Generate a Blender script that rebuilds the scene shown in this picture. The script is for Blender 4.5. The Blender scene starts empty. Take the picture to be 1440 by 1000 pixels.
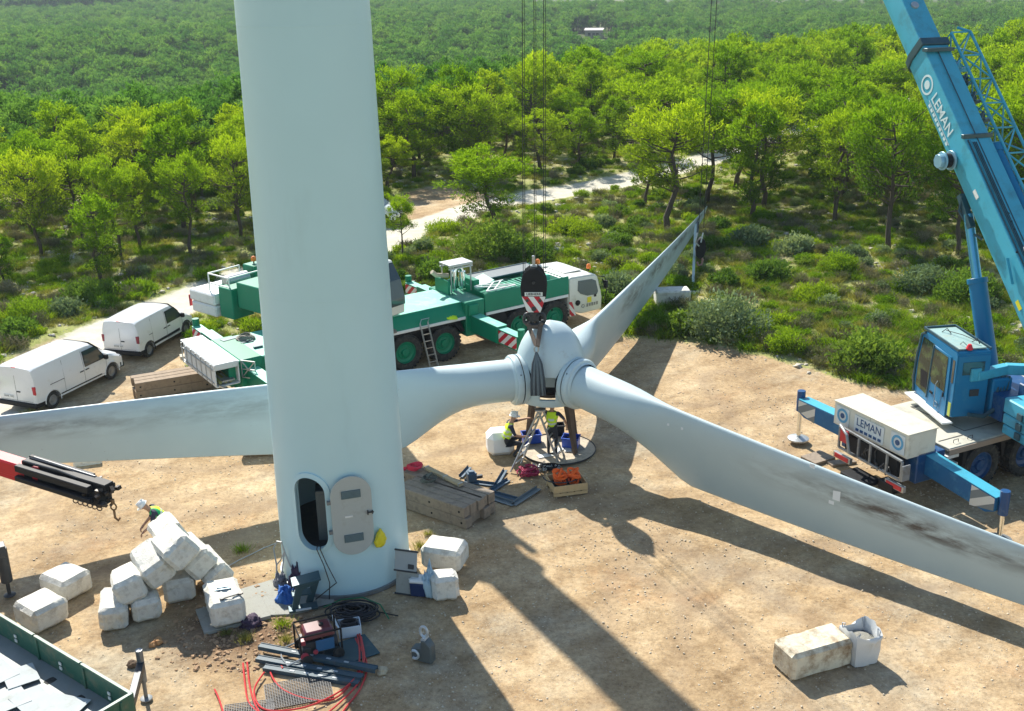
import bpy, bmesh, math, random
from mathutils import Vector, Matrix, Euler, noise
R = math.radians
PI = math.pi
scene = bpy.context.scene
COL = scene.collection
rnd = random.Random(11)

# ------------------------------------------------------------------ camera
PITCH, ROLL, CAMH, NAD = R(19.8), R(1.16), 16.0, 4340.0
FPX = NAD * math.tan(PITCH)
FW = Vector((0, math.cos(PITCH), -math.sin(PITCH)))
R0 = Vector((1, 0, 0))
U0 = R0.cross(FW)
CR = R0 * math.cos(ROLL) - U0 * math.sin(ROLL)
CU = U0 * math.cos(ROLL) + R0 * math.sin(ROLL)
CC = Vector((0, 0, CAMH))
cam = bpy.data.cameras.new('camera')
camo = bpy.data.objects.new('camera', cam)
COL.objects.link(camo)
m = Matrix((CR, CU, -FW)).transposed().to_4x4()
m.translation = CC
camo.matrix_world = m
cam.sensor_width = 36
cam.lens = FPX / 1440 * 36
cam.clip_start = 0.3
cam.clip_end = 9000
scene.camera = camo

# ------------------------------------------------------------------ light
SUN_EL, SUN_AZ = R(41), R(113.3)          # direction towards the sun, measured from +x
w = bpy.data.worlds.new('World')
scene.world = w
w.use_nodes = True
nt = w.node_tree
nt.nodes.clear()
sky = nt.nodes.new('ShaderNodeTexSky')
sky.sky_type = 'NISHITA'
sky.sun_disc = False
sky.sun_elevation = SUN_EL
sky.sun_rotation = PI / 2 - SUN_AZ
sky.air_density = 1.2
sky.dust_density = 0.6
sky.ozone_density = 1.5
bg = nt.nodes.new('ShaderNodeBackground')
bg.inputs[1].default_value = 0.095
wo = nt.nodes.new('ShaderNodeOutputWorld')
nt.links.new(sky.outputs[0], bg.inputs[0])
nt.links.new(bg.outputs[0], wo.inputs[0])
sl = bpy.data.lights.new('sun', 'SUN')
sl.energy = 4.6
sl.angle = R(0.55)
sl.color = (1.0, 0.95, 0.86)
so = bpy.data.objects.new('sun', sl)
COL.objects.link(so)
sd = Vector((math.cos(SUN_EL) * math.cos(SUN_AZ), math.cos(SUN_EL) * math.sin(SUN_AZ), math.sin(SUN_EL)))
so.rotation_euler = sd.to_track_quat('Z', 'Y').to_euler()
so.location = (-20, 60, 60)
vs = scene.view_settings
vs.view_transform = 'Standard'
vs.look = 'None'
vs.exposure = 0.92
vs.gamma = 1
vs.use_curve_mapping = False


def G(u, v, z=0.0):
    "point of the place at height z that the photograph shows at (u, v)"
    d = FW + CR * ((u - 720) / FPX) - CU * ((v - 500) / FPX)
    return CC + d * ((z - CAMH) / d.z)


def P(p):
    d = Vector(p) - CC
    z = d.dot(FW)
    return 720 + FPX * d.dot(CR) / z, 500 - FPX * d.dot(CU) / z, z


def height_for(x, y, v):
    lo, hi = -5.0, 60.0
    for _ in range(40):
        m_ = (lo + hi) / 2
        if P((x, y, m_))[1] > v:
            lo = m_
        else:
            hi = m_
    return lo


# ------------------------------------------------------------------ materials
MATS = {}


def mat(name, col, rough=0.6, metal=0.0, var=0.12, vscale=3.0, dirt=None, dirt_amt=0.0, dscale=2.0,
        bump=0.0, bscale=40.0, spec=0.5, coat=0.0, streak=0.0, alpha=None, trans=0.0):
    if name in MATS:
        return MATS[name]
    m = bpy.data.materials.new(name)
    m.use_nodes = True
    t = m.node_tree
    N, L = t.nodes, t.links
    b = N['Principled BSDF']
    b.inputs['Roughness'].default_value = rough
    b.inputs['Metallic'].default_value = metal
    b.inputs['Specular IOR Level'].default_value = spec
    b.inputs['Coat Weight'].default_value = coat
    if trans:
        b.inputs['Transmission Weight'].default_value = trans
    tc = N.new('ShaderNodeTexCoord')
    n1 = N.new('ShaderNodeTexNoise')
    n1.inputs['Scale'].default_value = vscale
    n1.inputs['Detail'].default_value = 5
    n1.inputs['Roughness'].default_value = 0.6
    L.new(tc.outputs['Object'], n1.inputs['Vector'])
    mx = N.new('ShaderNodeMix')
    mx.data_type = 'RGBA'
    c = Vector(col[:3])
    mx.inputs[6].default_value = (*(c * (1 - var)), 1)
    mx.inputs[7].default_value = (*(c * (1 + var)), 1)
    L.new(n1.outputs['Fac'], mx.inputs[0])
    out = mx.outputs[2]
    if dirt:
        n2 = N.new('ShaderNodeTexNoise')
        n2.inputs['Scale'].default_value = dscale
        n2.inputs['Detail'].default_value = 8
        n2.inputs['Roughness'].default_value = 0.7
        if streak:
            mp = N.new('ShaderNodeMapping')
            mp.inputs['Scale'].default_value = (1, 1, streak)
            L.new(tc.outputs['Object'], mp.inputs[0])
            L.new(mp.outputs[0], n2.inputs['Vector'])
        else:
            L.new(tc.outputs['Object'], n2.inputs['Vector'])
        cr = N.new('ShaderNodeValToRGB')
        cr.color_ramp.elements[0].position = 0.62 - 0.3 * dirt_amt
        cr.color_ramp.elements[1].position = 0.8 - 0.2 * dirt_amt
        L.new(n2.outputs['Fac'], cr.inputs[0])
        m2 = N.new('ShaderNodeMix')
        m2.data_type = 'RGBA'
        m2.inputs[7].default_value = (*dirt, 1)
        ml = N.new('ShaderNodeMath')
        ml.operation = 'MULTIPLY'
        ml.inputs[1].default_value = min(1, 0.4 + dirt_amt)
        L.new(cr.outputs[0], ml.inputs[0])
        L.new(ml.outputs[0], m2.inputs[0])
        L.new(out, m2.inputs[6])
        out = m2.outputs[2]
    L.new(out, b.inputs['Base Color'])
    if bump:
        n3 = N.new('ShaderNodeTexNoise')
        n3.inputs['Scale'].default_value = bscale
        n3.inputs['Detail'].default_value = 4
        L.new(tc.outputs['Object'], n3.inputs['Vector'])
        bp = N.new('ShaderNodeBump')
        bp.inputs['Strength'].default_value = bump
        bp.inputs['Distance'].default_value = 0.02
        L.new(n3.outputs['Fac'], bp.inputs['Height'])
        L.new(bp.outputs[0], b.inputs['Normal'])
    MATS[name] = m
    return m


def leafmat(name, c_dark, c_light, trans=0.45, grey=None):
    m = bpy.data.materials.new(name)
    m.use_nodes = True
    t = m.node_tree
    N, L = t.nodes, t.links
    N.clear()
    out = N.new('ShaderNodeOutputMaterial')
    at = N.new('ShaderNodeAttribute')
    at.attribute_name = 'tone'
    oi = N.new('ShaderNodeObjectInfo')
    mx = N.new('ShaderNodeMix')
    mx.data_type = 'RGBA'
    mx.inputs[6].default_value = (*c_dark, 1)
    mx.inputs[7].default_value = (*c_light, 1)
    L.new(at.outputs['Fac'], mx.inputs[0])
    hs = N.new('ShaderNodeHueSaturation')
    mr = N.new('ShaderNodeMapRange')
    mr.inputs[3].default_value = 0.485
    mr.inputs[4].default_value = 0.525
    L.new(oi.outputs['Random'], mr.inputs[0])
    L.new(mr.outputs[0], hs.inputs['Hue'])
    mv = N.new('ShaderNodeMapRange')
    mv.inputs[3].default_value = 1.2
    mv.inputs[4].default_value = 0.72
    L.new(oi.outputs['Random'], mv.inputs[0])
    L.new(mv.outputs[0], hs.inputs['Value'])
    L.new(mx.outputs[2], hs.inputs['Color'])
    d = N.new('ShaderNodeBsdfDiffuse')
    tr = N.new('ShaderNodeBsdfTranslucent')
    tm = N.new('ShaderNodeMix')
    tm.data_type = 'RGBA'
    tm.blend_type = 'MULTIPLY'
    tm.inputs[0].default_value = 1
    tm.inputs[7].default_value = (1.15, 1.1, 0.55, 1)
    L.new(hs.outputs[0], tm.inputs[6])
    L.new(hs.outputs[0], d.inputs[0])
    L.new(tm.outputs[2], tr.inputs[0])
    ms = N.new('ShaderNodeMixShader')
    ms.inputs[0].default_value = trans
    L.new(d.outputs[0], ms.inputs[1])
    L.new(tr.outputs[0], ms.inputs[2])
    L.new(ms.outputs[0], out.inputs[0])
    MATS[name] = m
    return m


# ------------------------------------------------------------------ object helpers
def thing(name, label, cat, loc=(0, 0, 0), rz=0.0, group=None):
    o = bpy.data.objects.new(name, None)
    o.empty_display_size = 0.3
    COL.objects.link(o)
    o.location = loc
    o.rotation_euler = (0, 0, rz)
    o['label'] = label
    o['category'] = cat
    if group:
        o['group'] = group
    return o


def tag(o, label, cat, group=None, kind=None):
    o['label'] = label
    o['category'] = cat
    if group:
        o['group'] = group
    if kind:
        o['kind'] = kind
    return o


class MB:
    def __init__(s):
        s.bm = bmesh.new()
        s.mi = 0

    def _f(s, vs):
        try:
            f = s.bm.faces.new(vs)
            f.material_index = s.mi
            f.smooth = True
            return f
        except ValueError:
            return None

    def box(s, c, size, rot=None, taper=(1, 1), M=None):
        hx, hy, hz = size[0] / 2, size[1] / 2, size[2] / 2
        rm = Euler([R(a) for a in rot]).to_matrix() if rot else Matrix.Identity(3)
        vv = []
        for z in (-1, 1):
            tx, ty = (taper if z > 0 else (1, 1))
            for x, y in ((-1, -1), (1, -1), (1, 1), (-1, 1)):
                p = Vector(c) + rm @ Vector((x * hx * tx, y * hy * ty, z * hz))
                if M:
                    p = M @ p
                vv.append(s.bm.verts.new(p))
        for f in ((3, 2, 1, 0), (4, 5, 6, 7), (0, 1, 5, 4), (1, 2, 6, 5), (2, 3, 7, 6), (3, 0, 4, 7)):
            s._f([vv[i] for i in f])
        return s

    def beam(s, p0, p1, wd, ht, up=(0, 0, 1), w1=None, h1=None):
        p0, p1 = Vector(p0), Vector(p1)
        d = (p1 - p0).normalized()
        up = Vector(up)
        side = d.cross(up)
        if side.length < 1e-4:
            side = d.cross(Vector((1, 0, 0)))
        side.normalize()
        upv = side.cross(d)
        vv = []
        for p, a, b in ((p0, wd, ht), (p1, w1 or wd, h1 or ht)):
            for x, y in ((-1, -1), (1, -1), (1, 1), (-1, 1)):
                vv.append(s.bm.verts.new(p + side * x * a / 2 + upv * y * b / 2))
        for f in ((0, 1, 2, 3), (7, 6, 5, 4), (4, 5, 1, 0), (5, 6, 2, 1), (6, 7, 3, 2), (7, 4, 0, 3)):
            s._f([vv[i] for i in f])
        return s

    def cyl(s, p0, p1, r0, r1=None, n=14, caps=True):
        r1 = r0 if r1 is None else r1
        p0, p1 = Vector(p0), Vector(p1)
        q = (p1 - p0).to_track_quat('Z', 'Y')
        a, b = [], []
        for i in range(n):
            t = 2 * PI * i / n
            o = q @ Vector((math.cos(t), math.sin(t), 0))
            a.append(s.bm.verts.new(p0 + o * r0))
            b.append(s.bm.verts.new(p1 + o * r1))
        for i in range(n):
            j = (i + 1) % n
            s._f([a[i], a[j], b[j], b[i]])
        if caps:
            s._f(a[::-1])
            s._f(b)
        return s

    def tube(s, pts, r, n=6, closed=False):
        pts = [Vector(p) for p in pts]
        k = len(pts)
        rings = []
        ref = None
        for i in range(k):
            if closed:
                d = pts[(i + 1) % k] - pts[i - 1]
            else:
                d = pts[min(i + 1, k - 1)] - pts[max(i - 1, 0)]
            if d.length < 1e-9:
                d = Vector((0, 0, 1))
            d.normalize()
            if ref is None:
                ref = Vector((0, 0, 1)) if abs(d.z) < 0.9 else Vector((1, 0, 0))
            ref = (ref - d * ref.dot(d))
            if ref.length < 1e-5:
                ref = d.orthogonal()
            ref.normalize()
            sd_ = d.cross(ref)
            rr = r[i] if isinstance(r, (list, tuple)) else r
            rings.append([s.bm.verts.new(pts[i] + (ref * math.cos(2 * PI * j / n) + sd_ * math.sin(2 * PI * j / n)) * rr) for j in range(n)])
        for i in range(k if closed else k - 1):
            A, B = rings[i], rings[(i + 1) % k]
            for j in range(n):
                s._f([A[j], A[(j + 1) % n], B[(j + 1) % n], B[j]])
        if not closed:
            s._f(rings[0][::-1])
            s._f(rings[-1])
        return s

    def lathe(s, prof, n=20, M=None, caps=True):
        M = M or Matrix.Identity(4)
        rings = []
        for r_, z in prof:
            rings.append([s.bm.verts.new(M @ Vector((r_ * math.cos(2 * PI * j / n), r_ * math.sin(2 * PI * j / n), z))) for j in range(n)])
        for A, B in zip(rings, rings[1:]):
            for j in range(n):
                s._f([A[j], A[(j + 1) % n], B[(j + 1) % n], B[j]])
        if caps:
            s._f(rings[0][::-1])
            s._f(rings[-1])
        return s

    def prism(s, pts, a, b, axis='y', M=None):
        def mk(u, v, t):
            p = {'y': (u, t, v), 'x': (t, u, v), 'z': (u, v, t)}[axis]
            p = Vector(p)
            return s.bm.verts.new(M @ p if M else p)
        A = [mk(u, v, a) for u, v in pts]
        B = [mk(u, v, b) for u, v in pts]
        n = len(pts)
        s._f(A)
        s._f(B[::-1])
        for i in range(n):
            j = (i + 1) % n
            s._f([A[j], A[i], B[i], B[j]])
        return s

    def quad(s, *ps):
        s._f([s.bm.verts.new(Vector(p)) for p in ps])
        return s

    def build(s, name, material, parent=None, bevel=0.0, loc=None, rot=None, angle=35, seg=1, fix=True):
        bm = s.bm
        if fix:
            bmesh.ops.recalc_face_normals(bm, faces=bm.faces)
        if bevel:
            ed = [e for e in bm.edges if len(e.link_faces) == 2 and e.calc_face_angle(0) > R(40)]
            bmesh.ops.bevel(bm, geom=ed, offset=bevel, segments=seg, affect='EDGES', clamp_overlap=True)
        me = bpy.data.meshes.new(name)
        bm.to_mesh(me)
        bm.free()
        for mm in (material if isinstance(material, (list, tuple)) else [material]):
            me.materials.append(mm)
        me.set_sharp_from_angle(angle=R(angle))
        o = bpy.data.objects.new(name, me)
        COL.objects.link(o)
        if parent:
            o.parent = parent
        if loc is not None:
            o.location = loc
        if rot is not None:
            o.rotation_euler = rot
        return o


def dup(o, parent=None, loc=None, rot=None, scale=None):
    c = o.copy()
    COL.objects.link(c)
    c.parent = parent
    if loc is not None:
        c.location = loc
    if rot is not None:
        c.rotation_euler = rot
    if scale is not None:
        c.scale = scale
    return c


def copy_tree(root, kids):
    c = dup(root)
    for k, sub in kids.items():
        kc = dup(k, c)
        for q in sub:
            dup(q, kc)
    return c


def text_obj(body, size, material, parent, M, name='lettering', bold=0.012, depth=0.003, sx=1.0, spacing=1.0):
    cu = bpy.data.curves.new(name, 'FONT')
    cu.body = body
    cu.size = size
    cu.offset = bold * size
    cu.extrude = depth
    cu.align_x = 'CENTER'
    cu.align_y = 'CENTER'
    cu.space_character = spacing
    cu.resolution_u = 2
    tmp = bpy.data.objects.new('tmp', cu)
    COL.objects.link(tmp)
    dg = bpy.context.evaluated_depsgraph_get()
    me = bpy.data.meshes.new_from_object(tmp.evaluated_get(dg))
    bpy.data.objects.remove(tmp)
    me.transform(Matrix.Diagonal((sx, 1, 1, 1)))
    me.transform(M)
    me.name = name
    me.materials.clear()
    me.materials.append(material)
    o = bpy.data.objects.new(name, me)
    COL.objects.link(o)
    o.parent = parent
    return o


def frameM(org, xdir, ydir):
    x = Vector(xdir).normalized()
    y = Vector(ydir)
    y = (y - x * y.dot(x)).normalized()
    z = x.cross(y)
    m_ = Matrix((x, y, z)).transposed().to_4x4()
    m_.translation = Vector(org)
    return m_


def gn_scatter(obj, srcs, pts, seed=1, kindlabel=None):
    """instances of the meshes in srcs on pts = [(x,y,z,rotz,scale)]"""
    me = bpy.data.meshes.new(obj)
    me.from_pydata([p[:3] for p in pts], [], [])
    a = me.attributes.new('rz', 'FLOAT', 'POINT')
    a.data.foreach_set('value', [p[3] for p in pts])
    b = me.attributes.new('sc', 'FLOAT', 'POINT')
    b.data.foreach_set('value', [p[4] for p in pts])
    o = bpy.data.objects.new(obj, me)
    COL.objects.link(o)
    cl = bpy.data.collections.new(obj + '_src')
    for s_ in srcs:
        cl.objects.link(s_)
    ng = bpy.data.node_groups.new(obj, 'GeometryNodeTree')
    ng.interface.new_socket('Geometry', in_out='INPUT', socket_type='NodeSocketGeometry')
    ng.interface.new_socket('Geometry', in_out='OUTPUT', socket_type='NodeSocketGeometry')
    N, L = ng.nodes, ng.links
    gi = N.new('NodeGroupInput')
    go = N.new('NodeGroupOutput')
    ip = N.new('GeometryNodeInstanceOnPoints')
    ci = N.new('GeometryNodeCollectionInfo')
    ci.inputs['Collection'].default_value = cl
    ci.inputs['Separate Children'].default_value = True
    ci.inputs['Reset Children'].default_value = True
    ip.inputs['Pick Instance'].default_value = True
    ar = N.new('GeometryNodeInputNamedAttribute')
    ar.data_type = 'FLOAT'
    ar.inputs[0].default_value = 'rz'
    asx = N.new('GeometryNodeInputNamedAttribute')
    asx.data_type = 'FLOAT'
    asx.inputs[0].default_value = 'sc'
    cx = N.new('ShaderNodeCombineXYZ')
    L.new(ar.outputs[0], cx.inputs[2])
    er = N.new('FunctionNodeEulerToRotation')
    L.new(cx.outputs[0], er.inputs[0])
    L.new(gi.outputs[0], ip.inputs['Points'])
    L.new(ci.outputs[0], ip.inputs['Instance'])
    L.new(er.outputs[0], ip.inputs['Rotation'])
    L.new(asx.outputs[0], ip.inputs['Scale'])
    L.new(ip.outputs[0], go.inputs[0])
    md = o.modifiers.new('scatter', 'NODES')
    md.node_group = ng
    return o


# ------------------------------------------------------------------ terrain
def gp(u, v):
    p = G(u, v)
    return (p.x, p.y)


pad_poly = [(-60, 5), (-60, 42), gp(-60, 606), gp(0, 512), gp(70, 480), gp(151, 457), gp(240, 426), gp(300, 402), (-12.5, 51.6), (-8, 51.2),
            (-5, 50.6), (-1, 51), (3, 51.5), (5.2, 50.0), gp(870, 474), gp(950, 480), gp(1040, 494), gp(1110, 512),
            gp(1200, 538), gp(1290, 553), gp(1400, 562), (30, 36.5), (40, 35), (60, 30), (60, 5)]
hole_poly = [gp(262, 447), gp(290, 431), gp(330, 424), (-11.2, 49.5), (-9.5, 47.6), (-11.8, 44.3), (-13.3, 43.2)]
road_pts = [(-70, 20), gp(-60, 640), gp(0, 548), gp(150, 468), gp(250, 428), gp(345, 388), (-9.5, 60), (-7.4, 65.2), gp(600, 316), gp(665, 290), gp(760, 270), gp(848, 256), gp(935, 238), gp(1040, 212), gp(1118, 190), gp(1180, 160), (60, 140)]
clear_poly = [gp(520, 310), gp(545, 276), gp(600, 260), gp(665, 263), gp(720, 282), gp(650, 303)]
far_clear = [(833, 56, 26), (812, 70, 16), (875, 52, 24)]


def seg_d(px, py, a, b):
    dx, dy = b[0] - a[0], b[1] - a[1]
    t = ((px - a[0]) * dx + (py - a[1]) * dy) / (dx * dx + dy * dy + 1e-9)
    t = 0 if t < 0 else 1 if t > 1 else t
    return math.hypot(px - a[0] - t * dx, py - a[1] - t * dy)


def inside(px, py, poly):
    c = False
    n = len(poly)
    j = n - 1
    for i in range(n):
        xi, yi = poly[i]
        xj, yj = poly[j]
        if (yi > py) != (yj > py) and px < (xj - xi) * (py - yi) / (yj - yi) + xi:
            c = not c
        j = i
    return c


def sdist(px, py, poly):
    d = min(seg_d(px, py, poly[i - 1], poly[i]) for i in range(len(poly)))
    return d if inside(px, py, poly) else -d


def road_d(px, py):
    return min(seg_d(px, py, a, b) for a, b in zip(road_pts, road_pts[1:]))


def sstep(a, b, x):
    t = (x - a) / (b - a)
    t = 0 if t < 0 else 1 if t > 1 else t
    return t * t * (3 - 2 * t)


def masks(x, y):
    if y > 160:
        return 0.0, 0.0
    if y < 56:
        d = sdist(x, y, pad_poly)
        h_ = -sdist(x, y, hole_poly) if y > 40 and x < -5 else 9
        d = min(d, h_)
    else:
        d = sdist(x, y, clear_poly) if y < 90 else -9
    dirt = sstep(-0.5, 0.5, d / 1.2)
    rd = sstep(2.3, 1.2, road_d(x, y)) if y > 30 else 0
    return dirt, rd


def drop_start(x):
    pts = ((-24, 72), (-8, 90), (12, 108), (32, 130))
    if x <= -24:
        return 72
    for (a, c), (b_, d) in zip(pts, pts[1:]):
        if x < b_:
            return c + (d - c) * (x - a) / (b_ - a)
    return 130


def terrain(x, y, m_=None):
    z = 0.0
    if y > 56 or abs(x) > 32:
        k = max(sstep(56, 80, y), sstep(32, 50, abs(x)))
        z += 0.5 * k * noise.noise(Vector((x * 0.045, y * 0.045, 3)))
    ds = drop_start(x)
    if y > ds:
        z -= 19 * sstep(ds, ds + 140, y)
        z += 3 * sstep(ds, ds + 140, y) * noise.noise(Vector((x * 0.006, y * 0.006, 7)))
    if m_ is not None and y < 120:
        dirt, rd = m_
        s_ = max(dirt, rd)
        if s_ < 1:
            z += (1 - s_) * (0.10 + 0.16 * noise.noise(Vector((x * 0.5, y * 0.5, 1))))
        z += 0.035 * noise.noise(Vector((x * 0.35, y * 0.35, 5))) + 0.012 * noise.noise(Vector((x * 1.7, y * 1.7, 9)))
        z -= 0.02
    return z


def lines(segs):
    out = []
    for a, b, st0, st1 in segs:
        x = a
        while x < b - 1e-6:
            out.append(x)
            t = (x - a) / (b - a)
            x += st0 + (st1 - st0) * t
    out.append(segs[-1][1])
    return out


TRK = [[(-16, 26), (-8, 30.5), (0, 35), (6, 37.5), (12, 38), (20, 36.5)], [(-20, 36), (-12, 33), (-6, 32.5), (2, 30), (6, 25), (8, 19)], [(3, 30), (6.5, 27.5), (11, 26.5), (17, 27)],
       [(2.5, 20), (3.5, 26), (7.5, 31), (9, 37), (8.5, 41)], [(-14, 31.5), (-9, 29.5), (-5, 31.2), (3, 33), (9, 31)]]


def track(x, y):
    if not (-22 < x < 22 and 16 < y < 44):
        return 0.0
    best = 0.0
    for ln in TRK:
        d = min(seg_d(x, y, a, b) for a, b in zip(ln, ln[1:])) + .25 * noise.noise(Vector((x * .4, y * .4, 40)))
        best = max(best, sstep(.42, .12, abs(d - .95)) * (.6 + .6 * noise.noise(Vector((x * .25, y * .25, 44)))))
    return max(0.0, best)


xs = lines([(0, 22, 0.3, 0.3), (22, 60, 0.4, 2.5), (60, 2400, 4, 220)])
xs = [-x for x in xs[:0:-1]] + xs
ys = lines([(-30, 14, 8, 1), (14, 54, 0.3, 0.3), (54, 110, 0.4, 1.2), (110, 420, 2, 8), (420, 4200, 10, 220)])
nx, ny = len(xs), len(ys)
verts, dm, rm_, tkm = [], [], [], []
for y in ys:
    for x in xs:
        if -32 < x < 60 and 8 < y < 150 or y <= 56:
            mk = masks(x, y)
        else:
            mk = (0.0, 0.0)
        tk = track(x, y)
        tkm.append(tk)
        verts.append((x, y, terrain(x, y, mk) - .03 * tk))
        dm.append(mk[0])
        rm_.append(mk[1])
F = {'ground': [], 'clearing': [], 'road': []}
for j in range(ny - 1):
    for i in range(nx - 1):
        a = j * nx + i
        q = (a, a + 1, a + nx + 1, a + nx)
        r_ = sum(rm_[k] for k in q) / 4
        d_ = sum(dm[k] for k in q) / 4
        F['road' if r_ > 0.5 else 'clearing' if d_ > 0.5 else 'ground'].append(q)


def terrain_mat():
    m = bpy.data.materials.new('earth')
    m.use_nodes = True
    t = m.node_tree
    N, L = t.nodes, t.links
    b = N['Principled BSDF']
    b.inputs['Roughness'].default_value = 0.95
    b.inputs['Specular IOR Level'].default_value = 0.1
    geo = N.new('ShaderNodeNewGeometry')

    def nz(sc, det=6, rough=0.6):
        n = N.new('ShaderNodeTexNoise')
        n.inputs['Scale'].default_value = sc
        n.inputs['Detail'].default_value = det
        n.inputs['Roughness'].default_value = rough
        L.new(geo.outputs['Position'], n.inputs['Vector'])
        return n.outputs['Fac']

    def ramp(f, stops):
        r = N.new('ShaderNodeValToRGB')
        e = r.color_ramp.elements
        while len(e) < len(stops):
            e.new(0.5)
        for k, (p_, c_) in enumerate(stops):
            e[k].position = p_
            e[k].color = (*c_, 1) if len(c_) == 3 else c_
        L.new(f, r.inputs[0])
        return r.outputs[0]

    def mix(f, a, bb, mode='MIX'):
        x = N.new('ShaderNodeMix')
        x.data_type = 'RGBA'
        x.blend_type = mode
        for s_, v in ((0, f), (6, a), (7, bb)):
            if isinstance(v, (int, float)):
                x.inputs[s_].default_value = v
            elif isinstance(v, tuple):
                x.inputs[s_].default_value = (*v, 1)
            else:
                L.new(v, x.inputs[s_])
        return x.outputs[2]

    def math_(op, a, bb, clamp=False):
        x = N.new('ShaderNodeMath')
        x.operation = op
        x.use_clamp = clamp
        for s_, v in ((0, a), (1, bb)):
            if isinstance(v, (int, float)):
                x.inputs[s_].default_value = v
            else:
                L.new(v, x.inputs[s_])
        return x.outputs[0]

    # dirt: sand colour, paler trodden patches, orange earth, grey gravel, pebbles
    dirt = ramp(nz(0.35, 8, 0.62), [(0.3, (0.35, 0.245, 0.135)), (0.5, (0.47, 0.34, 0.195)), (0.68, (0.58, 0.445, 0.275))])
    orange = ramp(nz(0.22, 7, 0.7), [(0.56, (0, 0, 0)), (0.70, (0.8, 0.8, 0.8))])
    dirt = mix(orange, dirt, (0.42, 0.245, 0.12))
    grey = ramp(nz(0.16, 8, 0.68), [(0.5, (0, 0, 0)), (0.66, (0.75, 0.75, 0.75))])
    dirt = mix(grey, dirt, (0.42, 0.38, 0.29))
    rough_ = ramp(nz(1.1, 10, 0.8), [(0.38, (0.70, 0.66, 0.62)), (0.54, (1, 1, 1)), (0.75, (1.1, 1.1, 1.08))])
    dirt = mix(0.9, dirt, rough_, 'MULTIPLY')
    # darker brown soil and rubble by the tower foot
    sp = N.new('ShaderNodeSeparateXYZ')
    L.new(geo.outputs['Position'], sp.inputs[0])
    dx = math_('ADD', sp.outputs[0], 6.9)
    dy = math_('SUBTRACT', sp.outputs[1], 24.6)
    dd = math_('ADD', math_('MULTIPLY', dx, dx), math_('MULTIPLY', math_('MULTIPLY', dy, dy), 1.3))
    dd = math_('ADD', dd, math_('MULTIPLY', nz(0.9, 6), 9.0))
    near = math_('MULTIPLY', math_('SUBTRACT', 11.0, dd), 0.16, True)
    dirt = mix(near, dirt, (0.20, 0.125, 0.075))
    fine = nz(7, 10, 0.85)
    dirt = mix(0.85, dirt, ramp(fine, [(0.32, (0.42, 0.40, 0.38)), (0.5, (0.95, 0.95, 0.95)), (0.68, (1.3, 1.3, 1.28))]), 'MULTIPLY')
    vo = N.new('ShaderNodeTexVoronoi')
    vo.inputs['Scale'].default_value = 14
    L.new(geo.outputs['Position'], vo.inputs['Vector'])
    peb = ramp(vo.outputs['Distance'], [(0.13, (1, 1, 1)), (0.2, (0, 0, 0))])
    keep = ramp(nz(1.3, 5, 0.6), [(0.44, (0, 0, 0)), (0.54, (1, 1, 1))])
    pk = mix(1.0, peb, keep, 'MULTIPLY')
    pcol = mix(vo.outputs['Color'], (0.22, 0.16, 0.11), (0.62, 0.57, 0.48))
    dirt = mix(pk, dirt, pcol)
    # tyre tracks: faint darker wavy bands
    wv = N.new('ShaderNodeTexWave')
    wv.inputs['Scale'].default_value = 0.22
    wv.inputs['Distortion'].default_value = 6
    wv.inputs['Detail'].default_value = 4
    mp = N.new('ShaderNodeMapping')
    mp.inputs['Rotation'].default_value = (0, 0, R(52))
    L.new(geo.outputs['Position'], mp.inputs[0])
    L.new(mp.outputs[0], wv.inputs['Vector'])
    trk = ramp(wv.outputs['Fac'], [(0.0, (0.86, 0.84, 0.82)), (0.25, (1, 1, 1)), (1, (1.03, 1.03, 1.03))])
    dirt = mix(0.8, dirt, trk, 'MULTIPLY')
    at_ = N.new('ShaderNodeAttribute')
    at_.attribute_name = 'track'
    tkf = math_('MULTIPLY', at_.outputs['Fac'], math_('ADD', nz(2.2, 6, .7), .25), True)
    dirt = mix(math_('MULTIPLY', tkf, .75), dirt, (0.27, 0.20, 0.135))
    # scrub soil
    scrub = ramp(nz(0.5, 8, 0.7), [(0.3, (0.17, 0.22, 0.05)), (0.48, (0.30, 0.32, 0.10)), (0.62, (0.41, 0.36, 0.19)), (0.76, (0.47, 0.41, 0.29))])
    scrub = mix(0.8, scrub, ramp(nz(7, 8, 0.75), [(0.3, (0.45, 0.45, 0.45)), (0.7, (1.35, 1.35, 1.35))]), 'MULTIPLY')
    # far plain
    far = math_('MULTIPLY', math_('SUBTRACT', sp.outputs[1], 760), 0.004, True)
    plain = ramp(nz(0.012, 8, 0.65), [(0.35, (0.06, 0.09, 0.05)), (0.5, (0.14, 0.16, 0.1)), (0.6, (0.32, 0.28, 0.21))])
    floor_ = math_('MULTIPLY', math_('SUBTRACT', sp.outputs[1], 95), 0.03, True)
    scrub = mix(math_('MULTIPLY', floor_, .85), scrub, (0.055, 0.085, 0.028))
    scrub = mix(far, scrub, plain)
    road = ramp(nz(1.5, 8, 0.7), [(0.3, (0.5, 0.46, 0.38)), (0.7, (0.7, 0.66, 0.57))])
    ad = N.new('ShaderNodeAttribute')
    ad.attribute_name = 'dirt'
    ar = N.new('ShaderNodeAttribute')
    ar.attribute_name = 'road'
    n4 = math_('MULTIPLY', math_('SUBTRACT', nz(1.6, 8, 0.75), 0.5), 1.6)
    fd = math_('MULTIPLY', math_('SUBTRACT', math_('ADD', ad.outputs['Fac'], n4), 0.35), 3.0, True)
    fr = math_('MULTIPLY', math_('SUBTRACT', math_('ADD', ar.outputs['Fac'], n4), 0.4), 2.5, True)
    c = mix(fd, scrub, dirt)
    c = mix(math_('MULTIPLY', fr, 0.85), c, road)
    L.new(c, b.inputs['Base Color'])
    bp = N.new('ShaderNodeBump')
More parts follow.
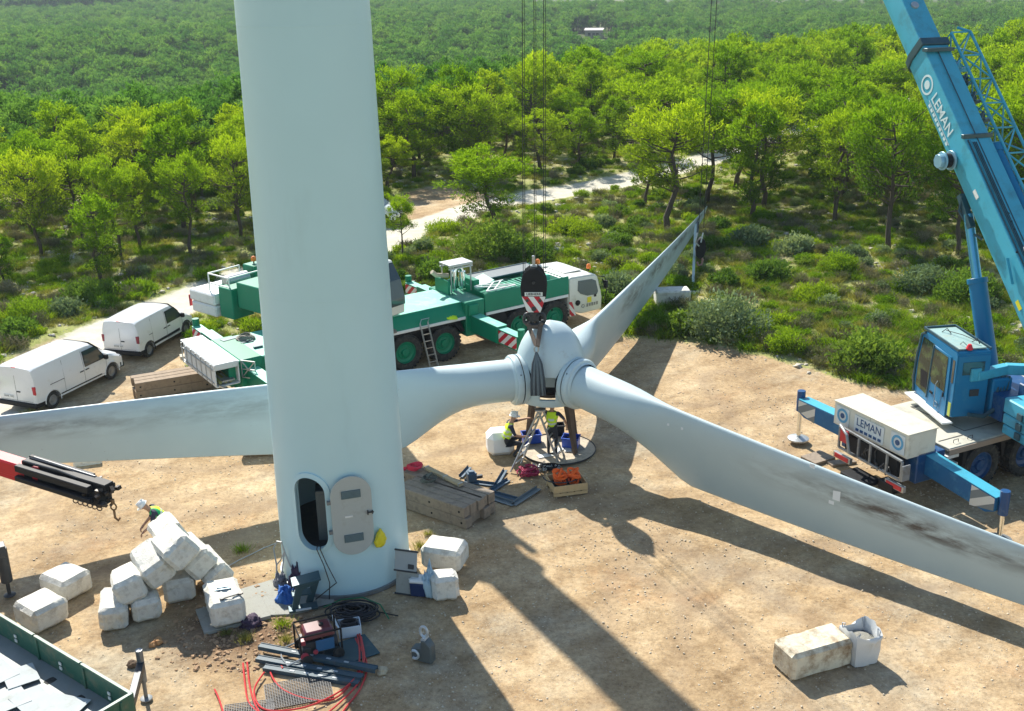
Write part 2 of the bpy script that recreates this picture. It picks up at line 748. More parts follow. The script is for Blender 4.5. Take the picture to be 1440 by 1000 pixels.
    bp.inputs['Strength'].default_value = 0.9
    bp.inputs['Distance'].default_value = 0.035
    hh = math_('ADD', nz(5, 10, 0.72), math_('MULTIPLY', pk, 0.35))
    L.new(hh, bp.inputs['Height'])
    L.new(bp.outputs[0], b.inputs['Normal'])
    return m


EARTH = terrain_mat()
for nm, fs in F.items():
    used = {}
    vv, dd_, rr_, tt_ = [], [], [], []
    ff = []
    for q in fs:
        t_ = []
        for k in q:
            if k not in used:
                used[k] = len(vv)
                vv.append(verts[k])
                dd_.append(dm[k])
                rr_.append(rm_[k])
                tt_.append(tkm[k])
            t_.append(used[k])
        ff.append(t_)
    me = bpy.data.meshes.new(nm)
    me.from_pydata(vv, [], ff)
    a = me.attributes.new('dirt', 'FLOAT', 'POINT')
    a.data.foreach_set('value', dd_)
    a = me.attributes.new('road', 'FLOAT', 'POINT')
    a.data.foreach_set('value', rr_)
    a = me.attributes.new('track', 'FLOAT', 'POINT')
    a.data.foreach_set('value', tt_)
    me.materials.append(EARTH)
    me.shade_smooth()
    o = bpy.data.objects.new(nm, me)
    COL.objects.link(o)
    o['kind'] = 'structure'
    o['label'] = {'ground': 'scrubby stony ground running under the forest to the plain', 'clearing': 'sandy trodden clearing round the white tower',
                  'road': 'pale gravel track curving past the clearing'}[nm]
hz = MB()
hz.box((0, 2080, 12), (4900, 4300, 112))
hzo = hz.build('haze', mat('tmpv', (1, 1, 1)))
hzo.data.materials.clear()
hm = bpy.data.materials.new('haze')
hm.use_nodes = True
hm.node_tree.nodes.clear()
ho = hm.node_tree.nodes.new('ShaderNodeOutputMaterial')
hv = hm.node_tree.nodes.new('ShaderNodeVolumePrincipled')
hv.inputs['Color'].default_value = (0.80, 0.90, 1.0, 1)
hv.inputs['Density'].default_value = 0.00020
hm.node_tree.links.new(hv.outputs[0], ho.inputs['Volume'])
hzo.data.materials.append(hm)
hzo['kind'] = 'stuff'
hzo['label'] = 'thin blue haze over the far forest'


# ------------------------------------------------------------------ shared materials
WHITE_T = mat('tower_paint', (0.47, 0.67, 0.71), rough=0.42, var=0.05, vscale=0.5, dirt=(0.41, 0.58, 0.61), dirt_amt=0.14, dscale=0.8, streak=0.25)
def blade_mat():
    m = bpy.data.materials.new('blade_gelcoat')
    m.use_nodes = True
    t = m.node_tree
    N, L = t.nodes, t.links
    b = N['Principled BSDF']
    b.inputs['Roughness'].default_value = 0.45
    tc = N.new('ShaderNodeTexCoord')
    sp = N.new('ShaderNodeSeparateXYZ')
    L.new(tc.outputs['Object'], sp.inputs[0])
    at = N.new('ShaderNodeAttribute')
    at.attribute_name = 'stain'
    mp = N.new('ShaderNodeMapping')
    mp.inputs['Scale'].default_value = (0.8, 1, 3.5)
    L.new(tc.outputs['Object'], mp.inputs[0])
    n = N.new('ShaderNodeTexNoise')
    n.inputs['Scale'].default_value = 1.1
    n.inputs['Detail'].default_value = 8
    n.inputs['Roughness'].default_value = 0.65
    L.new(mp.outputs[0], n.inputs['Vector'])
    r = N.new('ShaderNodeValToRGB')
    r.color_ramp.elements[0].position = 0.38
    r.color_ramp.elements[1].position = 0.60
    L.new(n.outputs['Fac'], r.inputs[0])
    mu = N.new('ShaderNodeMath')
    mu.operation = 'MULTIPLY'
    L.new(r.outputs[0], mu.inputs[0])
    L.new(at.outputs['Fac'], mu.inputs[1])
    n2 = N.new('ShaderNodeTexNoise')
    n2.inputs['Scale'].default_value = 0.6
    n2.inputs['Detail'].default_value = 6
    L.new(tc.outputs['Object'], n2.inputs['Vector'])
    c1 = N.new('ShaderNodeMix')
    c1.data_type = 'RGBA'
    c1.inputs[6].default_value = (0.41, 0.51, 0.53, 1)
    c1.inputs[7].default_value = (0.52, 0.61, 0.61, 1)
    L.new(n2.outputs['Fac'], c1.inputs[0])
    c2 = N.new('ShaderNodeMix')
    c2.data_type = 'RGBA'
    c2.inputs[7].default_value = (0.085, 0.078, 0.072, 1)
    L.new(mu.outputs[0], c2.inputs[0])
    L.new(c1.outputs[2], c2.inputs[6])
    # insect and chip specks
    vo = N.new('ShaderNodeTexNoise')
    vo.inputs['Scale'].default_value = 11
    vo.inputs['Detail'].default_value = 3
    L.new(tc.outputs['Object'], vo.inputs['Vector'])
    r3 = N.new('ShaderNodeValToRGB')
    r3.color_ramp.elements[0].position = 0.72
    r3.color_ramp.elements[1].position = 0.78
    L.new(vo.outputs['Fac'], r3.inputs[0])
    m4 = N.new('ShaderNodeMath')
    m4.operation = 'MULTIPLY'
    m4.inputs[1].default_value = 0.5
    L.new(r3.outputs[0], m4.inputs[0])
    c3 = N.new('ShaderNodeMix')
    c3.data_type = 'RGBA'
    c3.inputs[7].default_value = (0.2, 0.2, 0.19, 1)
    L.new(m4.outputs[0], c3.inputs[0])
    L.new(c2.outputs[2], c3.inputs[6])
    L.new(c3.outputs[2], b.inputs['Base Color'])
    return m


BLADE = blade_mat()
SPIN = mat('spinner_gelcoat', (0.50, 0.60, 0.62), rough=0.35, var=0.05, vscale=1, dirt=(0.3, 0.3, 0.27), dirt_amt=0.1, dscale=3)
GREEN = mat('green_paint', (0.0, 0.20, 0.105), rough=0.42, var=0.12, vscale=1.5, dirt=(0.06, 0.20, 0.13), dirt_amt=0.2, dscale=2.5, spec=0.35)
MINT = mat('dusty_green_deck', (0.13, 0.50, 0.36), rough=0.5, var=0.14, vscale=1.2, dirt=(0.34, 0.40, 0.32), dirt_amt=0.4, dscale=1.6)
BLUE = mat('blue_paint', (0.008, 0.165, 0.33), rough=0.4, var=0.12, vscale=1.2, dirt=(0.05, 0.22, 0.33), dirt_amt=0.2, dscale=1.8, spec=0.35)
CYAN = mat('faded_cyan_paint', (0.06, 0.37, 0.50), rough=0.42, var=0.16, vscale=0.8, dirt=(0.05, 0.17, 0.20), dirt_amt=0.35, dscale=1.1, spec=0.4)
DBLUE = mat('deep_blue_paint', (0.004, 0.06, 0.18), rough=0.4, var=0.15, dirt=(0.12, 0.17, 0.2), dirt_amt=0.3, dscale=3)
CREAM = mat('cream_panel', (0.62, 0.60, 0.50), rough=0.5, var=0.08, dirt=(0.35, 0.31, 0.22), dirt_amt=0.3, dscale=2)
CABW = mat('ivory_cab_paint', (0.68, 0.67, 0.58), rough=0.35, var=0.05, dirt=(0.4, 0.37, 0.28), dirt_amt=0.15, coat=0.4)
VANW = mat('van_white', (0.74, 0.75, 0.75), rough=0.28, var=0.03, dirt=(0.5, 0.46, 0.38), dirt_amt=0.15, dscale=2, coat=0.5)
WHITE = mat('white_paint', (0.72, 0.73, 0.70), rough=0.5, var=0.06, dirt=(0.4, 0.38, 0.3), dirt_amt=0.25)
BLACK = mat('black_plastic', (0.012, 0.013, 0.015), rough=0.6, var=0.2, spec=0.25)
OUTR = mat('outrigger_blue', (0.01, 0.11, 0.26), rough=0.5, var=0.25, vscale=1.5, dirt=(0.05, 0.2, 0.34), dirt_amt=0.4, dscale=2.5, spec=0.3)
DARK = mat('dark_steel', (0.045, 0.05, 0.055), rough=0.5, metal=0.3, var=0.25, dirt=(0.13, 0.1, 0.07), dirt_amt=0.3, dscale=6)
RUBBER = mat('rubber', (0.022, 0.023, 0.022), rough=0.85, var=0.2, vscale=8, dirt=(0.13, 0.11, 0.085), dirt_amt=0.45, dscale=6, bump=0.3)
GLASS = mat('dark_glass', (0.03, 0.05, 0.05), rough=0.06, var=0.1, spec=0.9)
GLASS2 = mat('cab_glass', (0.012, 0.028, 0.02), rough=0.08, var=0.6, vscale=3, spec=0.4, dirt=(0.13, 0.20, 0.06), dirt_amt=0.45, dscale=1.9)  # green blotches paint in the foliage showing through the glass
GALV = mat('galvanised_steel', (0.42, 0.44, 0.44), rough=0.4, metal=0.6, var=0.12, vscale=6, dirt=(0.25, 0.21, 0.16), dirt_amt=0.25, dscale=5)
ALU = mat('aluminium', (0.55, 0.55, 0.53), rough=0.38, metal=0.7, var=0.1)
CHROME = mat('chrome', (0.75, 0.78, 0.78), rough=0.12, metal=1.0, var=0.03)
STEEL = mat('grey_steel', (0.22, 0.24, 0.25), rough=0.5, metal=0.5, var=0.2, dirt=(0.18, 0.1, 0.05), dirt_amt=0.3, dscale=4)
RUST = mat('brown_steel', (0.10, 0.065, 0.045), rough=0.7, var=0.3, vscale=5)
RED = mat('red_paint', (0.5, 0.012, 0.02), rough=0.5, var=0.1, spec=0.3)
REDM = mat('red_marker', (0.5, 0.02, 0.03), rough=0.5, var=0.1)
ORANGE = mat('orange_beacon', (0.85, 0.2, 0.02), rough=0.3, var=0.1)
YELLOW = mat('yellow_plastic', (0.72, 0.62, 0.02), rough=0.5, var=0.1)
WOODG = mat('weathered_timber', (0.27, 0.215, 0.16), rough=0.85, var=0.35, vscale=7, dirt=(0.10, 0.085, 0.07), dirt_amt=0.4, dscale=4, bump=0.4, bscale=25)
WOODB = mat('brown_timber', (0.30, 0.22, 0.145), rough=0.85, var=0.3, vscale=6, dirt=(0.14, 0.1, 0.07), dirt_amt=0.35, dscale=4, bump=0.4, bscale=25)
PALLET = mat('pale_pine', (0.55, 0.39, 0.2), rough=0.8, var=0.2, vscale=8, bump=0.2)
CONC = mat('grey_concrete', (0.33, 0.33, 0.29), rough=0.9, var=0.2, dirt=(0.2, 0.18, 0.14), dirt_amt=0.4, dscale=3, bump=0.4)
BLOCKM = mat('white_block_concrete', (0.70, 0.68, 0.60), rough=0.9, var=0.10, vscale=2.5, dirt=(0.36, 0.32, 0.26), dirt_amt=0.42, dscale=3.4, bump=0.9, bscale=22)
BLOCKS = mat('stained_block_concrete', (0.68, 0.62, 0.47), rough=0.9, var=0.14, vscale=2.5, dirt=(0.22, 0.13, 0.055), dirt_amt=0.62, dscale=2.1, bump=0.6, bscale=26)
PVC = mat('white_woven_bag', (0.62, 0.63, 0.62), rough=0.6, var=0.08, bump=0.3, bscale=60)
BLUEP = mat('blue_plastic', (0.01, 0.07, 0.42), rough=0.35, var=0.1)
NAVY = mat('navy_plastic', (0.01, 0.03, 0.10), rough=0.45, var=0.15)
HIVIS = mat('hi_vis_yellow', (0.62, 0.86, 0.02), rough=0.7, var=0.12, vscale=12)
HIGREEN = mat('hi_vis_green', (0.0, 0.36, 0.10), rough=0.7, var=0.1)
REFL = mat('reflective_band', (0.62, 0.66, 0.6), rough=0.3, var=0.05)
SKIN = mat('skin', (0.42, 0.23, 0.15), rough=0.55, var=0.08)
SHIRT = mat('navy_shirt', (0.025, 0.03, 0.06), rough=0.85, var=0.2)
TROUS = mat('dark_trousers', (0.03, 0.032, 0.04), rough=0.85, var=0.2)
BOOT = mat('boot_leather', (0.035, 0.025, 0.018), rough=0.6)
HELM = mat('helmet_white', (0.78, 0.78, 0.75), rough=0.3, var=0.03)
ORS = mat('orange_webbing', (0.85, 0.13, 0.015), rough=0.7, var=0.2, vscale=9, bump=0.4, bscale=50)
HOSE = mat('red_hose', (0.55, 0.03, 0.03), rough=0.4, var=0.15)
MAROON = mat('maroon_tank', (0.12, 0.02, 0.03), rough=0.3, var=0.2, coat=0.4)
CABLE = mat('black_cable', (0.012, 0.012, 0.014), rough=0.5)
SLING = mat('grey_sling', (0.13, 0.16, 0.175), rough=0.8, var=0.3, vscale=10, bump=0.4, bscale=60)
BROWNS = mat('brown_sling', (0.12, 0.085, 0.06), rough=0.85, var=0.25, vscale=9, bump=0.4, bscale=60)
PURPLE = mat('crimson_webbing', (0.35, 0.02, 0.07), rough=0.75, var=0.3, vscale=12)
TEAL = mat('dark_teal_steel', (0.03, 0.08, 0.10), rough=0.45, metal=0.2, var=0.2, dirt=(0.12, 0.15, 0.15), dirt_amt=0.3)
BEDG = mat('green_bed_paint', (0.012, 0.10, 0.065), rough=0.5, var=0.2, dirt=(0.14, 0.14, 0.09), dirt_amt=0.45, dscale=3)
BEDF = mat('bed_floor', (0.24, 0.26, 0.25), rough=0.6, metal=0.2, var=0.2, dirt=(0.25, 0.24, 0.2), dirt_amt=0.4)
CANVAS = mat('tan_canvas', (0.42, 0.31, 0.17), rough=0.85, var=0.15)
JACKET = mat('blue_cloth', (0.02, 0.12, 0.42), rough=0.8, var=0.3, vscale=9)
PLUM = mat('dark_cloth', (0.05, 0.03, 0.06), rough=0.85, var=0.4, vscale=9)


def chevron_mat(name, c1, c2, scale, ang, axis='XZ'):
    m = bpy.data.materials.new(name)
    m.use_nodes = True
    t = m.node_tree
    N, L = t.nodes, t.links
    b = N['Principled BSDF']
    b.inputs['Roughness'].default_value = 0.5
    tc = N.new('ShaderNodeTexCoord')
    sp = N.new('ShaderNodeSeparateXYZ')
    L.new(tc.outputs['Object'], sp.inputs[0])
    a = N.new('ShaderNodeMath'); a.operation = 'MULTIPLY'; a.inputs[1].default_value = math.cos(ang) * scale
    L.new(sp.outputs['XYZ'.index(axis[0])], a.inputs[0])
    c = N.new('ShaderNodeMath'); c.operation = 'MULTIPLY'; c.inputs[1].default_value = math.sin(ang) * scale
    L.new(sp.outputs['XYZ'.index(axis[1])], c.inputs[0])
    s_ = N.new('ShaderNodeMath'); s_.operation = 'ADD'
    L.new(a.outputs[0], s_.inputs[0]); L.new(c.outputs[0], s_.inputs[1])
    f = N.new('ShaderNodeMath'); f.operation = 'FRACT'
    L.new(s_.outputs[0], f.inputs[0])
    g = N.new('ShaderNodeMath'); g.operation = 'GREATER_THAN'; g.inputs[1].default_value = 0.5
    L.new(f.outputs[0], g.inputs[0])
    mx = N.new('ShaderNodeMix'); mx.data_type = 'RGBA'
    mx.inputs[6].default_value = (*c1, 1); mx.inputs[7].default_value = (*c2, 1)
    L.new(g.outputs[0], mx.inputs[0])
    L.new(mx.outputs[2], b.inputs['Base Color'])
    return m


CHEV_XZ = chevron_mat('red_white_chevrons', (0.7, 0.7, 0.66), (0.5, 0.015, 0.03), 4.2, R(50), 'XZ')
CHEV_YZ = chevron_mat('red_white_chevrons_side', (0.7, 0.7, 0.66), (0.5, 0.015, 0.03), 3.0, R(50), 'YZ')
CHEV_XZ2 = chevron_mat('red_white_chevrons_fine', (0.7, 0.7, 0.66), (0.5, 0.015, 0.03), 3.4, R(40), 'XZ')
CHEV_G = chevron_mat('grey_white_chevrons', (0.6, 0.6, 0.55), (0.16, 0.19, 0.2), 2.2, R(60), 'YZ')

# ------------------------------------------------------------------ tower
TX, TY = -4.75, 27.4


def trad(z):
    return 1.76 - 0.0128 * z


def face_frame(px, z):
    """frame on the tower skin at the azimuth that shows at pixel column px"""
    best = None
    for k in range(-90, 91):
        a = R(-90 + k)
        p = (TX + trad(z) * math.cos(a), TY + trad(z) * math.sin(a), z)
        d = abs(P(p)[0] - px)
        if best is None or d < best[0]:
            best = (d, a)
    return best[1]


def boolean_cut(o, cutter):
    md = o.modifiers.new('b', 'BOOLEAN')
    md.operation = 'DIFFERENCE'
    md.object = cutter
    md.solver = 'EXACT'
    dg = bpy.context.evaluated_depsgraph_get()
    me = bpy.data.meshes.new_from_object(o.evaluated_get(dg))
    o.modifiers.clear()
    o.data = me
    bpy.data.objects.remove(cutter)


tower = thing('wind_turbine_tower', 'tall white tapering steel tower with an open oval doorway at its foot', 'tower', (TX, TY, 0))
b = MB()
out_, inn = [], []
zz = [0, 0.5, 1, 2, 3, 4, 6, 8, 10, 13, 16, 20, 26, 33, 42]
prof = [(trad(z), z) for z in zz] + [(trad(z) - 0.05, z) for z in zz[::-1]]
b.lathe(prof, 96, caps=False)
bm = b.bm
shell = b.build('shell', WHITE_T, tower, angle=50)
# doorway
DA = face_frame(440, 1.9)           # azimuth of the doorway
DB = face_frame(496, 1.9)           # azimuth of the open door leaf
zt, zb = 2.62, 0.72
zt = height_for(TX + trad(2.5) * math.cos(DA), TY + trad(2.5) * math.sin(DA), 671)
zb = height_for(TX + trad(.6) * math.cos(DA), TY + trad(.6) * math.sin(DA), 773)
DH = zt - zb
DWID = 0.86


def oval(wd, ht, n=28):
    r_ = wd / 2
    k = ht / 2 - r_
    pts = []
    for i in range(n // 2 + 1):
        t = PI * i / (n // 2)
        pts.append((r_ * math.cos(t), k + r_ * math.sin(t)))
    for i in range(n // 2 + 1):
        t = PI + PI * i / (n // 2)
        pts.append((r_ * math.cos(t), -k + r_ * math.sin(t)))
    return pts


def skinM(a, z, off=0.0):
    n = Vector((math.cos(a), math.sin(a), 0))
    return frameM(Vector((0, 0, z)) + n * (trad(z) + off), Vector((-math.sin(a), math.cos(a), 0)), (0, 0, 1))


Mdoor = skinM(DA, (zt + zb) / 2)
ct = MB()
ct.prism(oval(DWID, DH), -0.6, 0.6, 'z', Mdoor)
cto = ct.build('cut', WHITE_T, tower)
bpy.context.view_layer.update()
boolean_cut(shell, cto)
shell.data.set_sharp_from_angle(angle=R(40))
# door frame ring following the opening
b = MB()
oo, ii = oval(DWID + 0.24, DH + 0.24, 40), oval(DWID, DH, 40)
n_ = len(oo)
ring = []
for k in range(n_):
    q = []
    for (x, y), zf in ((oo[k], -0.10), (oo[k], 0.03), (ii[k], 0.06), (ii[k], -0.14)):
        p = Vector((x, y, 0))
        rr = trad(1.6)
        sag = rr - math.sqrt(max(rr * rr - x * x, 0))
        q.append(b.bm.verts.new(Mdoor @ Vector((x, y, zf - sag))))
    ring.append(q)
for k in range(n_):
    A, B = ring[k], ring[(k + 1) % n_]
    for j in range(4):
        b._f([A[j], A[(j + 1) % 4], B[(j + 1) % 4], B[j]])
b.build('door_frame', WHITE_T, tower)
# open door leaf, lying against the skin, a flat grey oval plate
ML = skinM(DB, (zt + zb) / 2 - 0.02, 0.14)
b = MB()
b.prism(oval(DWID + 0.2, DH + 0.16, 40), -0.035, 0.0, 'z', ML)
door = b.build('door', mat('door_grey', (0.40, 0.43, 0.41), rough=0.5, var=0.1, dirt=(0.25, 0.23, 0.18), dirt_amt=0.25, dscale=3), tower, bevel=0.008)
for zc, nm in ((DH / 2 - 0.42, 'vent'), (-DH / 2 + 0.42, 'vent')):
    b = MB()
    b.box((0, zc, 0.012), (0.5, 0.22, 0.024), M=ML)
    v_ = b.build(nm, mat('vent_frame', (0.09, 0.14, 0.155), rough=0.5), door)
    for k in range(6):
        b = MB()
        b.box((0, zc - 0.085 + k * 0.034, 0.03), (0.46, 0.02, 0.012), rot=(25, 0, 0), M=ML)
        b.build('slat', mat('vent_slat', (0.16, 0.22, 0.23), rough=0.5), v_)
b = MB()
b.box((-0.09, 0.0, 0.008), (0.2, 0.05, 0.01), M=ML)
b.build('sign', WHITE, door)
b = MB()
b.box((0.47, 0.05, 0.04), (0.17, 0.03, 0.03), M=ML)
b.box((0.40, 0.05, 0.04), (0.03, 0.12, 0.04), M=ML)
b.box((0.52, 0.05, 0.04), (0.03, 0.1, 0.04), M=ML)
b.build('latch', DARK, door)
for zc in (0.45, -0.4):
    b = MB()
    b.box((-0.56, zc, -0.05), (0.12, 0.09, 0.09), M=ML)
    b.build('hinge', STEEL, door)
# seam welds
for z in (8.2, 14.6):
    b = MB()
    b.lathe([(trad(z) + 0.001, z - 0.02), (trad(z) + 0.004, z), (trad(z) + 0.001, z + 0.02)], 96, caps=False)
    b.build('weld_seam', WHITE_T, tower)
b = MB()
b.lathe([(1.755, 0), (1.83, 0.0), (1.83, 0.10), (1.765, 0.10)], 64, caps=False)
b.build('base_flange', STEEL, tower)
# cabinet inside
cp = Mdoor @ Vector((0, 0, -0.95))
n = Vector((math.cos(DA), math.sin(DA), 0))
b = MB()
b.box((0, 0, 0), (0.62, 0.5, 1.5))
b.box((0.0, -0.255, 0.1), (0.5, 0.02, 1.1))
cab = b.build('control_cabinet', mat('cabinet_grey', (0.10, 0.13, 0.135), rough=0.4), tower, bevel=0.015, loc=(cp.x, cp.y, zb + 0.62), rot=(0, 0, DA + PI / 2 + 0.45))
b = MB()
b.cyl((0, 0, zb - 0.12), (0, 0, zb - 0.08), 1.68, n=48)
b.build('inner_floor', DARK, tower)
pad = MB()
pad.prism([(G(u, v).x, G(u, v).y) for u, v in ((335, 830), (385, 815), (400, 800), (470, 800), (470, 850), (405, 865), (335, 868))], -0.1, 0.025, 'z')
pd = pad.build('concrete_apron', CONC, None, bevel=0.01)
tag(pd, 'flat pale concrete apron on the ground left of the tower foot', 'slab')

# ------------------------------------------------------------------ rotor
HX, HY, HZ = 1.28, 34.95, 2.70
rotor = thing('turbine_rotor', 'white three bladed turbine rotor set down flat with its dome upward', 'rotor', (HX, HY, 0))
SZB = height_for(HX, HY - 1.05, 572)
SZT = height_for(HX, HY, 450)
prof = []
for k in range(0, 15):
    t = k / 14
    z = SZB + .06 + t * (SZT - SZB - .06)
    if t < 0.34:
        r_ = 1.17 + 0.05 * math.sin(t / 0.34 * PI)
    else:
        s_ = (t - 0.34) / 0.66
        r_ = 1.17 * math.sqrt(max(0, 1 - s_ ** 2.0))
    prof.append((max(r_, 0.02), z))
b = MB()
b.lathe([(0.02, SZB + .55), (1.08, SZB + .55), (1.08, SZB + .02), (1.14, SZB)] + prof, 48, caps=True)
spin = b.build('spinner', SPIN, rotor, angle=60)
HA = math.atan2(27.3 - HY, 0.3 - HX)    # hatch faces the camera side
hn = R(-97)
ct = MB()
ct.box((math.cos(hn) * 1.15, math.sin(hn) * 1.15, SZB + .66), (0.52, 0.9, 0.80), rot=(0, 0, 90 + math.degrees(hn)))
cto = ct.build('cut', SPIN, rotor)
# root openings are cut too
bpy.context.view_layer.update()
boolean_cut(spin, cto)
spin.data.set_sharp_from_angle(angle=R(50))
b = MB()
b.lathe([(0.3, 2.0), (0.42, 2.05), (0.56, 2.4), (0.56, 3.3), (0.3, 3.6)], 20)
hubc = b.build('hub_casting', DARK, rotor)
b = MB()
for k in range(12):
    a = 2 * PI * k / 12
    b.cyl((1.12 * math.cos(a), 1.12 * math.sin(a), SZB + .2), (1.09 * math.cos(a), 1.09 * math.sin(a), SZB + .2), 0.02, n=8)
b.build('bolts', DARK, rotor)['kind'] = 'stuff'


def blade_mesh(L_, seedv, drp=1.5, stn=1.0):
    """x along the span, z up (leading edge up), y thickness; root cylinder then aerofoil"""
    st = []
    nS = 60
    for i in range(nS):
        t = i / (nS - 1)
        x = 1.15 + (L_ - 1.15) * (t ** 1.15)
        st.append(x)
    bm = bmesh.new()
    lay = bm.verts.layers.float.new('stain')
    rings = []
    nP = 32
    for x in st:
        s_ = (x - 1.15) / (L_ - 1.15)
        rootr = 0.70
        blend = sstep(0.03, 0.15, s_)
        if s_ < 0.155:
            ch = 1.40 + (2.66 - 1.40) * max(0, (s_ - .02) / .135)
        else:
            ch = 2.66 - 2.28 * (s_ - 0.155) / 0.845
        th = 1.40 * (1 - blend) + blend * max(0.05, (0.62 * (1 - s_) ** 1.25 + 0.03))
        if s_ > 0.97:
            ch *= 1 - 0.7 * ((s_ - 0.97) / 0.03)
        twist = R(13) * (1 - s_) ** 2 * blend
        up = 0.70 - 0.34 * sstep(0.2, 1, s_)      # leading edge height over the axis
        droop = -drp * (1 - math.exp(-2.2 * s_)) if drp > 0 else -drp * s_
        ring = []
        for j in range(nP):
            a = 2 * PI * j / nP
            # circle
            cz, cy = math.cos(a) * rootr, math.sin(a) * rootr
            # aerofoil: c from 0 (leading, top) to 1 (trailing, bottom)
            c = (1 - math.cos(a)) / 2
            c = c ** 1.12
            yt = 5 * (0.2969 * math.sqrt(c) - 0.126 * c - 0.3516 * c * c + 0.2843 * c ** 3 - 0.1015 * c ** 4)
            ya = yt * th * (1 if a <= PI else -0.72)
            za = up - c * ch
            y_ = cy * (1 - blend) + ya * blend
            z_ = cz * (1 - blend) + za * blend
            y2 = y_ * math.cos(twist) - z_ * math.sin(twist)
            z2 = y_ * math.sin(twist) + z_ * math.cos(twist)
            v = bm.verts.new((x, y2, z2 + droop))
            k = c if blend > 0.3 else 0
            v[lay] = max(0, 1 - abs(k - 0.28 - 0.03 * math.sin(x)) / 0.26) * sstep(0.2, 0.38, s_) * (1.05 + 0.3 * math.sin(x * 1.1 + seedv)) * stn
            ring.append(v)
        rings.append(ring)
    for A, B in zip(rings, rings[1:]):
        for j in range(nP):
            f = bm.faces.new([A[j], A[(j + 1) % nP], B[(j + 1) % nP], B[j]])
            f.smooth = True
    bm.faces.new(rings[-1])
    bmesh.ops.recalc_face_normals(bm, faces=bm.faces)
    me = bpy.data.meshes.new('blade')
    bm.to_mesh(me)
    bm.free()
    me.materials.append(BLADE)
    return me


PATCH = mat('filler_patch', (0.72, 0.76, 0.77), rough=0.5, var=0.04)
pc_ = G(994, 298, 1.55)
angc = math.degrees(math.atan2(pc_.y - HY, pc_.x - HX))
lenc = math.hypot(pc_.y - HY, pc_.x - HX)
for k, (ang, lab, flip) in enumerate(((-44.2, 'blade reaching to the right foreground', 1), (angc, 'blade reaching back to the bushes', 1), (198.5, 'blade passing behind the tower', -1))):
    me = blade_mesh((29.0, lenc, 29.0)[k], k * 1.7, (1.7, 1.3, -1.0)[k], (.95, .9, .45)[k])
    bl = bpy.data.objects.new('blade', me)
    COL.objects.link(bl)
    bl.parent = rotor
    bl.location = (0, 0, HZ)
    bl.rotation_euler = (0, 0, R(ang))
    bl['label'] = lab
    M_ = Matrix.Rotation(PI / 2, 4, 'Y')
    b = MB()
    b.lathe([(0.70, 1.20), (0.83, 1.20), (0.85, 1.23), (0.85, 1.36), (0.82, 1.41), (0.75, 1.43), (0.705, 1.5)], 40, M=M_, caps=False)
    b.build('root_collar', SPIN, bl)
    b = MB()
    b.lathe([(0.6, .9), (0.80, .9), (0.80, 1.23), (0.6, 1.23)], 40, M=M_, caps=False)
    b.build('pitch_bearing', BLACK, bl)
    b = MB()
    b.lathe([(0.78, .98), (0.84, 1.0), (0.85, 1.08), (0.85, 1.165), (0.78, 1.165)], 40, M=M_, caps=False)
    b.build('sleeve', SPIN, bl)
    b = MB()
    for a in (60, 200, 310):
        b.cyl((1.3, .83 * math.sin(R(a)), .83 * math.cos(R(a))), (1.3, .862 * math.sin(R(a)), .862 * math.cos(R(a))), 0.03, n=10)
    b.build('bolts', STEEL, bl)['kind'] = 'stuff'
    if k == 0:
        for (x, z, w_, h_) in ((9.9, -0.25, 0.16, 0.22), (10.7, -0.8, 0.22, 0.38), (10.55, -1.1, 0.16, 0.14), (5.05, -0.3, 0.08, 0.08), (5.55, -0.3, 0.08, 0.08)):
            # dots and patches glued to the camera-side skin
            bmb = bmesh.new()
            bmb.from_mesh(me)
            from mathutils.bvhtree import BVHTree
            tr_ = BVHTree.FromBMesh(bmb)
            hit = tr_.ray_cast(Vector((x, -3, z)), Vector((0, 1, 0)))
            bmb.free()
            if hit[0]:
                b = MB()
                b.box((0, 0, 0.002), (w_, h_, 0.006), M=frameM(hit[0], (1, 0, 0), (0, 0, 1)))
                b.build('patch', PATCH, bl)

# transport stand under the hub: tapered brown legs on a round steel plate
stand = thing('rotor_stand', 'brown steel stand with tapered legs holding the rotor hub up', 'stand', (HX, HY, 0))
for a in (25, 145, 265 + 60):
    b = MB()
    c_, s_ = math.cos(R(a)), math.sin(R(a))
    b.beam((0.62 * c_, 0.62 * s_, SZB + .25), (0.98 * c_, 0.98 * s_, 0.03), 0.34, 0.2, up=(c_, s_, 0), w1=0.15, h1=0.12)
    b.build('leg', RUST, stand, bevel=0.01)
b = MB()
b.lathe([(0.5, SZB + .2), (0.8, SZB + .2), (0.8, SZB + .3), (0.5, SZB + .3)], 32, caps=False)
b.build('ring', RUST, stand)
pl = thing('round_base_plate', 'round steel plate with raised rim lying under the rotor stand', 'plate', (HX + 0.25, HY - 0.1, 0))
b = MB()
b.lathe([(0.0001, 0.015), (1.26, 0.015)], 48, caps=False)
b.build('plate', mat('dusty_plate', (.46, .38, .27), rough=.7, var=.25, dirt=(.1, .1, .1), dirt_amt=.5, dscale=2), pl, fix=False)
b = MB()
b.lathe([(1.26, 0.015), (1.265, 0.02), (1.27, 0.045), (1.285, 0.045), (1.29, 0.0)], 48, caps=False)
b.build('rim', DARK, pl)
b = MB()
for k in range(3):
    b.box((-0.4 + 0.35 * k, -0.55 + 0.3 * k, 0.035), (0.7, 0.24, 0.02), rot=(0, 0, 20 + 37 * k))
b.build('board', WHITE, pl)


def inv(o):
    return (Matrix.Translation(o.location) @ Matrix.Rotation(o.rotation_euler[2], 4, 'Z')).inverted()


def xf(b, M_):
    bmesh.ops.transform(b.bm, matrix=M_, verts=b.bm.verts)
    return b


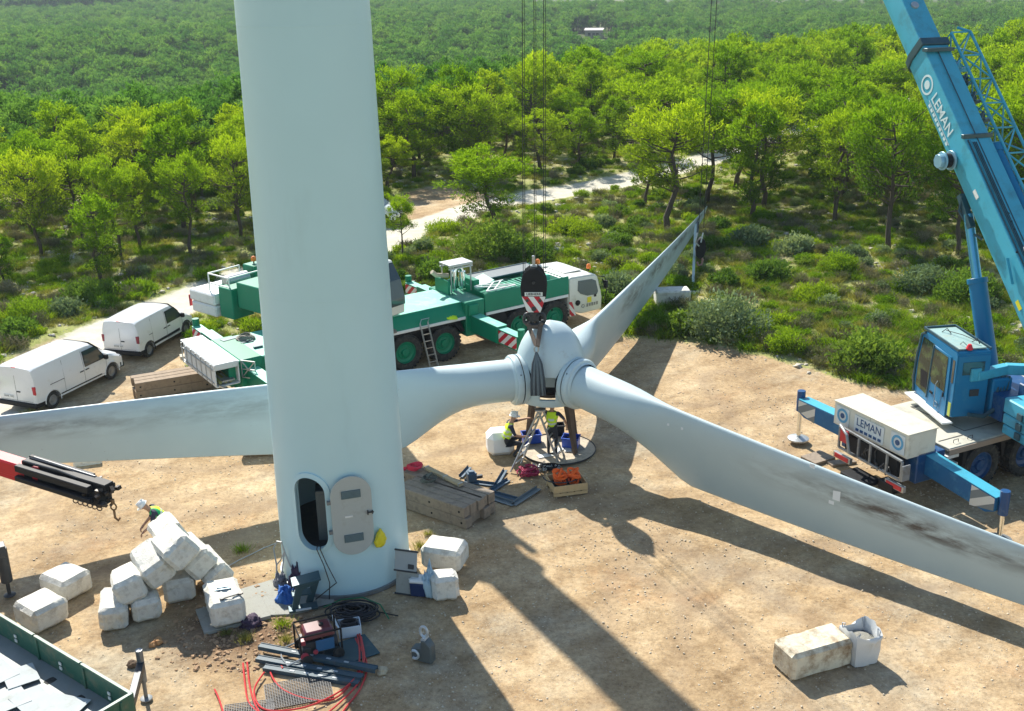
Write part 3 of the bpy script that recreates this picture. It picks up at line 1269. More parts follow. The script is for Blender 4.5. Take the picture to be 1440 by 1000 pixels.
# ------------------------------------------------------------------ wheels
def make_wheel(rad, wid, rimmat, name='wheel', lugs=26, hubcap=False):
    My = Matrix.Rotation(PI / 2, 4, 'X')       # lathe axis z -> -y
    b = MB()
    h = wid / 2
    b.lathe([(rad * .60, -h * .8), (rad * .66, -h), (rad * .9, -h), (rad * .975, -h * .8), (rad * .985, -h * .3), (rad * .985, h * .3), (rad * .975, h * .8), (rad * .9, h), (rad * .66, h), (rad * .60, h * .8)], 36, M=My, caps=False)
    if lugs:
        for k in range(lugs):
            a = 2 * PI * k / lugs
            for sgn in (-1, 1):
                b.box((math.cos(a + .05 * sgn) * rad * .985, sgn * h * .55, math.sin(a + .05 * sgn) * rad * .985), (rad * .05, h * .8, rad * .12), rot=(0, -math.degrees(a), 0))
    t = b.build(name, RUBBER, None, angle=30)
    b = MB()
    b.lathe([(rad * .62, -h * .78), (rad * .58, -h * .80), (rad * .55, -h * .45), (rad * .40, -h * .30), (rad * .36, -h * .42), (rad * .22, -h * .46), (rad * .20, -h * .75), (0.001, -h * .78)], 28, M=My, caps=False)
    b.lathe([(rad * .62, h * .78), (rad * .58, h * .80), (rad * .55, h * .45), (rad * .40, h * .30), (rad * .36, h * .42), (rad * .22, h * .46), (rad * .20, h * .75), (0.001, h * .78)], 28, M=My, caps=False)
    for k in range(10):
        a = 2 * PI * k / 10
        for sgn in (-1, 1):
            b.cyl((math.cos(a) * rad * .30, sgn * h * .38, math.sin(a) * rad * .30), (math.cos(a) * rad * .30, sgn * h * .54, math.sin(a) * rad * .30), rad * .026, n=6)
    r_ = b.build('rim', rimmat, t, angle=30)
    return t, r_


def put_wheels(proto, parent, spots):
    t, r_ = proto
    first = True
    for p in spots:
        if first:
            t.parent = parent
            t.location = p
            first = False
        else:
            c = dup(t, parent, loc=p)
            dup(r_, c)


def boom_section(foot, tip, a, b_, wd, ht, side, mats, parent, name, iM, corner=0.28, edge=None, lip=True):
    d = (tip - foot).normalized()
    up = side.cross(d).normalized()
    if up.z < 0:
        up = -up
    prof = [(-.5, .5), (.5, .5), (.5, -.5 + corner * 1.1), (.42, -.5 + corner * .45), (.24, -.5 + .02), (0, -.5), (-.24, -.5 + .02), (-.42, -.5 + corner * .45), (-.5, -.5 + corner * 1.1)]
    m_ = MB()
    A = [m_.bm.verts.new(foot + d * a + side * x * wd + up * y * ht) for x, y in prof]
    B = [m_.bm.verts.new(foot + d * b_ + side * x * wd + up * y * ht) for x, y in prof]
    m_._f(A)
    m_._f(B[::-1])
    for i in range(len(A)):
        j = (i + 1) % len(A)
        m_._f([A[i], A[j], B[j], B[i]])
    xf(m_, iM)
    sec = m_.build(name, mats, parent, bevel=0.02, angle=30)
    if lip:
        m_ = MB()
        k = 1.12
        A = [m_.bm.verts.new(foot + d * (b_ - .28) + side * x * wd * k + up * y * ht * k) for x, y in prof]
        B = [m_.bm.verts.new(foot + d * (b_ + .02) + side * x * wd * k + up * y * ht * k) for x, y in prof]
        m_._f(A)
        m_._f(B[::-1])
        for i in range(len(A)):
            j = (i + 1) % len(A)
            m_._f([A[i], A[j], B[j], B[i]])
        xf(m_, iM)
        m_.build('collar', edge or DARK, sec, bevel=0.02, angle=30)
    return sec, d, up


# ================================================================== GREEN CRANE
gc = thing('mobile_crane', 'green all terrain crane with ivory driver cab standing behind the white rotor', 'crane', (0.6, 48.07, 0), R(34.5))
GI = inv(gc)
b = MB()
b.box((-5.7, 0, 1.1), (17.0, 1.5, .7))
for X in (-10.9, -9.0, -7.0, -5.12, -1.31, .61):
    b.cyl((X, -1.1, .75), (X, 1.1, .75), .12)
b.build('chassis', BLACK, gc)
put_wheels(make_wheel(.77, .5, GREEN), gc, [(X, s_ * 1.27, .77) for s_ in (-1, 1) for X in (-10.75, -8.88, -7.0, -5.12, -1.31, .61)])
# decks
b = MB()
b.box((-6.3, 0, 2.12), (4.6, 2.3, .36))
b.prism([(-1.15, 2.3), (-1.5, 1.74), (-1.5, 1.66), (-1.15, 1.66)], -8.6, -4.0, 'x')
b.prism([(1.15, 2.3), (1.5, 1.74), (1.5, 1.66), (1.15, 1.66)], -8.6, -4.0, 'x')
b.build('front_deck', GREEN, gc, bevel=.02)
b = MB()
b.box((-6.3, 0, 2.31), (4.6, 2.34, .03))
b.build('deck_plate', MINT, gc, bevel=.01)
for s_ in (-1, 1):
    b = MB()
    b.box((-6.35, s_ * 1.36, 1.70), (4.5, .34, .12))
    b.build('fender_shelf', WHITE, gc, bevel=.01)
    b = MB()
    b.prism([(-8.7, 1.0), (-8.5, 1.62), (-4.35, 1.62), (-4.12, 1.1), (-4.3, 1.1), (-4.6, 1.5), (-8.3, 1.5), (-8.5, 1.0)], s_ * 1.2 - .25, s_ * 1.2 + .25, 'y')
    b.build('mud_guard', BLACK, gc)
b = MB()
b.box((-12.2, 0, 1.5), (4.6, 2.9, .9))
b.box((-10.4, 0, 1.75), (1.2, 2.5, .6))
b.build('rear_body', GREEN, gc, bevel=.03)
b = MB()
b.box((-12.2, 0, 1.97), (4.5, 2.94, .06))
b.build('rear_deck_plate', MINT, gc, bevel=.01)
b = MB()
for k in range(3):
    b.box((-11.6 + k * .8, -1.3, 1.4 + .0 * k), (.7, .32, .09))
    b.box((-11.6 + k * .8, -1.3, 1.15), (.7, .32, .06))
b.build('step', WHITE, gc)
# outriggers
b = MB()
b.box((-3.6, 0, 1.6), (.95, 3.04, 1.5))
b.box((-3.72, -1.56, 2.0), (.5, .10, .5))
b.build('outrigger_box', GREEN, gc, bevel=.04)
b = MB()
b.box((-13.6, 0, 1.35), (.9, 3.04, 1.35))
b.build('outrigger_box', GREEN, gc, bevel=.04)


def outrigger(X, s_, L1, L2, zt, chev, parent, m1, m2, h=.62, wd=.48, jack=True, rot=0):
    b = MB()
    b.box((X, s_ * (1.5 + L1 / 2), zt - h / 2), (wd, L1, h))
    o = b.build('outrigger_beam', m1, parent, bevel=.02)
    b = MB()
    b.box((X, s_ * (1.5 + L1 + L2 / 2), zt - h / 2 - .03), (wd * .84, L2, h * .84))
    b.build('extension', m1, o, bevel=.02)
    b = MB()
    b.box((X, s_ * (1.5 + L1 / 2 + .01), zt + .006), (wd * .98, L1, .012))
    b.box((X, s_ * (1.5 + L1 + L2 / 2), zt - .085 + .01), (wd * .82, L2, .012))
    b.build('top_plate', m2, o)
    if chev:
        y0, y1 = s_ * (1.5 + L1 + .05), s_ * (1.5 + L1 + L2 - .02)
        for sx in (-1, 1):
            b = MB()
            x = X + sx * (wd * .42 + .006)
            b.quad((x, y0, zt - h * .84 - .02), (x, y1, zt - h * .84 - .02), (x, y1, zt - .12), (x, y0, zt - .12))
            b.build('warning_stripes', chev, o, fix=False)
    if jack:
        ye = s_ * (1.5 + L1 + L2 + .02)
        b = MB()
        b.cyl((X, ye, .12), (X, ye, zt - .1), .085)
        b.build('jack', CHROME, o)
        b = MB()
        b.cyl((X, ye, zt - .35), (X, ye, zt + .22), .15)
        b.build('jack_housing', m1, o, bevel=.01)
        b = MB()
        b.lathe([(.34, 0.08), (.34, .13), (.1, .2)], 20, M=Matrix.Translation((X, ye, 0)))
        b.build('foot', GALV, o)
    return o


outrigger(-3.6, -1, 2.0, 1.35, 1.75, CHEV_YZ, gc, GREEN, MINT, h=.72, wd=.5)
outrigger(-3.6, 1, 1.5, 1.1, 2.0, CHEV_YZ, gc, GREEN, MINT)
outrigger(-13.6, -1, 1.9, 1.3, 1.65, CHEV_YZ, gc, GREEN, MINT)
outrigger(-13.6, 1, 1.7, 1.2, 1.85, CHEV_YZ, gc, GREEN, MINT)
# engine housing between outriggers and cab
b = MB()
for s_ in (-1, 1):
    b.box((-.85, s_ * 1.46, 2.13), (4.5, .08, .82))
b.box((-.85, 0, 1.98), (4.4, 2.8, .3))
b.box((-1.6, -.1, 2.2), (2.2, 1.5, .3))
b.build('engine_housing', GREEN, gc, bevel=.02)
b = MB()
b.box((-.85, -1.49, 1.66), (4.4, .06, .12))
b.box((-.85, 1.49, 1.66), (4.4, .06, .12))
b.build('trim_stripe', WHITE, gc)
b = MB()
b.box((-.6, .85, 2.56), (3.3, .85, .05), rot=(6, 0, 0))
gp_ = b.build('dark_panel', mat('panel_grey', (.20, .22, .21), rough=.45), gc, bevel=.01)
b = MB()
for (x, y, sx, sy) in ((-.6, .42, 3.36, .05), (-.6, 1.29, 3.36, .05), (-2.26, .85, .05, .9), (1.06, .85, .05, .9)):
    b.box((x, y, 2.58 + (y - .85) * .1), (sx, sy, .07))
b.build('panel_frame', TEAL, gp_)
for k in range(9):
    b = MB()
    b.box((-1.2 + k * .22, -.35, 2.365), (.05, 1.0, .03))
    b.build('grille_bar', MINT, gc)
b = MB()
for (x0, y0, x1, y1) in ((-2.9, -1.35, -1.9, -.4), (-2.5, -1.35, -1.5, -.4), (-2.9, -.5, -1.9, -1.3), (-2.5, -.4, -1.4, -1.3), (-2.9, -1.35, -1.4, -1.35), (-2.9, -.4, -1.4, -.4)):
    b.beam((x0, y0, 2.6), (x1, y1, 2.62), .05, .05)
b.build('folded_ladder_rack', WHITE, gc)
b = MB()
b.box((.75, .15, 2.25), (.9, 1.1, .35))
b.box((-2.2, .2, 2.52), (1.0, .9, .16), rot=(8, -14, 0))
b.build('tool_bin', MINT, gc, bevel=.03)
b = MB()
b.prism([(-2.1, 1.62), (-1.9, 1.2), (-1.75, .85), (-2.2, .7), (-2.9, 1.0), (-3.1, 1.62)], -1.45, -1.0, 'y')
b.prism([(-.35 + math.cos(a) * .93, .75 + math.sin(a) * .93) for a in [R(k) for k in range(20, 161, 14)]] + [(-1.3, 1.55), (.6, 1.55)], -1.44, -1.1, 'y')
b.build('wheel_arch', BLACK, gc)
# exhaust
b = MB()
pts = [(-3.45, .35, 2.3), (-3.45, .35, 3.15)] + [(-3.45 + .2 * (1 - math.cos(R(k))), .35, 3.15 + .22 * math.sin(R(k))) for k in (30, 60, 90, 120, 150)] + [(-3.05, .35, 3.1), (-3.05, .35, 2.4)]
b.tube(pts, .12, 12)
b.cyl((-3.05, .35, 2.5), (-3.05, .35, 3.15), .16)
b.build('exhaust_pipe', CHROME, gc)
b = MB()
b.tube([(-3.6, .6, 3.0), (-3.9, .6, 3.05), (-4.2, .6, 3.12), (-4.4, .6, 3.3)], .10, 10)
b.build('exhaust_outlet', mat('beige_pipe', (.5, .42, .3), rough=.5), gc)
b = MB()
for x in (-3.75, -2.75):
    for y in (.1, .85):
        b.beam((x, y, 2.3), (x, y, 3.5), .05, .05)
for z in (3.5, 3.4):
    b.beam((-3.85, .1, z), (-2.65, .1, z), .05, .05)
    b.beam((-3.85, .85, z), (-2.65, .85, z), .05, .05)
b.box((-3.25, .48, 3.56), (1.2, .85, .05))
b.build('exhaust_guard', GALV, gc)
b = MB()
b.box((-3.95, .5, 2.6), (.12, 1.1, .7))
b.box((-2.55, .5, 2.5), (.3, 1.1, .5))
b.build('guard_plate', GREEN, gc, bevel=.02)
# driver cab
b = MB()
side = [(1.43, .72), (1.43, 2.36), (1.6, 2.42), (2.95, 2.36), (3.12, 2.2), (3.32, 1.5), (3.38, 1.2), (3.36, .62), (2.2, .62), (1.9, .72)]
b.prism(side, -1.42, 1.42, 'y')
cabg = b.build('driver_cab', CABW, gc, bevel=.06, seg=2)
for s_ in (-1, 1):
    b = MB()
    y = s_ * 1.432
    b.prism([(1.98, 2.2), (2.75, 2.16), (2.98, 2.05), (3.12, 1.52), (3.05, 1.40), (2.5, 1.42), (2.1, 1.58), (1.95, 1.75)], y - .012, y + .012, 'y')
    b.build('side_window', GLASS, cabg)
b = MB()
b.quad((3.33, -1.3, 1.50), (3.33, 1.3, 1.50), (3.135, 1.25, 2.24), (3.135, -1.25, 2.24))
xf(b, Matrix.Translation((.02, 0, .01)))
b.build('windscreen', GLASS, cabg, fix=False)
b = MB()
b.tube([(3.1, -1.45, 2.25), (3.35, -1.62, 2.2), (3.45, -1.62, 1.9)], .025, 6)
b.box((3.42, -1.62, 1.85), (.1, .2, .34))
b.tube([(3.3, -1.5, 2.1), (3.5, -1.6, 1.5), (3.45, -1.5, 1.1)], .03, 6)
b.build('mirror', BLACK, cabg, bevel=.01)
b = MB()
b.cyl((1.95, -1.41, 1.18), (1.95, -1.45, 1.18), .13, n=18)
b.box((2.95, -1.44, 1.35), (.12, .03, .1))
b.build('filler_cap', BLACK, cabg)
b = MB()
b.box((2.62, -1.432, 1.22), (.24, .012, .26))
b.build('sticker', YELLOW, cabg)
Mt = frameM((2.75, -1.436, .98), (1, 0, 0), (0, 0, 1))
b = MB()
b.lathe([(.06, -.004), (.09, -.004), (.09, .004), (.06, .004)], 18, M=Mt @ Matrix.Translation((-.5, 0, 0)), caps=False)
for k in range(5):
    b.box((-.25 + k * .14, 0, .002), (.09, .13 if k % 2 else .15, .006), M=Mt)
b.build('door_logo', mat('print_grey', (.25, .25, .22)), cabg)
b = MB()
b.quad((1.5, -1.436, .62), (1.85, -1.436, .62), (1.62, -1.436, 1.3), (1.45, -1.436, 1.3))
b.build('warning_stripes', CHEV_XZ2, cabg, fix=False)
b = MB()
b.box((2.25, .1, 2.43), (1.0, 1.6, .04))
b.box((1.75, .9, 2.45), (.3, .5, .06))
b.build('roof_hatch', CABW, cabg, bevel=.015)
for (x, y) in ((1.65, 1.2), (2.95, -.95)):
    b = MB()
    b.cyl((x, y, 2.4), (x, y, 2.52), .03)
    st_ = b.build('beacon_stem', BLACK, gc)
    b = MB()
    b.lathe([(.10, 2.52), (.115, 2.55), (.10, 2.68), (.05, 2.73), (.001, 2.735)], 14, M=Matrix.Translation((x, y, 0)))
    b.build('beacon', ORANGE, st_)
# rear rack box: open white crate frame
b = MB()
x0, x1, y0, y1, z0, z1 = -15.1, -14.2, -1.72, 1.95, 1.25, 2.1
b.box(((x0 + x1) / 2, (y0 + y1) / 2, z1), (x1 - x0, y1 - y0, .06))
b.box((x0, (y0 + y1) / 2 - .2, (z0 + z1) / 2), (.05, (y1 - y0) - .4, z1 - z0))
b.box((x1, (y0 + y1) / 2, (z0 + z1) / 2), (.05, y1 - y0, z1 - z0))
b.box(((x0 + x1) / 2, (y0 + y1) / 2, z0), (x1 - x0, y1 - y0, .05))
b.box(((x0 + x1) / 2, y0 + .02, z1 - .1), (x1 - x0, .05, .2))
b.build('rear_rack', mat('rack_white', (.62, .64, .63), rough=.5, var=.08, dirt=(.3, .3, .28), dirt_amt=.4, dscale=3), gc, bevel=.012)
b = MB()
for k in range(7):
    y = y0 + .35 + k * .52
    b.box((x0 - .035, y, (z0 + z1) / 2), (.03, .05, .8))
b.box((x0 - .04, .1, z0 + .15), (.03, 3.4, .05))
b.box((x0 - .04, .1, z1 - .2), (.03, 3.4, .05))
b.build('rack_ribs', GALV, gc)
b = MB()
Mg = frameM((-13.85, -1.78, 1.7), (.55, -.8, 0), (0, 0, 1))
for p0, p1 in (((-.3, -.33), (.3, -.33)), ((-.3, .33), (.3, .33)), ((-.3, -.33), (-.3, .33)), ((.3, -.33), (.3, .33)), ((-.3, -.33), (.3, .33)), ((-.3, .33), (.3, -.33)), ((-.3, 0), (.3, 0))):
    b.beam(Mg @ Vector((p0[0], p0[1], 0)), Mg @ Vector((p1[0], p1[1], 0)), .035, .035)
b.build('grid_door', GALV, gc)
b = MB()
b.beam((-15.0, -1.7, 1.3), (-14.3, -2.6, .9), .06, .06)
b.box((-14.6, -1.2, 1.4), (.5, .9, .06))
b.build('rack_ramp', GALV, gc)
b = MB()
for k in range(3):
    b.beam((-14.9 + k * .2, -1.6, 1.36), (-14.9 + k * .22, .6, 1.5), .1, .1)
b.build('stowed_poles', mat('dull_yellow', (.3, .29, .1)), gc)
b = MB()
b.box((-13.4, 1.15, 2.02), (.7, .3, .05), rot=(0, 0, 8))
b.box((-13.0, .35, 2.02), (.5, .08, .04), rot=(0, 0, -6))
b.box((-12.9, -.5, 2.04), (.35, .12, .08))
b.build('deck_fitting', TEAL, gc)
# ---- superstructure
SX, SY = -7.62, 42.42
tipH = Vector((HX, HY, 46))
sa = math.atan2(HY - SY, HX - SX)
sf, slf = Vector((math.cos(sa), math.sin(sa), 0)), Vector((-math.sin(sa), math.cos(sa), 0))


def S(f, l, z):
    return Vector((SX, SY, 0)) + sf * f + slf * l + Vector((0, 0, z))


def sbox(b, f0, f1, l0, l1, z0, z1):
    b.prism([(S(f, l, 0).x, S(f, l, 0).y) for f, l in ((f0, l0), (f1, l0), (f1, l1), (f0, l1))], z0, z1, 'z')


b = MB()
b.cyl(S(0, 0, 1.9), S(0, 0, 2.45), 1.0, n=28)
xf(b, GI).build('slew_ring', DARK, gc)
b = MB()
sbox(b, -4.6, 1.3, -.55, .55, 2.45, 3.1)
sbox(b, -3.8, -1.4, -1.15, 1.15, 2.5, 3.6)
xf(b, GI).build('turntable', GREEN, gc, bevel=.03)
foot = S(-1.6, 0, 3.3)
sec1, bd, bu = boom_section(foot, tipH, -.4, 11.0, 1.4, 1.75, slf, GREEN, gc, 'boom_base', GI, edge=GREEN)
Lb = (tipH - foot).length
boom_section(foot, tipH, 10.9, 18.5, 1.22, 1.5, slf, GREEN, gc, 'boom_section', GI, edge=GREEN)
boom_section(foot, tipH, 18.4, 30, 1.05, 1.3, slf, GREEN, gc, 'boom_section', GI, edge=GREEN)
boom_section(foot, tipH, 29.9, Lb + .3, .8, 1.05, slf, GREEN, gc, 'boom_section', GI, edge=GREEN)
b = MB()
b.cyl(S(1.0, 0, 2.6), foot + bd * 7 - bu * .75, .28)
xf(b, GI).build('luffing_cylinder', GREEN, gc)
for a0, sd0 in ((9.2, 1), (15.6, -1)):
    b = MB()
    b.beam(foot + bd * a0 + slf * sd0 * .5, foot + bd * (a0 + .9) + slf * sd0 * .5, 1.1, .8, up=bu)
    b.beam(foot + bd * (a0 + .2) + slf * sd0 * 1.0, foot + bd * (a0 + 1.6) + slf * sd0 * 1.15, .22, .22, up=bu)
    xf(b, GI).build('jib_bracket', GREEN, gc, bevel=.03)
b = MB()
b.box((0, 0, 0), (1.0, .9, 1.1))
xf(b, GI @ (Matrix.Translation(tipH - sf * .1) @ Matrix.Rotation(sa, 4, 'Z'))).build('boom_head', GREEN, gc, bevel=.05)
# upper cab
Mc = GI @ (Matrix.Translation(S(1.0, 2.2, .35)) @ Matrix.Rotation(sa, 4, 'Z'))
b = MB()
b.prism([(-.9, 2.1), (-.9, 4.1), (-.7, 4.25), (.5, 4.2), (.95, 3.5), (1.15, 2.8), (1.1, 2.1)], -.45, .45, 'y', Mc)
cu_ = b.build('operator_cab', CABW, gc, bevel=.04)
for s_ in (-1, 1):
    b = MB()
    b.prism([(-.6, 2.45), (-.6, 4.08), (.46, 4.08), (.89, 3.45), (1.07, 2.8), (1.07, 2.45)], s_ * .456 - .01, s_ * .456 + .01, 'y', Mc)
    b.build('side_window', GLASS, cu_)
b = MB()
for (xa, za), (xb, zb2) in (((1.18, 2.5), (1.18, 2.8)), ((1.18, 2.8), (.98, 3.5)), ((.98, 3.5), (.56, 4.12))):
    b.quad(*[Mc @ Vector(p) for p in ((xa + .01, -.4, za), (xa + .01, .4, za), (xb + .01, .4, zb2), (xb + .01, -.4, zb2))])
b.build('windscreen', GLASS, cu_, fix=False)
# counterweight, white slabs with pockets
for k, (z0, z1, a0, a1, w_) in enumerate(((1.95, 2.42, -6.6, -4.9, 1.5), (2.44, 2.92, -6.7, -4.95, 1.5))):
    b = MB()
    sbox(b, a0, a1, -w_, w_, z0, z1)
    xf(b, GI).build('counterweight_slab', WHITE, gc, bevel=.06)
b = MB()
sbox(b, -4.8, -3.9, -1.35, -.3, 2.0, 3.3)
sbox(b, -5.5, -4.7, .5, 1.2, 2.95, 3.75)
sbox(b, -5.4, -4.4, -.9, .4, 2.95, 3.2)
xf(b, GI).build('winch_housing', GREEN, gc, bevel=.03)
b = MB()
b.cyl(S(-5.0, -.8, 3.3), S(-5.0, .3, 3.3), .28, n=20)
xf(b, GI).build('winch_drum', GALV, gc)
b = MB()
for (f0, l0, f1, l1, z0, z1) in ((-5.6, -1.2, -5.6, .4, 3.7, 3.7), (-5.6, -1.2, -4.2, -1.2, 3.7, 3.7), (-4.2, -1.2, -4.2, .4, 3.7, 3.7), (-5.6, -1.2, -5.6, -1.2, 2.9, 3.7), (-5.6, .4, -5.6, .4, 2.9, 3.7), (-4.2, -1.2, -4.2, -1.2, 2.9, 3.7), (-5.6, -1.2, -4.2, -1.2, 3.3, 3.3), (-5.6, -.4, -4.2, -1.2, 3.0, 3.7)):
    b.beam(S(f0, l0, z0), S(f1, l1, z1), .05, .05)
xf(b, GI).build('guard_rail', WHITE, gc)
b = MB()
b.beam(S(-6.4, .9, 2.95), S(-5.3, -.6, 2.95), .1, .04)
b.beam(S(-6.3, .1, 2.95), S(-5.6, .8, 2.95), .1, .04)
xf(b, GI).build('loose_strap', CANVAS, gc)
b = MB()
b.cyl(S(-5.15, .85, 3.75), S(-5.15, .85, 3.86), .03)
st_ = xf(b, GI).build('beacon_stem', BLACK, gc)
b = MB()
b.lathe([(.10, 3.86), (.115, 3.89), (.10, 4.02), (.05, 4.07), (.001, 4.075)], 14, M=Matrix.Translation(S(-5.15, .85, 0)))
xf(b, GI).build('beacon', ORANGE, st_)
b = MB()
for l in (-1.45, 1.45):
    p = S(-6.72, l, 2.4)
    b.box((p.x, p.y, p.z), (.05, .12, .5), rot=(0, 0, math.degrees(sa)))
xf(b, GI).build('tail_marker', REDM, gc)

# ropes and hook block
hb = thing('hook_block', 'black crane hook block with red and white striped cheeks hanging over the rotor dome', 'hook block', (HX - .52, HY - .15, 0))
hbx, hby = HX - .52, HY - .15
fr = Matrix.Rotation(R(-4), 4, 'Z')
zc_ = 5.75


def cheek(y):
    return [(-.12, .76), (.12, .76), (.30, .62), (.40, .36), (.43, .12), (.41, -.12), (.36, -.3), (.22, -.72), (-.22, -.72), (-.36, -.3), (-.41, -.12), (-.43, .12), (-.40, .36), (-.30, .62)]


b = MB()
for y in (-.24, -.08, .08, .24):
    b.prism([(x, z + zc_) for x, z in cheek(0)], y - .025, y + .025, 'y', fr)
b.build('cheek_plate', BLACK, hb, bevel=.012)
b = MB()
for y in (-.16, 0, .16):
    b.cyl(fr @ Vector((0, y - .05, zc_ + .28)), fr @ Vector((0, y + .05, zc_ + .28)), .36, n=24)
b.build('sheave', DARK, hb)
b = MB()
b.prism([(x, z + zc_) for x, z in ((-.385, -.17), (.385, -.17), (.345, -.32), (.215, -.70), (-.215, -.70), (-.345, -.32))], -.275, -.268, 'y', fr)
HCH = chevron_mat('hook_chevrons', (.75, .75, .72), (.5, .012, .03), 3.3, R(35), 'XZ')
b.build('warning_stripes', HCH, hb)
b = MB()
b.prism([(x, z + zc_) for x, z in ((-.385, -.17), (.385, -.17), (.345, -.32), (.215, -.70), (-.215, -.70), (-.345, -.32))], .268, .275, 'y', fr)
b.build('warning_stripes', HCH, hb)
b = MB()
b.prism([(-.29, -.15 + zc_), (.29, -.15 + zc_), (.29, -.02 + zc_), (-.29, -.02 + zc_)], -.283, -.276, 'y', fr)
np_ = b.build('nameplate', WHITE, hb)
text_obj('LIEBHERR', .115, BLACK, np_, fr @ frameM((0, -.288, zc_ - .085), (1, 0, 0), (0, 0, 1)), sx=.98)
b = MB()
for (x, z) in ((-.21, -.3), (.2, -.3), (0, -.58), (0, .30)):
    b.cyl(fr @ Vector((x, -.31, zc_ + z)), fr @ Vector((x, .31, zc_ + z)), .05 if z > -.5 else .08, n=12)
b.build('bolt', DARK, hb)
b = MB()
for s_ in (-1, 1):
    b.tube([fr @ Vector((s_ * .22 + .13 * math.cos(R(a)), 0, zc_ - 1.02 + .19 * math.sin(R(a)))) for a in range(0, 360, 30)], .055, 8, closed=True)
b.cyl((0, 0, zc_ - .72), (0, 0, zc_ - .9), .16)
b.box((0, 0, zc_ - .95), (.3, .3, .22))
b.tube([(0.0 + .3 * math.cos(R(a)), 0, zc_ - 1.06 + .17 * math.sin(R(a))) for a in range(180, 361, 20)], .07, 8)
b.build('ramshorn_hook', DARK, hb, bevel=.01)
b = MB()
b.box((0, 0, zc_ + .95), (.10, .1, .35))
b.box((0, 0, zc_ + .78), (.22, .14, .08))
b.build('rope_socket', GALV, hb, bevel=.01)
for k, dx in enumerate((-.36, .02, .34)):
    rp = MB()
    rp.cyl((hbx + dx * .95, hby, zc_ + (.5 if dx else .95)), (HX + dx * .8 - .1, HY, 45.6), .012, n=6)
    rp.cyl((hbx + dx * .95 + .06, hby + .12, zc_ + (.5 if dx else .95)), (HX + dx * .8 - .04, HY + .12, 45.6), .009, n=6)
    o = rp.build('hoist_rope', CABLE)
    tag(o, ('left', 'middle', 'right')[k] + 'most of the three hoist ropes running up from the striped hook block', 'rope', 'hoist ropes of the striped hook block')
# slings
sg = thing('lifting_sling', 'brown doubled sling hanging in a V from the hook to the rotor dome', 'sling', (hbx, hby, 0))
top1, top2 = Vector((-.2, -.22, zc_ - 1.15)), Vector((.2, -.22, zc_ - 1.15))
low = Vector((.03, -1.0, height_for(hbx, hby - 1.0, 487)))
b = MB()
b.beam(top1, low, .13, .05, up=(0, 1, 0))
b.build('strap', BROWNS, sg)
b = MB()
b.beam(top2 + Vector((0, -.02, 0)), low + Vector((.03, -.03, 0)), .15, .05, up=(0, 1, 0))
b.build('strap', BROWNS, sg)
b = MB()
b.tube([(-.26, -.22, zc_ - 1.1), (-.12, -.27, zc_ - 1.2), (.12, -.27, zc_ - 1.2), (.26, -.22, zc_ - 1.1)], .07, 8)
b.build('strap_loop', BROWNS, sg)
sg2 = thing('sling_bundle', 'grey bundle of round slings hanging from a shackle in front of the dark hatch', 'sling', (hbx, hby, 0))
b = MB()
b.tube([(low.x + .07 * math.cos(R(a)), low.y, low.z - .1 + .11 * math.sin(R(a))) for a in range(0, 360, 30)], .028, 7, closed=True)
b.build('shackle', GALV, sg2)
for k in range(7):
    b = MB()
    x = (k - 3) * .048
    b.tube([(low.x, low.y, low.z - .2), (low.x + x * .9 + .015, low.y - .17 - .02 * (k % 2), low.z - .55), (low.x + x * 1.35 + .03, low.y - .28 - .03 * (k % 2), low.z - 1.15), (low.x + x * 1.5 + .04, low.y - .22, low.z - 1.62)], [.035, .05, .052, .04], 6)
    b.build('sling', SLING if k % 2 else mat('sling_gap_shade', (.05, .06, .07), rough=.8, var=.3), sg2)  # every other strand coloured dark for the shade in the gaps

# ================================================================== BLUE CRANE
BX, BY, BA = 11.2, 31.2, R(26)
bc = thing('mobile_crane', 'blue all terrain crane with raised boom and cream deck at the right edge', 'crane', (BX, BY, 0), BA)
BI = inv(bc)
b = MB()
b.box((7, .2, 1.05), (13, 1.7, .75))
b.build('chassis', BLACK, bc)
put_wheels(make_wheel(.78, .5, DBLUE), bc, [(X, s_, .78) for s_ in (-1.2, 1.6) for X in (3.0, 5.0, 6.9, 9.5, 11.4)])
b = MB()
b.box((7.0, .25, 1.66), (11.0, 3.4, .12))
b.build('deck', mat('dusty_cream_deck', (.52, .50, .41), rough=.6, var=.12, vscale=1.5, dirt=(.3, .28, .22), dirt_amt=.45, dscale=1.4), bc, bevel=.02)
b = MB()
b.box((2.9, -1.47, 1.60), (2.9, .04, .18))
b.build('deck_edge', mat('dull_brown_edge', (.30, .24, .19), rough=.7), bc)
b = MB()
for (x, y, sx, sy) in ((2.1, -.9, 1.0, .03), (2.9, .4, .03, 2.2), (2.0, .5, .7, .5), (3.7, -.7, 1.6, .03), (3.1, 1.5, .4, .12)):
    b.box((x, y, 1.728), (sx, sy, .012))
b.build('deck_seam', mat('seam_grey', (.12, .12, .11)), bc)
b = MB()
for x in (1.9, 2.5):
    b = MB()
    b.tube([(x, -1.2, 1.73), (x, -1.2, 1.82), (x + .2, -1.2, 1.82), (x + .2, -1.2, 1.73)], .012, 5)
    b.build('deck_handle', DARK, bc)
b = MB()
b.prism([(2.2, 1.0), (2.3, 1.5), (3.7, 1.5), (3.8, 1.0), (3.9, 1.0), (3.9, 1.56), (2.1, 1.56), (2.1, 1.0)], -1.45, -.9, 'y')
b.build('mud_guard', BLACK, bc)
b = MB()
b.box((1.66, -1.3, 1.42), (.5, .3, .1))
b.box((1.66, -1.3, 1.12), (.5, .3, .1))
b.build('step', WHITE, bc)
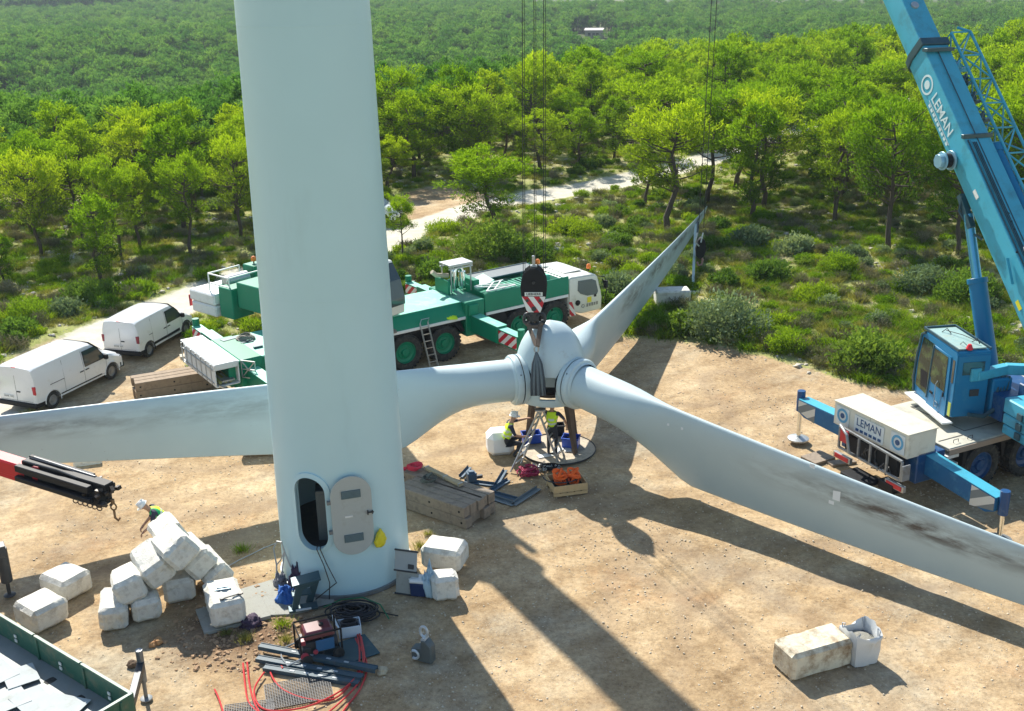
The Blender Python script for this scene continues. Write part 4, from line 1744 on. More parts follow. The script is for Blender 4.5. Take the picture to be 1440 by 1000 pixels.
# rear lockers
for (y0, y1) in ((.2, 1.76), (-1.4, .19)):
    b = MB()
    b.box((.36, (y0 + y1) / 2, 2.1), (1.12, y1 - y0, .76))
    lk = b.build('locker', CREAM, bc, bevel=.015)
    b = MB()
    b.box((.36, (y0 + y1) / 2, 2.5), (1.2, y1 - y0 + .02, .035))
    b.build('lid', mat('locker_lid', (.60, .56, .44), rough=.5, var=.08, dirt=(.4, .35, .25), dirt_amt=.3), lk, bevel=.008)
b = MB()
b.box((-.215, .2, 2.08), (.02, 1.25, .56))
sgp = b.build('name_board', mat('pale_print', (.62, .64, .62)), bc)
text_obj('LEMAN', .36, DBLUE, sgp, frameM((-.232, .2, 2.16), (0, -1, 0), (0, 0, 1)), sx=.92, bold=.0)
b = MB()
for k in range(6):
    b.box((-.23, .68 - k * .19, 1.9), (.008, .13, .09))
b.build('small_print', DBLUE, sgp)
for yc in (1.35, -1.0):
    b = MB()
    b.box((-.215, yc, 2.1), (.02, .56, .6))
    sq = b.build('logo_board', mat('pale_print', (.62, .64, .62)), bc)
    Ml = frameM((-.228, yc, 2.12), (0, -1, 0), (0, 0, 1))
    b = MB()
    b.lathe([(.16, 0), (.235, 0), (.235, .01), (.16, .01)], 28, M=Ml, caps=False)
    b.build('ring_logo', mat('logo_blue', (.10, .32, .5)), sq)
    b = MB()
    b.lathe([(.0, 0), (.09, 0), (.09, .012), (.0, .012)], 10, M=Ml, caps=False)
    b.build('ring_centre', DBLUE, sq)
# rear galvanised frame
b = MB()
def yz(y, z, x=-.42):
    return Vector((x, y, z))
for p, q in (((1.2, 1.86), (-1.45, 1.72)), ((1.2, 1.15), (-1.45, 1.1)), ((1.2, 1.15), (1.2, 1.86)), ((.35, 1.15), (.35, 1.82)), ((-.15, 1.15), (-.15, 1.8)), ((-.85, 1.12), (-.85, 1.76)), ((-1.45, 1.1), (-1.45, 1.72))):
    b.beam(yz(*p), yz(*q), .07, .07)
b.tube([(-.42, 1.2, 1.9), (-.6, .9, 1.93), (-.7, .6, 1.85), (-.7, .45, 1.3), (-.45, .4, 1.15)], .05, 8)
b.box((-.42, -1.62, 1.42), (.3, .05, .5))
b.build('rear_frame', mat('dull_galv', (.27, .29, .30), rough=.5, metal=.4, var=.2, dirt=(.16, .13, .1), dirt_amt=.4, dscale=4), bc, bevel=.008)
b = MB()
b.box((-.1, 0, 1.3), (.3, 2.2, .6))
b.build('rear_crossmember', BLACK, bc)
b = MB()
b.box((-.46, .95, 1.62), (.06, .34, .42))
b.build('red_plate', REDM, bc, bevel=.01)
for y in (1.0, -1.25):
    b = MB()
    b.box((-.4, y, .86), (.12, .75, .2))
    lb = b.build('lamp_bar', GALV, bc, bevel=.01)
    b = MB()
    b.box((-.468, y, .86), (.02, .6, .14))
    b.build('tail_lamp', REDM, lb)
b = MB()
b.box((-.55, .0, .62), (.7, 1.1, .12))
b.box((-.3, -.95, .7), (.4, .6, .3))
b.build('tow_step', BLACK, bc, bevel=.02)
b = MB()
for k in range(14):
    p = (-.38, rnd.uniform(-.9, 1.0), rnd.uniform(1.2, 1.7))
    b.tube([p, (p[0] + rnd.uniform(-.1, .1), p[1] + rnd.uniform(-.25, .25), p[2] - .2), (p[0] + .1, p[1] + rnd.uniform(-.2, .2), 1.05)], .022, 5)
b.build('hoses', DARK, bc)
b = MB()
b.box((.62, .2, 1.3), (.75, 3.2, 1.0))
b.build('outrigger_box', DBLUE, bc, bevel=.03)
b = MB()
b.box((1.2, -1.15, 1.45), (.35, .5, .5))
b.build('side_bracket', DBLUE, bc, bevel=.02)
def blue_outrigger(s_, yb, Lg, ztop, zend, X):
    b = MB()
    y1 = yb + s_ * Lg
    b.prism([(yb, ztop), (y1, zend), (y1, zend - .42), (y1 - s_ * .3, zend - .56), (yb, ztop - .62)], X - .22, X + .22, 'x')
    o = b.build('outrigger_beam', OUTR, bc, bevel=.015)
    b = MB()
    b.prism([(yb, ztop + .003), (y1, zend + .003), (y1, zend + .018), (yb, ztop + .018)], X - .215, X + .215, 'x')
    b.build('top_plate', CYAN, o)
    ya, yc_ = y1 - s_ * .85, y1 - s_ * .02
    for sx in (-1, 1):
        b = MB()
        x = X + sx * .226
        k = .85 / Lg
        b.quad((x, ya, zend - .56 - .02), (x, yc_, zend - .40), (x, yc_, zend - .02), (x, ya, zend - .02 + (ztop - zend) * k))
        b.build('warning_stripes', CHEV_G, o, fix=False)
    b = MB()
    b.cyl((X, y1 + s_ * .12, zend - .5), (X, y1 + s_ * .12, zend + .24), .14, n=18)
    b.build('jack_housing', DBLUE, o, bevel=.01)
    b = MB()
    b.cyl((X, y1 + s_ * .12, .14), (X, y1 + s_ * .12, zend - .3), .075)
    b.build('jack', CHROME, o)
    b = MB()
    b.lathe([(.36, .10), (.36, .15), (.1, .22)], 20, M=Matrix.Translation((X, y1 + s_ * .12, 0)))
    b.build('foot', GALV, o)


blue_outrigger(1, 1.7, 2.25, 1.72, 1.66, .45)
blue_outrigger(-1, -1.3, 2.7, 1.68, 1.42, .8)
ft = MB()
p = G(1150, 646)
ft.box((p.x, p.y, .05), (.9, .7, .1), rot=(0, 0, 30))
ft.box((p.x + .7, p.y - .35, .04), (.9, .35, .08), rot=(0, 0, 15))
tag(ft.build('timber_pad', WOODG, None, bevel=.01), 'flat timber pad on sand beneath the far outrigger foot of the blue crane', 'timber pad')

# superstructure
foot = Vector((16.85, 30.4, 3.1))
tip = Vector((10.3, 57.5, 30.0))
fa = math.atan2(tip.y - foot.y, tip.x - foot.x)
bf, blf = Vector((math.cos(fa), math.sin(fa), 0)), Vector((-math.sin(fa), math.cos(fa), 0))
QX, QY = 16.4, 33.0


def Q(f, l, z):
    return Vector((QX, QY, 0)) + bf * f + blf * l + Vector((0, 0, z))


def qbox(b, f0, f1, l0, l1, z0, z1):
    b.prism([(Q(f, l, 0).x, Q(f, l, 0).y) for f, l in ((f0, l0), (f1, l0), (f1, l1), (f0, l1))], z0, z1, 'z')


b = MB()
b.cyl(Q(0, 0, 1.7), Q(0, 0, 2.05), 1.0, n=28)
xf(b, BI).build('slew_ring', DARK, bc)
b = MB()
qbox(b, -2.8, 1.6, -.75, .75, 2.05, 2.6)
qbox(b, -2.9, -.9, -1.0, 1.0, 2.05, 3.3)
qbox(b, -1.0, .9, .75, 1.55, 2.05, 2.9)
xf(b, BI).build('turntable', DBLUE, bc, bevel=.03)
bs, bd, bu = boom_section(foot, tip, -.5, 13.6, .98, 1.34, blf, CYAN, bc, 'boom_base', BI, edge=TEAL, corner=.4)
Lb = (tip - foot).length
boom_section(foot, tip, 13.5, 24, .86, 1.16, blf, CYAN, bc, 'boom_section', BI, edge=TEAL, corner=.4)
boom_section(foot, tip, 23.9, Lb, .76, 1.0, blf, CYAN, bc, 'boom_section', BI, edge=TEAL, corner=.4)


def T(a, s_, u):
    return foot + bd * a + blf * s_ + bu * u


# raised top plate and seams, bolts on the boom
b = MB()
A = [T(1.0, -.31, .672), T(1.0, .31, .672), T(9.3, .31, .672), T(9.3, -.31, .672)]
A2 = [p + bu * .03 for p in A]
va = [b.bm.verts.new(p) for p in A]
vb = [b.bm.verts.new(p) for p in A2]
b._f(va); b._f(vb[::-1])
for i in range(4):
    b._f([va[i], va[(i + 1) % 4], vb[(i + 1) % 4], vb[i]])
xf(b, BI).build('top_plate', CYAN, bs, bevel=.01)
b = MB()
b.beam(T(9.45, -.55, .69), T(9.45, .55, .69), .14, .14)
xf(b, BI).build('cross_rib', TEAL, bs, bevel=.01)
b = MB()
b.beam(T(13.1, -.53, .71), T(13.1, .53, .71), .3, .12)
xf(b, BI).build('cross_rib', TEAL, bs, bevel=.01)
b = MB()
b.beam(T(1.0, .05, .71), T(13.0, .05, .71), .03, .02)
b.beam(T(1.0, .40, .68), T(9.3, .40, .68), .04, .05)
xf(b, BI).build('weld_seam', TEAL, bs)
b = MB()
for (a, s_, u) in ((6.4, .15, .725), (6.1, .17, .725), (5.8, .18, .725), (5.0, .44, .70)):
    b.cyl(T(a, s_, u - .04), T(a, s_, u), .035, n=8)
xf(b, BI).build('bolt_holes', BLACK, bs)['kind'] = 'stuff'
b = MB()
b.cyl(T(5.0, .1, .69), T(5.0, .1, .8), .15, n=16)
xf(b, BI).build('boss', GALV, bs, bevel=.01)
b = MB()
b.cyl(T(15.2, .05, .57), T(15.2, .05, .66), .14, n=16)
xf(b, BI).build('boss', GALV, bs, bevel=.01)
# logo and name on the left cheek
Ml = frameM(T(12.1, .498, .10), bd, bu)
b = MB()
b.lathe([(.27, 0), (.34, 0), (.34, .01), (.27, .01)], 28, M=Ml, caps=False)
b.lathe([(0, 0), (.15, 0), (.15, .012), (0, .012)], 20, M=Ml, caps=False)
PRN = mat('boom_print_white', (.6, .72, .72))
xf(b, BI).build('ring_logo', PRN, bs)
# text runs down the boom: its reading direction is towards the foot, letter tops towards the boom's back
Mt = frameM(T(10.75, .498, .17), -bd, bu)
text_obj('LEMAN', .52, PRN, bs, BI @ Mt, sx=1.0, bold=.008, depth=.006)
b = MB()
b.beam(T(11.6, .498, -.10), T(9.7, .498, -.10), .012, .025, up=bu)
for k in range(9):
    b.beam(T(11.5 - k * .2, .498, -.19), T(11.5 - k * .2 - .13, .498, -.19), .012, .10, up=bu)
xf(b, BI).build('small_print', PRN, bs)
# sheave bracket on the left cheek and its pin
b = MB()
b.cyl(T(9.2, .48, -.25), T(9.2, 1.0, -.25), .19, n=20)
b.cyl(T(9.2, .52, -.25), T(9.2, .58, -.25), .33, n=20)
b.cyl(T(9.2, .84, -.25), T(9.2, .89, -.25), .31, n=20)
b.cyl(T(9.2, .89, -.25), T(9.2, 1.04, -.25), .24, n=8)
xf(b, BI).build('side_winch', mat('pale_blue_metal', (.25, .45, .55), rough=.35, metal=.3), bs, bevel=.01)
b = MB()
b.cyl(T(9.2, .60, -.25), T(9.2, .78, -.25), .24, n=20)
xf(b, BI).build('drum', BLACK, bs)
b = MB()
b.tube([T(8.0, .4, -.6), T(7.6, .5, -.9), T(6.8, .3, -1.0), T(6.4, .2, -.8)], .04, 6)
b.beam(T(8.1, .35, -.7), T(6.9, .35, -.85), .2, .2)
xf(b, BI).build('cylinder_bracket', TEAL, bs)
b = MB()
b.beam(T(4.2, .58, .1), T(5.0, .58, .35), .04, .1, up=blf)
xf(b, BI).build('bracket', CYAN, bs)
# luffing cylinder
c0 = Q(1.1, .35, 2.3)
c1 = T(7.4, .3, -.8)
cdv = c1 - c0
b = MB()
b.cyl(c0, c0 + cdv * .62, .29, n=24)
b.cyl(c0 + cdv * .60, c0 + cdv * .63, .33, n=24)
lc = xf(b, BI).build('luffing_cylinder', BLUE, bc, bevel=.01)
b = MB()
b.cyl(c0 + cdv * .6, c1, .16, n=18)
xf(b, BI).build('cylinder_rod', mat('rod_blue', (.12, .38, .55), rough=.15, metal=.6), lc)
# operator cab
ca = R(98)
Mc = BI @ (Matrix.Translation((14.12, 33.2, 0)) @ Matrix.Rotation(ca, 4, 'Z'))
prof = [(-1.1, 2.1), (-1.1, 4.15), (-1.0, 4.25), (.95, 4.3), (1.12, 4.15), (1.3, 3.3), (1.36, 2.5), (1.28, 2.05), (-.2, 1.95)]
b = MB()
b.prism(prof, -.56, .56, 'y', Mc)
ccab = b.build('operator_cab', BLUE, bc, bevel=.035, seg=2)
b = MB()
b.prism([(-.92, 4.27), (-.92, 4.31), (.95, 4.36), (.95, 4.32)], -.46, .46, 'y', Mc)
b.build('roof_panel', mat('pale_roof_glass', (.30, .44, .40), rough=.3, var=.2, dirt=(.45, .45, .36), dirt_amt=.3), ccab)
b = MB()
for s_ in (-1, 1):
    b.beam(Mc @ Vector((-1.05, s_ * .53, 4.31)), Mc @ Vector((1.1, s_ * .53, 4.36)), .05, .07)
b.beam(Mc @ Vector((1.1, -.53, 4.36)), Mc @ Vector((1.1, .53, 4.36)), .05, .07)
b.build('roof_rail', TEAL, ccab)
b = MB()
# near side = local +y (left): a glazed front opening and a door
b.prism([(.42, 2.25), (1.22, 2.35), (1.2, 3.2), (1.02, 4.08), (.30, 4.05)], .562, .572, 'y', Mc)
b.build('front_quarter_glass', GLASS2, ccab)
b = MB()
b.tube([Mc @ Vector(p) for p in ((1.30, .575, 2.1), (1.37, .575, 2.6), (1.31, .575, 3.3), (1.12, .575, 4.15), (.9, .575, 4.27))], .045, 6)
b.tube([Mc @ Vector(p) for p in ((.42, .60, 2.2), (.36, .60, 2.8), (.27, .60, 4.05))], .035, 6)
b.build('door_pillar', TEAL, ccab)
b = MB()
b.prism([(.5, 2.45), (.9, 2.45), (1.0, 3.0), (.55, 3.0)], .573, .577, 'y', Mc)
b.build('seat_seen_through_glass', BLACK, ccab)
b = MB()
b.prism([(-.78, 2.0), (.42, 1.95), (.42, 2.3), (.30, 3.0), (.26, 4.05), (-.78, 4.0)], .562, .60, 'y', Mc)
dr = b.build('cab_door', BLUE, ccab, bevel=.01)
b = MB()
b.prism([(-.62, 2.78), (.22, 2.82), (.30, 3.1), (.20, 3.98), (-.62, 3.94)], .601, .612, 'y', Mc)
b.build('door_glass', GLASS2, dr)
b = MB()
b.prism([(.05, 2.45), (.22, 2.45), (.22, 2.52), (.05, 2.52)], .60, .63, 'y', Mc)
b.prism([(-.6, 2.6), (-.55, 2.6), (-.55, 2.75), (-.6, 2.75)], .60, .63, 'y', Mc)
b.build('door_handle', BLACK, dr)
b = MB()
b.prism([(-1.02, 2.1), (-.86, 2.1), (-.86, 2.55), (-1.02, 2.55)], .562, .572, 'y', Mc)
b.build('warning_label', mat('label_yellow_green', (.45, .5, .08)), ccab)
b = MB()
b.prism([(-.98, 3.2), (-.86, 3.2), (-.86, 3.95), (-.98, 3.95)], .562, .57, 'y', Mc)
b.build('rear_quarter_glass', GLASS, ccab)
b = MB()
b.quad(*[Mc @ Vector(p) for p in ((1.38, -.48, 2.5), (1.38, .48, 2.5), (1.33, .48, 3.3), (1.33, -.48, 3.3))])
b.quad(*[Mc @ Vector(p) for p in ((1.33, -.48, 3.3), (1.33, .48, 3.3), (1.15, .48, 4.12), (1.15, -.48, 4.12))])
b.build('windscreen', GLASS, ccab, fix=False)
b = MB()
b.prism([(3.5, -.36), (3.92, -.36), (3.92, .36), (3.5, .36)], -1.115, -1.105, 'x', Mc @ Matrix(((1, 0, 0, 0), (0, 0, 1, 0), (0, 1, 0, 0), (0, 0, 0, 1))))
b.build('rear_window', GLASS, ccab)
b = MB()
b.prism([(-1.15, 1.90), (1.35, 1.98), (1.35, 2.04), (-1.15, 1.96)], .5, .86, 'y', Mc)
b.build('door_sill_step', WHITE, ccab, bevel=.01)
b = MB()
b.tube([Mc @ Vector(p) for p in ((.55, .1, 4.42), (-.05, -.15, 4.44), (-.6, -.3, 4.42))], .012, 5)
b.tube([Mc @ Vector(p) for p in ((.6, .2, 4.35), (.5, .1, 4.5), (.4, 0, 4.35))], .015, 5)
b.tube([Mc @ Vector(p) for p in ((-.5, -.2, 4.35), (-.6, -.3, 4.5), (-.7, -.35, 4.35))], .015, 5)
b.tube([Mc @ Vector(p) for p in ((-.5, .2, 4.3), (-.75, .25, 4.48), (-1.0, .1, 4.3))], .01, 5)
b.build('roof_wiper', BLACK, ccab)
b = MB()
b.lathe([(.10, 4.28), (.11, 4.32), (.05, 4.45), (.001, 4.46)], 12, M=Mc @ Matrix.Translation((-.93, .12, 0)))
b.build('red_lamp', mat('red_lamp', (.7, .02, .03), rough=.3), ccab)
# seat and console seen through the glass
b = MB()
b.tube([Mc @ Vector(p) for p in ((-.2, .66, 2.1), (-.2, .68, 2.9), (-.2, .61, 3.0))], .014, 5)
b.build('grab_rail', GALV, ccab)
b = MB()
b.tube([Mc @ Vector(p) for p in ((-.35, .62, 2.15), (-.35, .62, 2.3), (-.15, .62, 2.3), (-.15, .62, 2.15), (-.35, .62, 2.15))], .008, 4)
b.build('door_step_outline', DARK, dr)
b = MB()
b.box(tuple(Mc @ Vector((-1.13, -.1, 2.9))), (.3, .22, .02), rot=(90, 0, math.degrees(ca - BA) + 90))
b.build('vent', DARK, ccab)
# hydraulic beam behind the cab
b = MB()
b.beam(Q(-.35, 2.15, 3.45), Q(-.2, .95, 3.5), .28, .3)
b.beam(Q(-.2, 1.0, 3.5), Q(-.9, -.6, 3.5), .28, .32)
b.box(tuple(Q(-.35, 2.2, 3.5)), (.2, .34, .42), rot=(0, 0, math.degrees(fa)))
xf(b, BI).build('tilt_arm', CYAN, bc, bevel=.02)
b = MB()
for k in range(4):
    b.tube([Q(-.3 - .05 * k, 1.3 - .1 * k, 3.35), Q(-.55, 1.45 - .1 * k, 2.9 - .1 * k), Q(-.5, 1.2 - .12 * k, 2.5), Q(-.3, .9 - .1 * k, 2.8)], .035, 6)
b.tube([Q(-.55, 2.4, 2.25), Q(-.6, 1.9, 2.15), Q(-.6, 1.5, 2.35), Q(-.5, 1.3, 2.8)], .07, 8)
xf(b, BI).build('hydraulic_hose', TEAL, bc)
b = MB()
qbox(b, -.5, .2, .9, 1.6, 2.05, 3.3)
xf(b, BI).build('pump_housing', BLUE, bc, bevel=.04)
b = MB()
for k, (z0, z1) in enumerate(((1.95, 2.25), (2.27, 2.6), (2.62, 3.1))):
    b = MB()
    qbox(b, -3.3, -1.45 + .03 * k, -1.9, 1.85, z0, z1)
    xf(b, BI).build('counterweight_slab', CYAN, bc, bevel=.04)
b = MB()
for z in (2.0, 2.3, 2.62):
    for l in (1.2,):
        p = Q(-1.42, 1.3, z + .14)
        b.box(tuple(p), (.06, .22, .2), rot=(0, 0, math.degrees(fa)))
        p = Q(-2.2, 1.88, z + .14)
        b.box(tuple(p), (.22, .06, .2), rot=(0, 0, math.degrees(fa)))
b.tube([Q(-1.9, 1.2, 3.1), Q(-1.9, 1.2, 3.2), Q(-1.6, 1.2, 3.2), Q(-1.6, 1.2, 3.1)], .02, 5)
xf(b, BI).build('lifting_pocket', TEAL, bc)
for a_, s_, m_ in ((2.2, .1, 'w'), (3.4, -.2, 'y'), (7.4, .2, 'w')):
    b = MB()
    b.beam(T(a_, .497, s_ * .6), T(a_ + .32, .497, s_ * .6), .012, .16, up=bu)
    xf(b, BI).build('warning_label', WHITE if m_ == 'w' else YELLOW, bs)
b = MB()
for k in range(3):
    b.tube([T(1.2, .30 - .06 * k, .72), T(6.5, .30 - .06 * k, .73), T(9.2, .28 - .06 * k, .72)], .018, 5)
xf(b, BI).build('hydraulic_line', TEAL, bs)
# stowed lattice jib and tube on the boom's right side
b = MB()
def lattice(b, a0, a1, s0, s1, u0, u1, bays, r1=.05, r2=.03):
    C4 = []
    for k in range(bays + 1):
        t = k / bays
        a = a0 + (a1 - a0) * t
        w_ = s1 - s0
        C4.append([T(a, s0, u0), T(a, s1, u0), T(a, s1, u1), T(a, s0, u1)])
    for i in range(4):
        b.tube([C4[0][i], C4[-1][i]], r1, 7)
    for k in range(bays):
        for i in range(4):
            j = (i + 1) % 4
            b.tube([C4[k][i], C4[k + 1][j]] if k % 2 else [C4[k][j], C4[k + 1][i]], r2, 5)
            b.tube([C4[k][i], C4[k][j]], r2, 5)
    for i in range(4):
        b.tube([C4[-1][i], C4[-1][(i + 1) % 4]], r2, 5)
lattice(b, 1.5, 13.9, -1.62, -.86, -.2, .62, 12)
b.tube([T(13.9, -1.62, .62), T(14.3, -1.4, .4)], .05, 6)
xf(b, BI).build('lattice_jib', CYAN, bc)
b = MB()
b.cyl(T(1.0, -.74, .45), T(8.9, -.70, .45), .17, n=18)
b.cyl(T(8.9, -.70, .45), T(9.2, -.70, .45), .2, n=18)
xf(b, BI).build('jib_cylinder', BLUE, bc, bevel=.01)
b = MB()
for a in (10.2, 11.0, 11.8, 12.4):
    b = MB()
    b.beam(T(a, -.5, .3), T(a + .2, -1.2, .3), .10, .10)
    b.tube([T(a, -.55, .45), T(a + .3, -.75, .55), T(a + .5, -1.0, .3)], .05, 6)
    b.cyl(T(a + .25, -.65, .3), T(a + .25, -.85, .3), .16, n=14)
    xf(b, BI).build('jib_mounting', (TEAL, BLUE, CYAN, TEAL)[int(a * 5) % 4], bc)
# boom head, rope, tip hook
b = MB()
b.box((0, 0, 0), (.9, .9, 1.0))
xf(b, BI @ (Matrix.Translation(tip) @ Matrix.Rotation(fa, 4, 'Z'))).build('boom_head', CYAN, bc, bevel=.05)
hq = G(985, 345, 1.5)
hx, hy = hq.x, hq.y
for k, dx in enumerate((-.13, .13)):
    rp = MB()
    rp.cyl((hx + dx, hy, 2.4), (10.6 + dx, 57.4, 29.6), .02, n=6)
    tag(rp.build('hoist_rope', CABLE), ('left', 'right')[k] + ' rope of the pair hanging from the blue crane above the far blade tip', 'rope', 'ropes of the blue crane')
hk = thing('hook_block', 'small black hook block hanging beside the tip of the farthest blade', 'hook block', (hx, hy, 0))
b = MB()
b.prism([(-.3, 1.1), (-.36, 1.6), (-.2, 2.1), (0, 2.3), (.3, 2.1), (.4, 1.6), (.28, 1.1), (0, .9)], -.15, .15, 'y', Matrix.Diagonal((.72, 1, .85, 1)))
b.build('cheek_plate', BLACK, hk, bevel=.03)
b = MB()
b.tube([(-.2, -.1, 2.2), (-.3, -.18, 1.7), (-.1, -.2, 1.5)], .04, 6)
b.tube([(.1, -.1, 2.2), (-.02, -.2, 1.7)], .04, 6)
b.build('rope_wedge', GALV, hk)
b = MB()
b.tube([(.0, 0, .95), (.15, 0, .7), (.1, 0, .45), (-.08, 0, .42), (-.14, 0, .6)], .06, 8)
b.build('hook', mat('pinkish_hook', (.4, .22, .2)), hk)


# ================================================================== VANS
def van(name, label, cat, loc, heading, Lg, Wd, Ht, wheel_x, rad, group, hood=.9, small=False):
    """x=0 at the rear bumper, forward +x"""
    t = thing(name, label, cat, loc, heading, group)
    hw = Wd / 2
    f = Lg
    wsb = f - hood - .05              # foot of the windscreen
    wst = wsb - .75                   # top of the windscreen
    # stations: x, z bottom, z belt, z roof, half width bottom, belt, roof
    st = [(.00, .42, .98, Ht * .80, hw * .90, hw * .93, hw * .80),
          (.05, .34, 1.00, Ht * .96, hw * .955, hw * .975, hw * .82),
          (.22, .30, 1.02, Ht * .99, hw * .97, hw * .985, hw * .83),
          (.9, .28, 1.02, Ht, hw * .98, hw, hw * .84),
          (Lg * .45, .28, 1.02, Ht, hw * .98, hw, hw * .84),
          (wst - .25, .28, 1.02, Ht * .99, hw * .98, hw, hw * .82),
          (wst, .28, 1.03, Ht * .965, hw * .98, hw * .995, hw * .79),
          (wst + .38, .28, 1.04, Ht * .80, hw * .98, hw * .985, hw * .80),
          (wsb, .28, 1.04, Ht * .63, hw * .98, hw * .97, hw * .82),
          (wsb + hood * .45, .28, .90, Ht * .58, hw * .97, hw * .95, hw * .74),
          (f - .12, .30, .72, Ht * .47, hw * .90, hw * .88, hw * .66),
          (f, .36, .60, Ht * .36, hw * .78, hw * .76, hw * .60)]
    b = MB()
    rings = []
    for x, zb, zm, zr, a, c, d in st:
        zc1 = zm + (zr - zm) * .55
        ring = [(-a * .8, zb), (-a, zb + .06), (-(a + c) / 2 * 1.005, (zb + zm) / 2), (-c, zm), (-(c * .45 + d * .55) * 1.02, zc1), (-d * 1.01, zr - .08), (-d * .86, zr - .015), (-d * .4, zr + .015), (0, zr + .02)]
        ring = ring + [(-y, z) for y, z in ring[-2::-1]]
        rings.append([b.bm.verts.new((x, y, z)) for y, z in ring])
    for A, B in zip(rings, rings[1:]):
        for j in range(len(A) - 1):
            b._f([A[j], A[j + 1], B[j + 1], B[j]])
        b._f([A[-1], A[0], B[0], B[-1]])
    b._f(rings[0])
    b._f(rings[-1][::-1])
    body = b.build('body', VANW, t, angle=32)
    # cut the wheel arches
    ct = MB()
    for wx in wheel_x:
        for s_ in (-1, 1):
            ct.cyl((wx, s_ * (hw + .1), rad + .0), (wx, s_ * (hw - .34), rad + .0), rad * 1.18, n=28)
    cto = ct.build('cut', VANW, t)
    bpy.context.view_layer.update()
    boolean_cut(body, cto)
    body.data.set_sharp_from_angle(angle=R(32))
    b = MB()
    b.box((Lg / 2, 0, .36), (Lg * .9, Wd * .62, .3))
    b.build('underbody', BLACK, t)
    b = MB()
    b.box((.05, 0, .38), (.22, Wd * .97, .2))
    for s_ in (-1, 1):
        b.box((.28, s_ * hw * .955, .38), (.5 if not small else .45, .06, .2))
    b.build('rear_bumper', BLACK, t, bevel=.03)
    b = MB()
    b.box((f - .06, 0, .36), (.2, Wd * .84, .2))
    for s_ in (-1, 1):
        b.box((f - .2, s_ * hw * .84, .42), (.3, .12, .24), rot=(0, 0, -s_ * 18))
    b.build('front_bumper', BLACK, t, bevel=.03)
    for s_ in (-1, 1):
        b = MB()
        b.box((.035, s_ * hw * .90, .98), (.1, .13, .34), rot=(0, -4, 0))
        b.build('tail_lamp', REDM if not small else mat('dark_red_lamp', (.25, .02, .04), rough=.3), t, bevel=.02)
        b = MB()
        b.box((f - .17, s_ * hw * .70, .70), (.3, .3, .15), rot=(0, 18, -s_ * 22))
        b.build('headlight', GLASS, t, bevel=.03)

        def sp(x, z):
            # half width of the side at height z
            c_, d_ = hw, hw * (.84 if x < wst - .2 else .815)
            zc1 = 1.02 + (Ht - 1.02) * .55
            w1_ = (c_ * .45 + d_ * .55) * 1.02
            w2_ = d_ * 1.01
            if z <= 1.02:
                return s_ * (c_ + .004)
            if z <= zc1:
                return s_ * (c_ + (w1_ - c_) * (z - 1.02) / (zc1 - 1.02) + .006)
            return s_ * (w1_ + (w2_ - w1_) * (z - zc1) / (Ht - .08 - zc1) + .006)
        b = MB()
        w0, w1 = wst - .62, wsb - .22
        zt_ = Ht * .875
        rows = [(z, w0 + .04 * (z - 1.06), (w1 - .02) + (wst + .16 - w1) * ((z - 1.06) / (zt_ - 1.06)) ** 1.25) for z in (1.06, 1.2, 1.02 + (Ht - 1.02) * .55, zt_)]
        for (za, xa0, xa1), (zb_, xb0, xb1) in zip(rows, rows[1:]):
            b.quad((xa0, sp(xa0, za) + s_ * .014, za), (xa1, sp(xa1, za) + s_ * .006, za), (xb1, sp(xb1, zb_) + s_ * .006, zb_), (xb0, sp(xb0, zb_) + s_ * .014, zb_))
        P4 = [(rows[0][1], 1.06), (rows[0][2], 1.06)] + [(r_[2], r_[0]) for r_ in rows[1:]] + [(r_[1], r_[0]) for r_ in rows[:0:-1]]
        b.build('side_window', GLASS, t, fix=False)
        b = MB()
        q = [(x, sp(x, z) + s_ * .010, z) for x, z in P4]
        b.tube(q, .016, 4, closed=True)
        b.build('window_seal', BLACK, t)
        b = MB()
        SE = mat('panel_gap', (.10, .10, .10))
        for x in (w0 - .07, w1 + .02):
            b.tube([(x, sp(x, .5), .42), (x, sp(x, .98), .98)], .006, 4)
        b.tube([(w0 - .07, sp(0, .98), .98), (w0 - .05, sp(0, Ht * .88), Ht * .9)], .006, 4)
        b.tube([(w0 - 1.15, sp(0, .5), .42), (w0 - 1.15, sp(0, .98), .98), (w0 - 1.1, sp(0, Ht * .88), Ht * .9)], .006, 4)
        b.tube([(.75, sp(0, .99) - s_ * .0, .99), (w0 - 1.15, sp(0, .99), .99)], .013, 4)
        b.tube([(w0 - .07, sp(0, .42) - s_ * .01, .42), (w1 + .02, sp(0, .42) - s_ * .01, .42)], .006, 4)
        b.build('panel_gap', SE, t)
        b = MB()
        for x in (w0 - .22, w0 + .08):
            b.box((x, sp(x, .95) + s_ * .02, .93), (.2, .03, .035))
        b.build('door_handle', BLACK, t, bevel=.008)
        b = MB()
        b.box((w1 - .08, s_ * (hw + .12), 1.12), (.14, .2, .2))
        b.build('mirror', BLACK, t, bevel=.04)
        b = MB()
        b.box((Lg * .47, s_ * (hw * .98 + .0), .44 if not small else .5), (wheel_x[1] - wheel_x[0] - rad * 2.7, .03, .05 if not small else .13))
        b.build('side_moulding', BLACK, t, bevel=.01)
        b = MB()
        for wx in wheel_x:
            b.tube([(wx + rad * 1.2 * math.cos(R(a)), s_ * (hw * .985), rad + rad * 1.2 * math.sin(R(a))) for a in range(-12, 193, 15)], .022, 5)
        b.build('arch_lip', BLACK if small else VANW, t)
    b = MB()
    b.quad((wsb - .0, -hw * .74, Ht * .645), (wsb - .0, hw * .74, Ht * .645), (wst + .03, hw * .70, Ht * .962), (wst + .03, -hw * .70, Ht * .962))
    xf(b, Matrix.Translation((.02, 0, .025)))
    b.build('windscreen', GLASS, t, fix=False)
    b = MB()
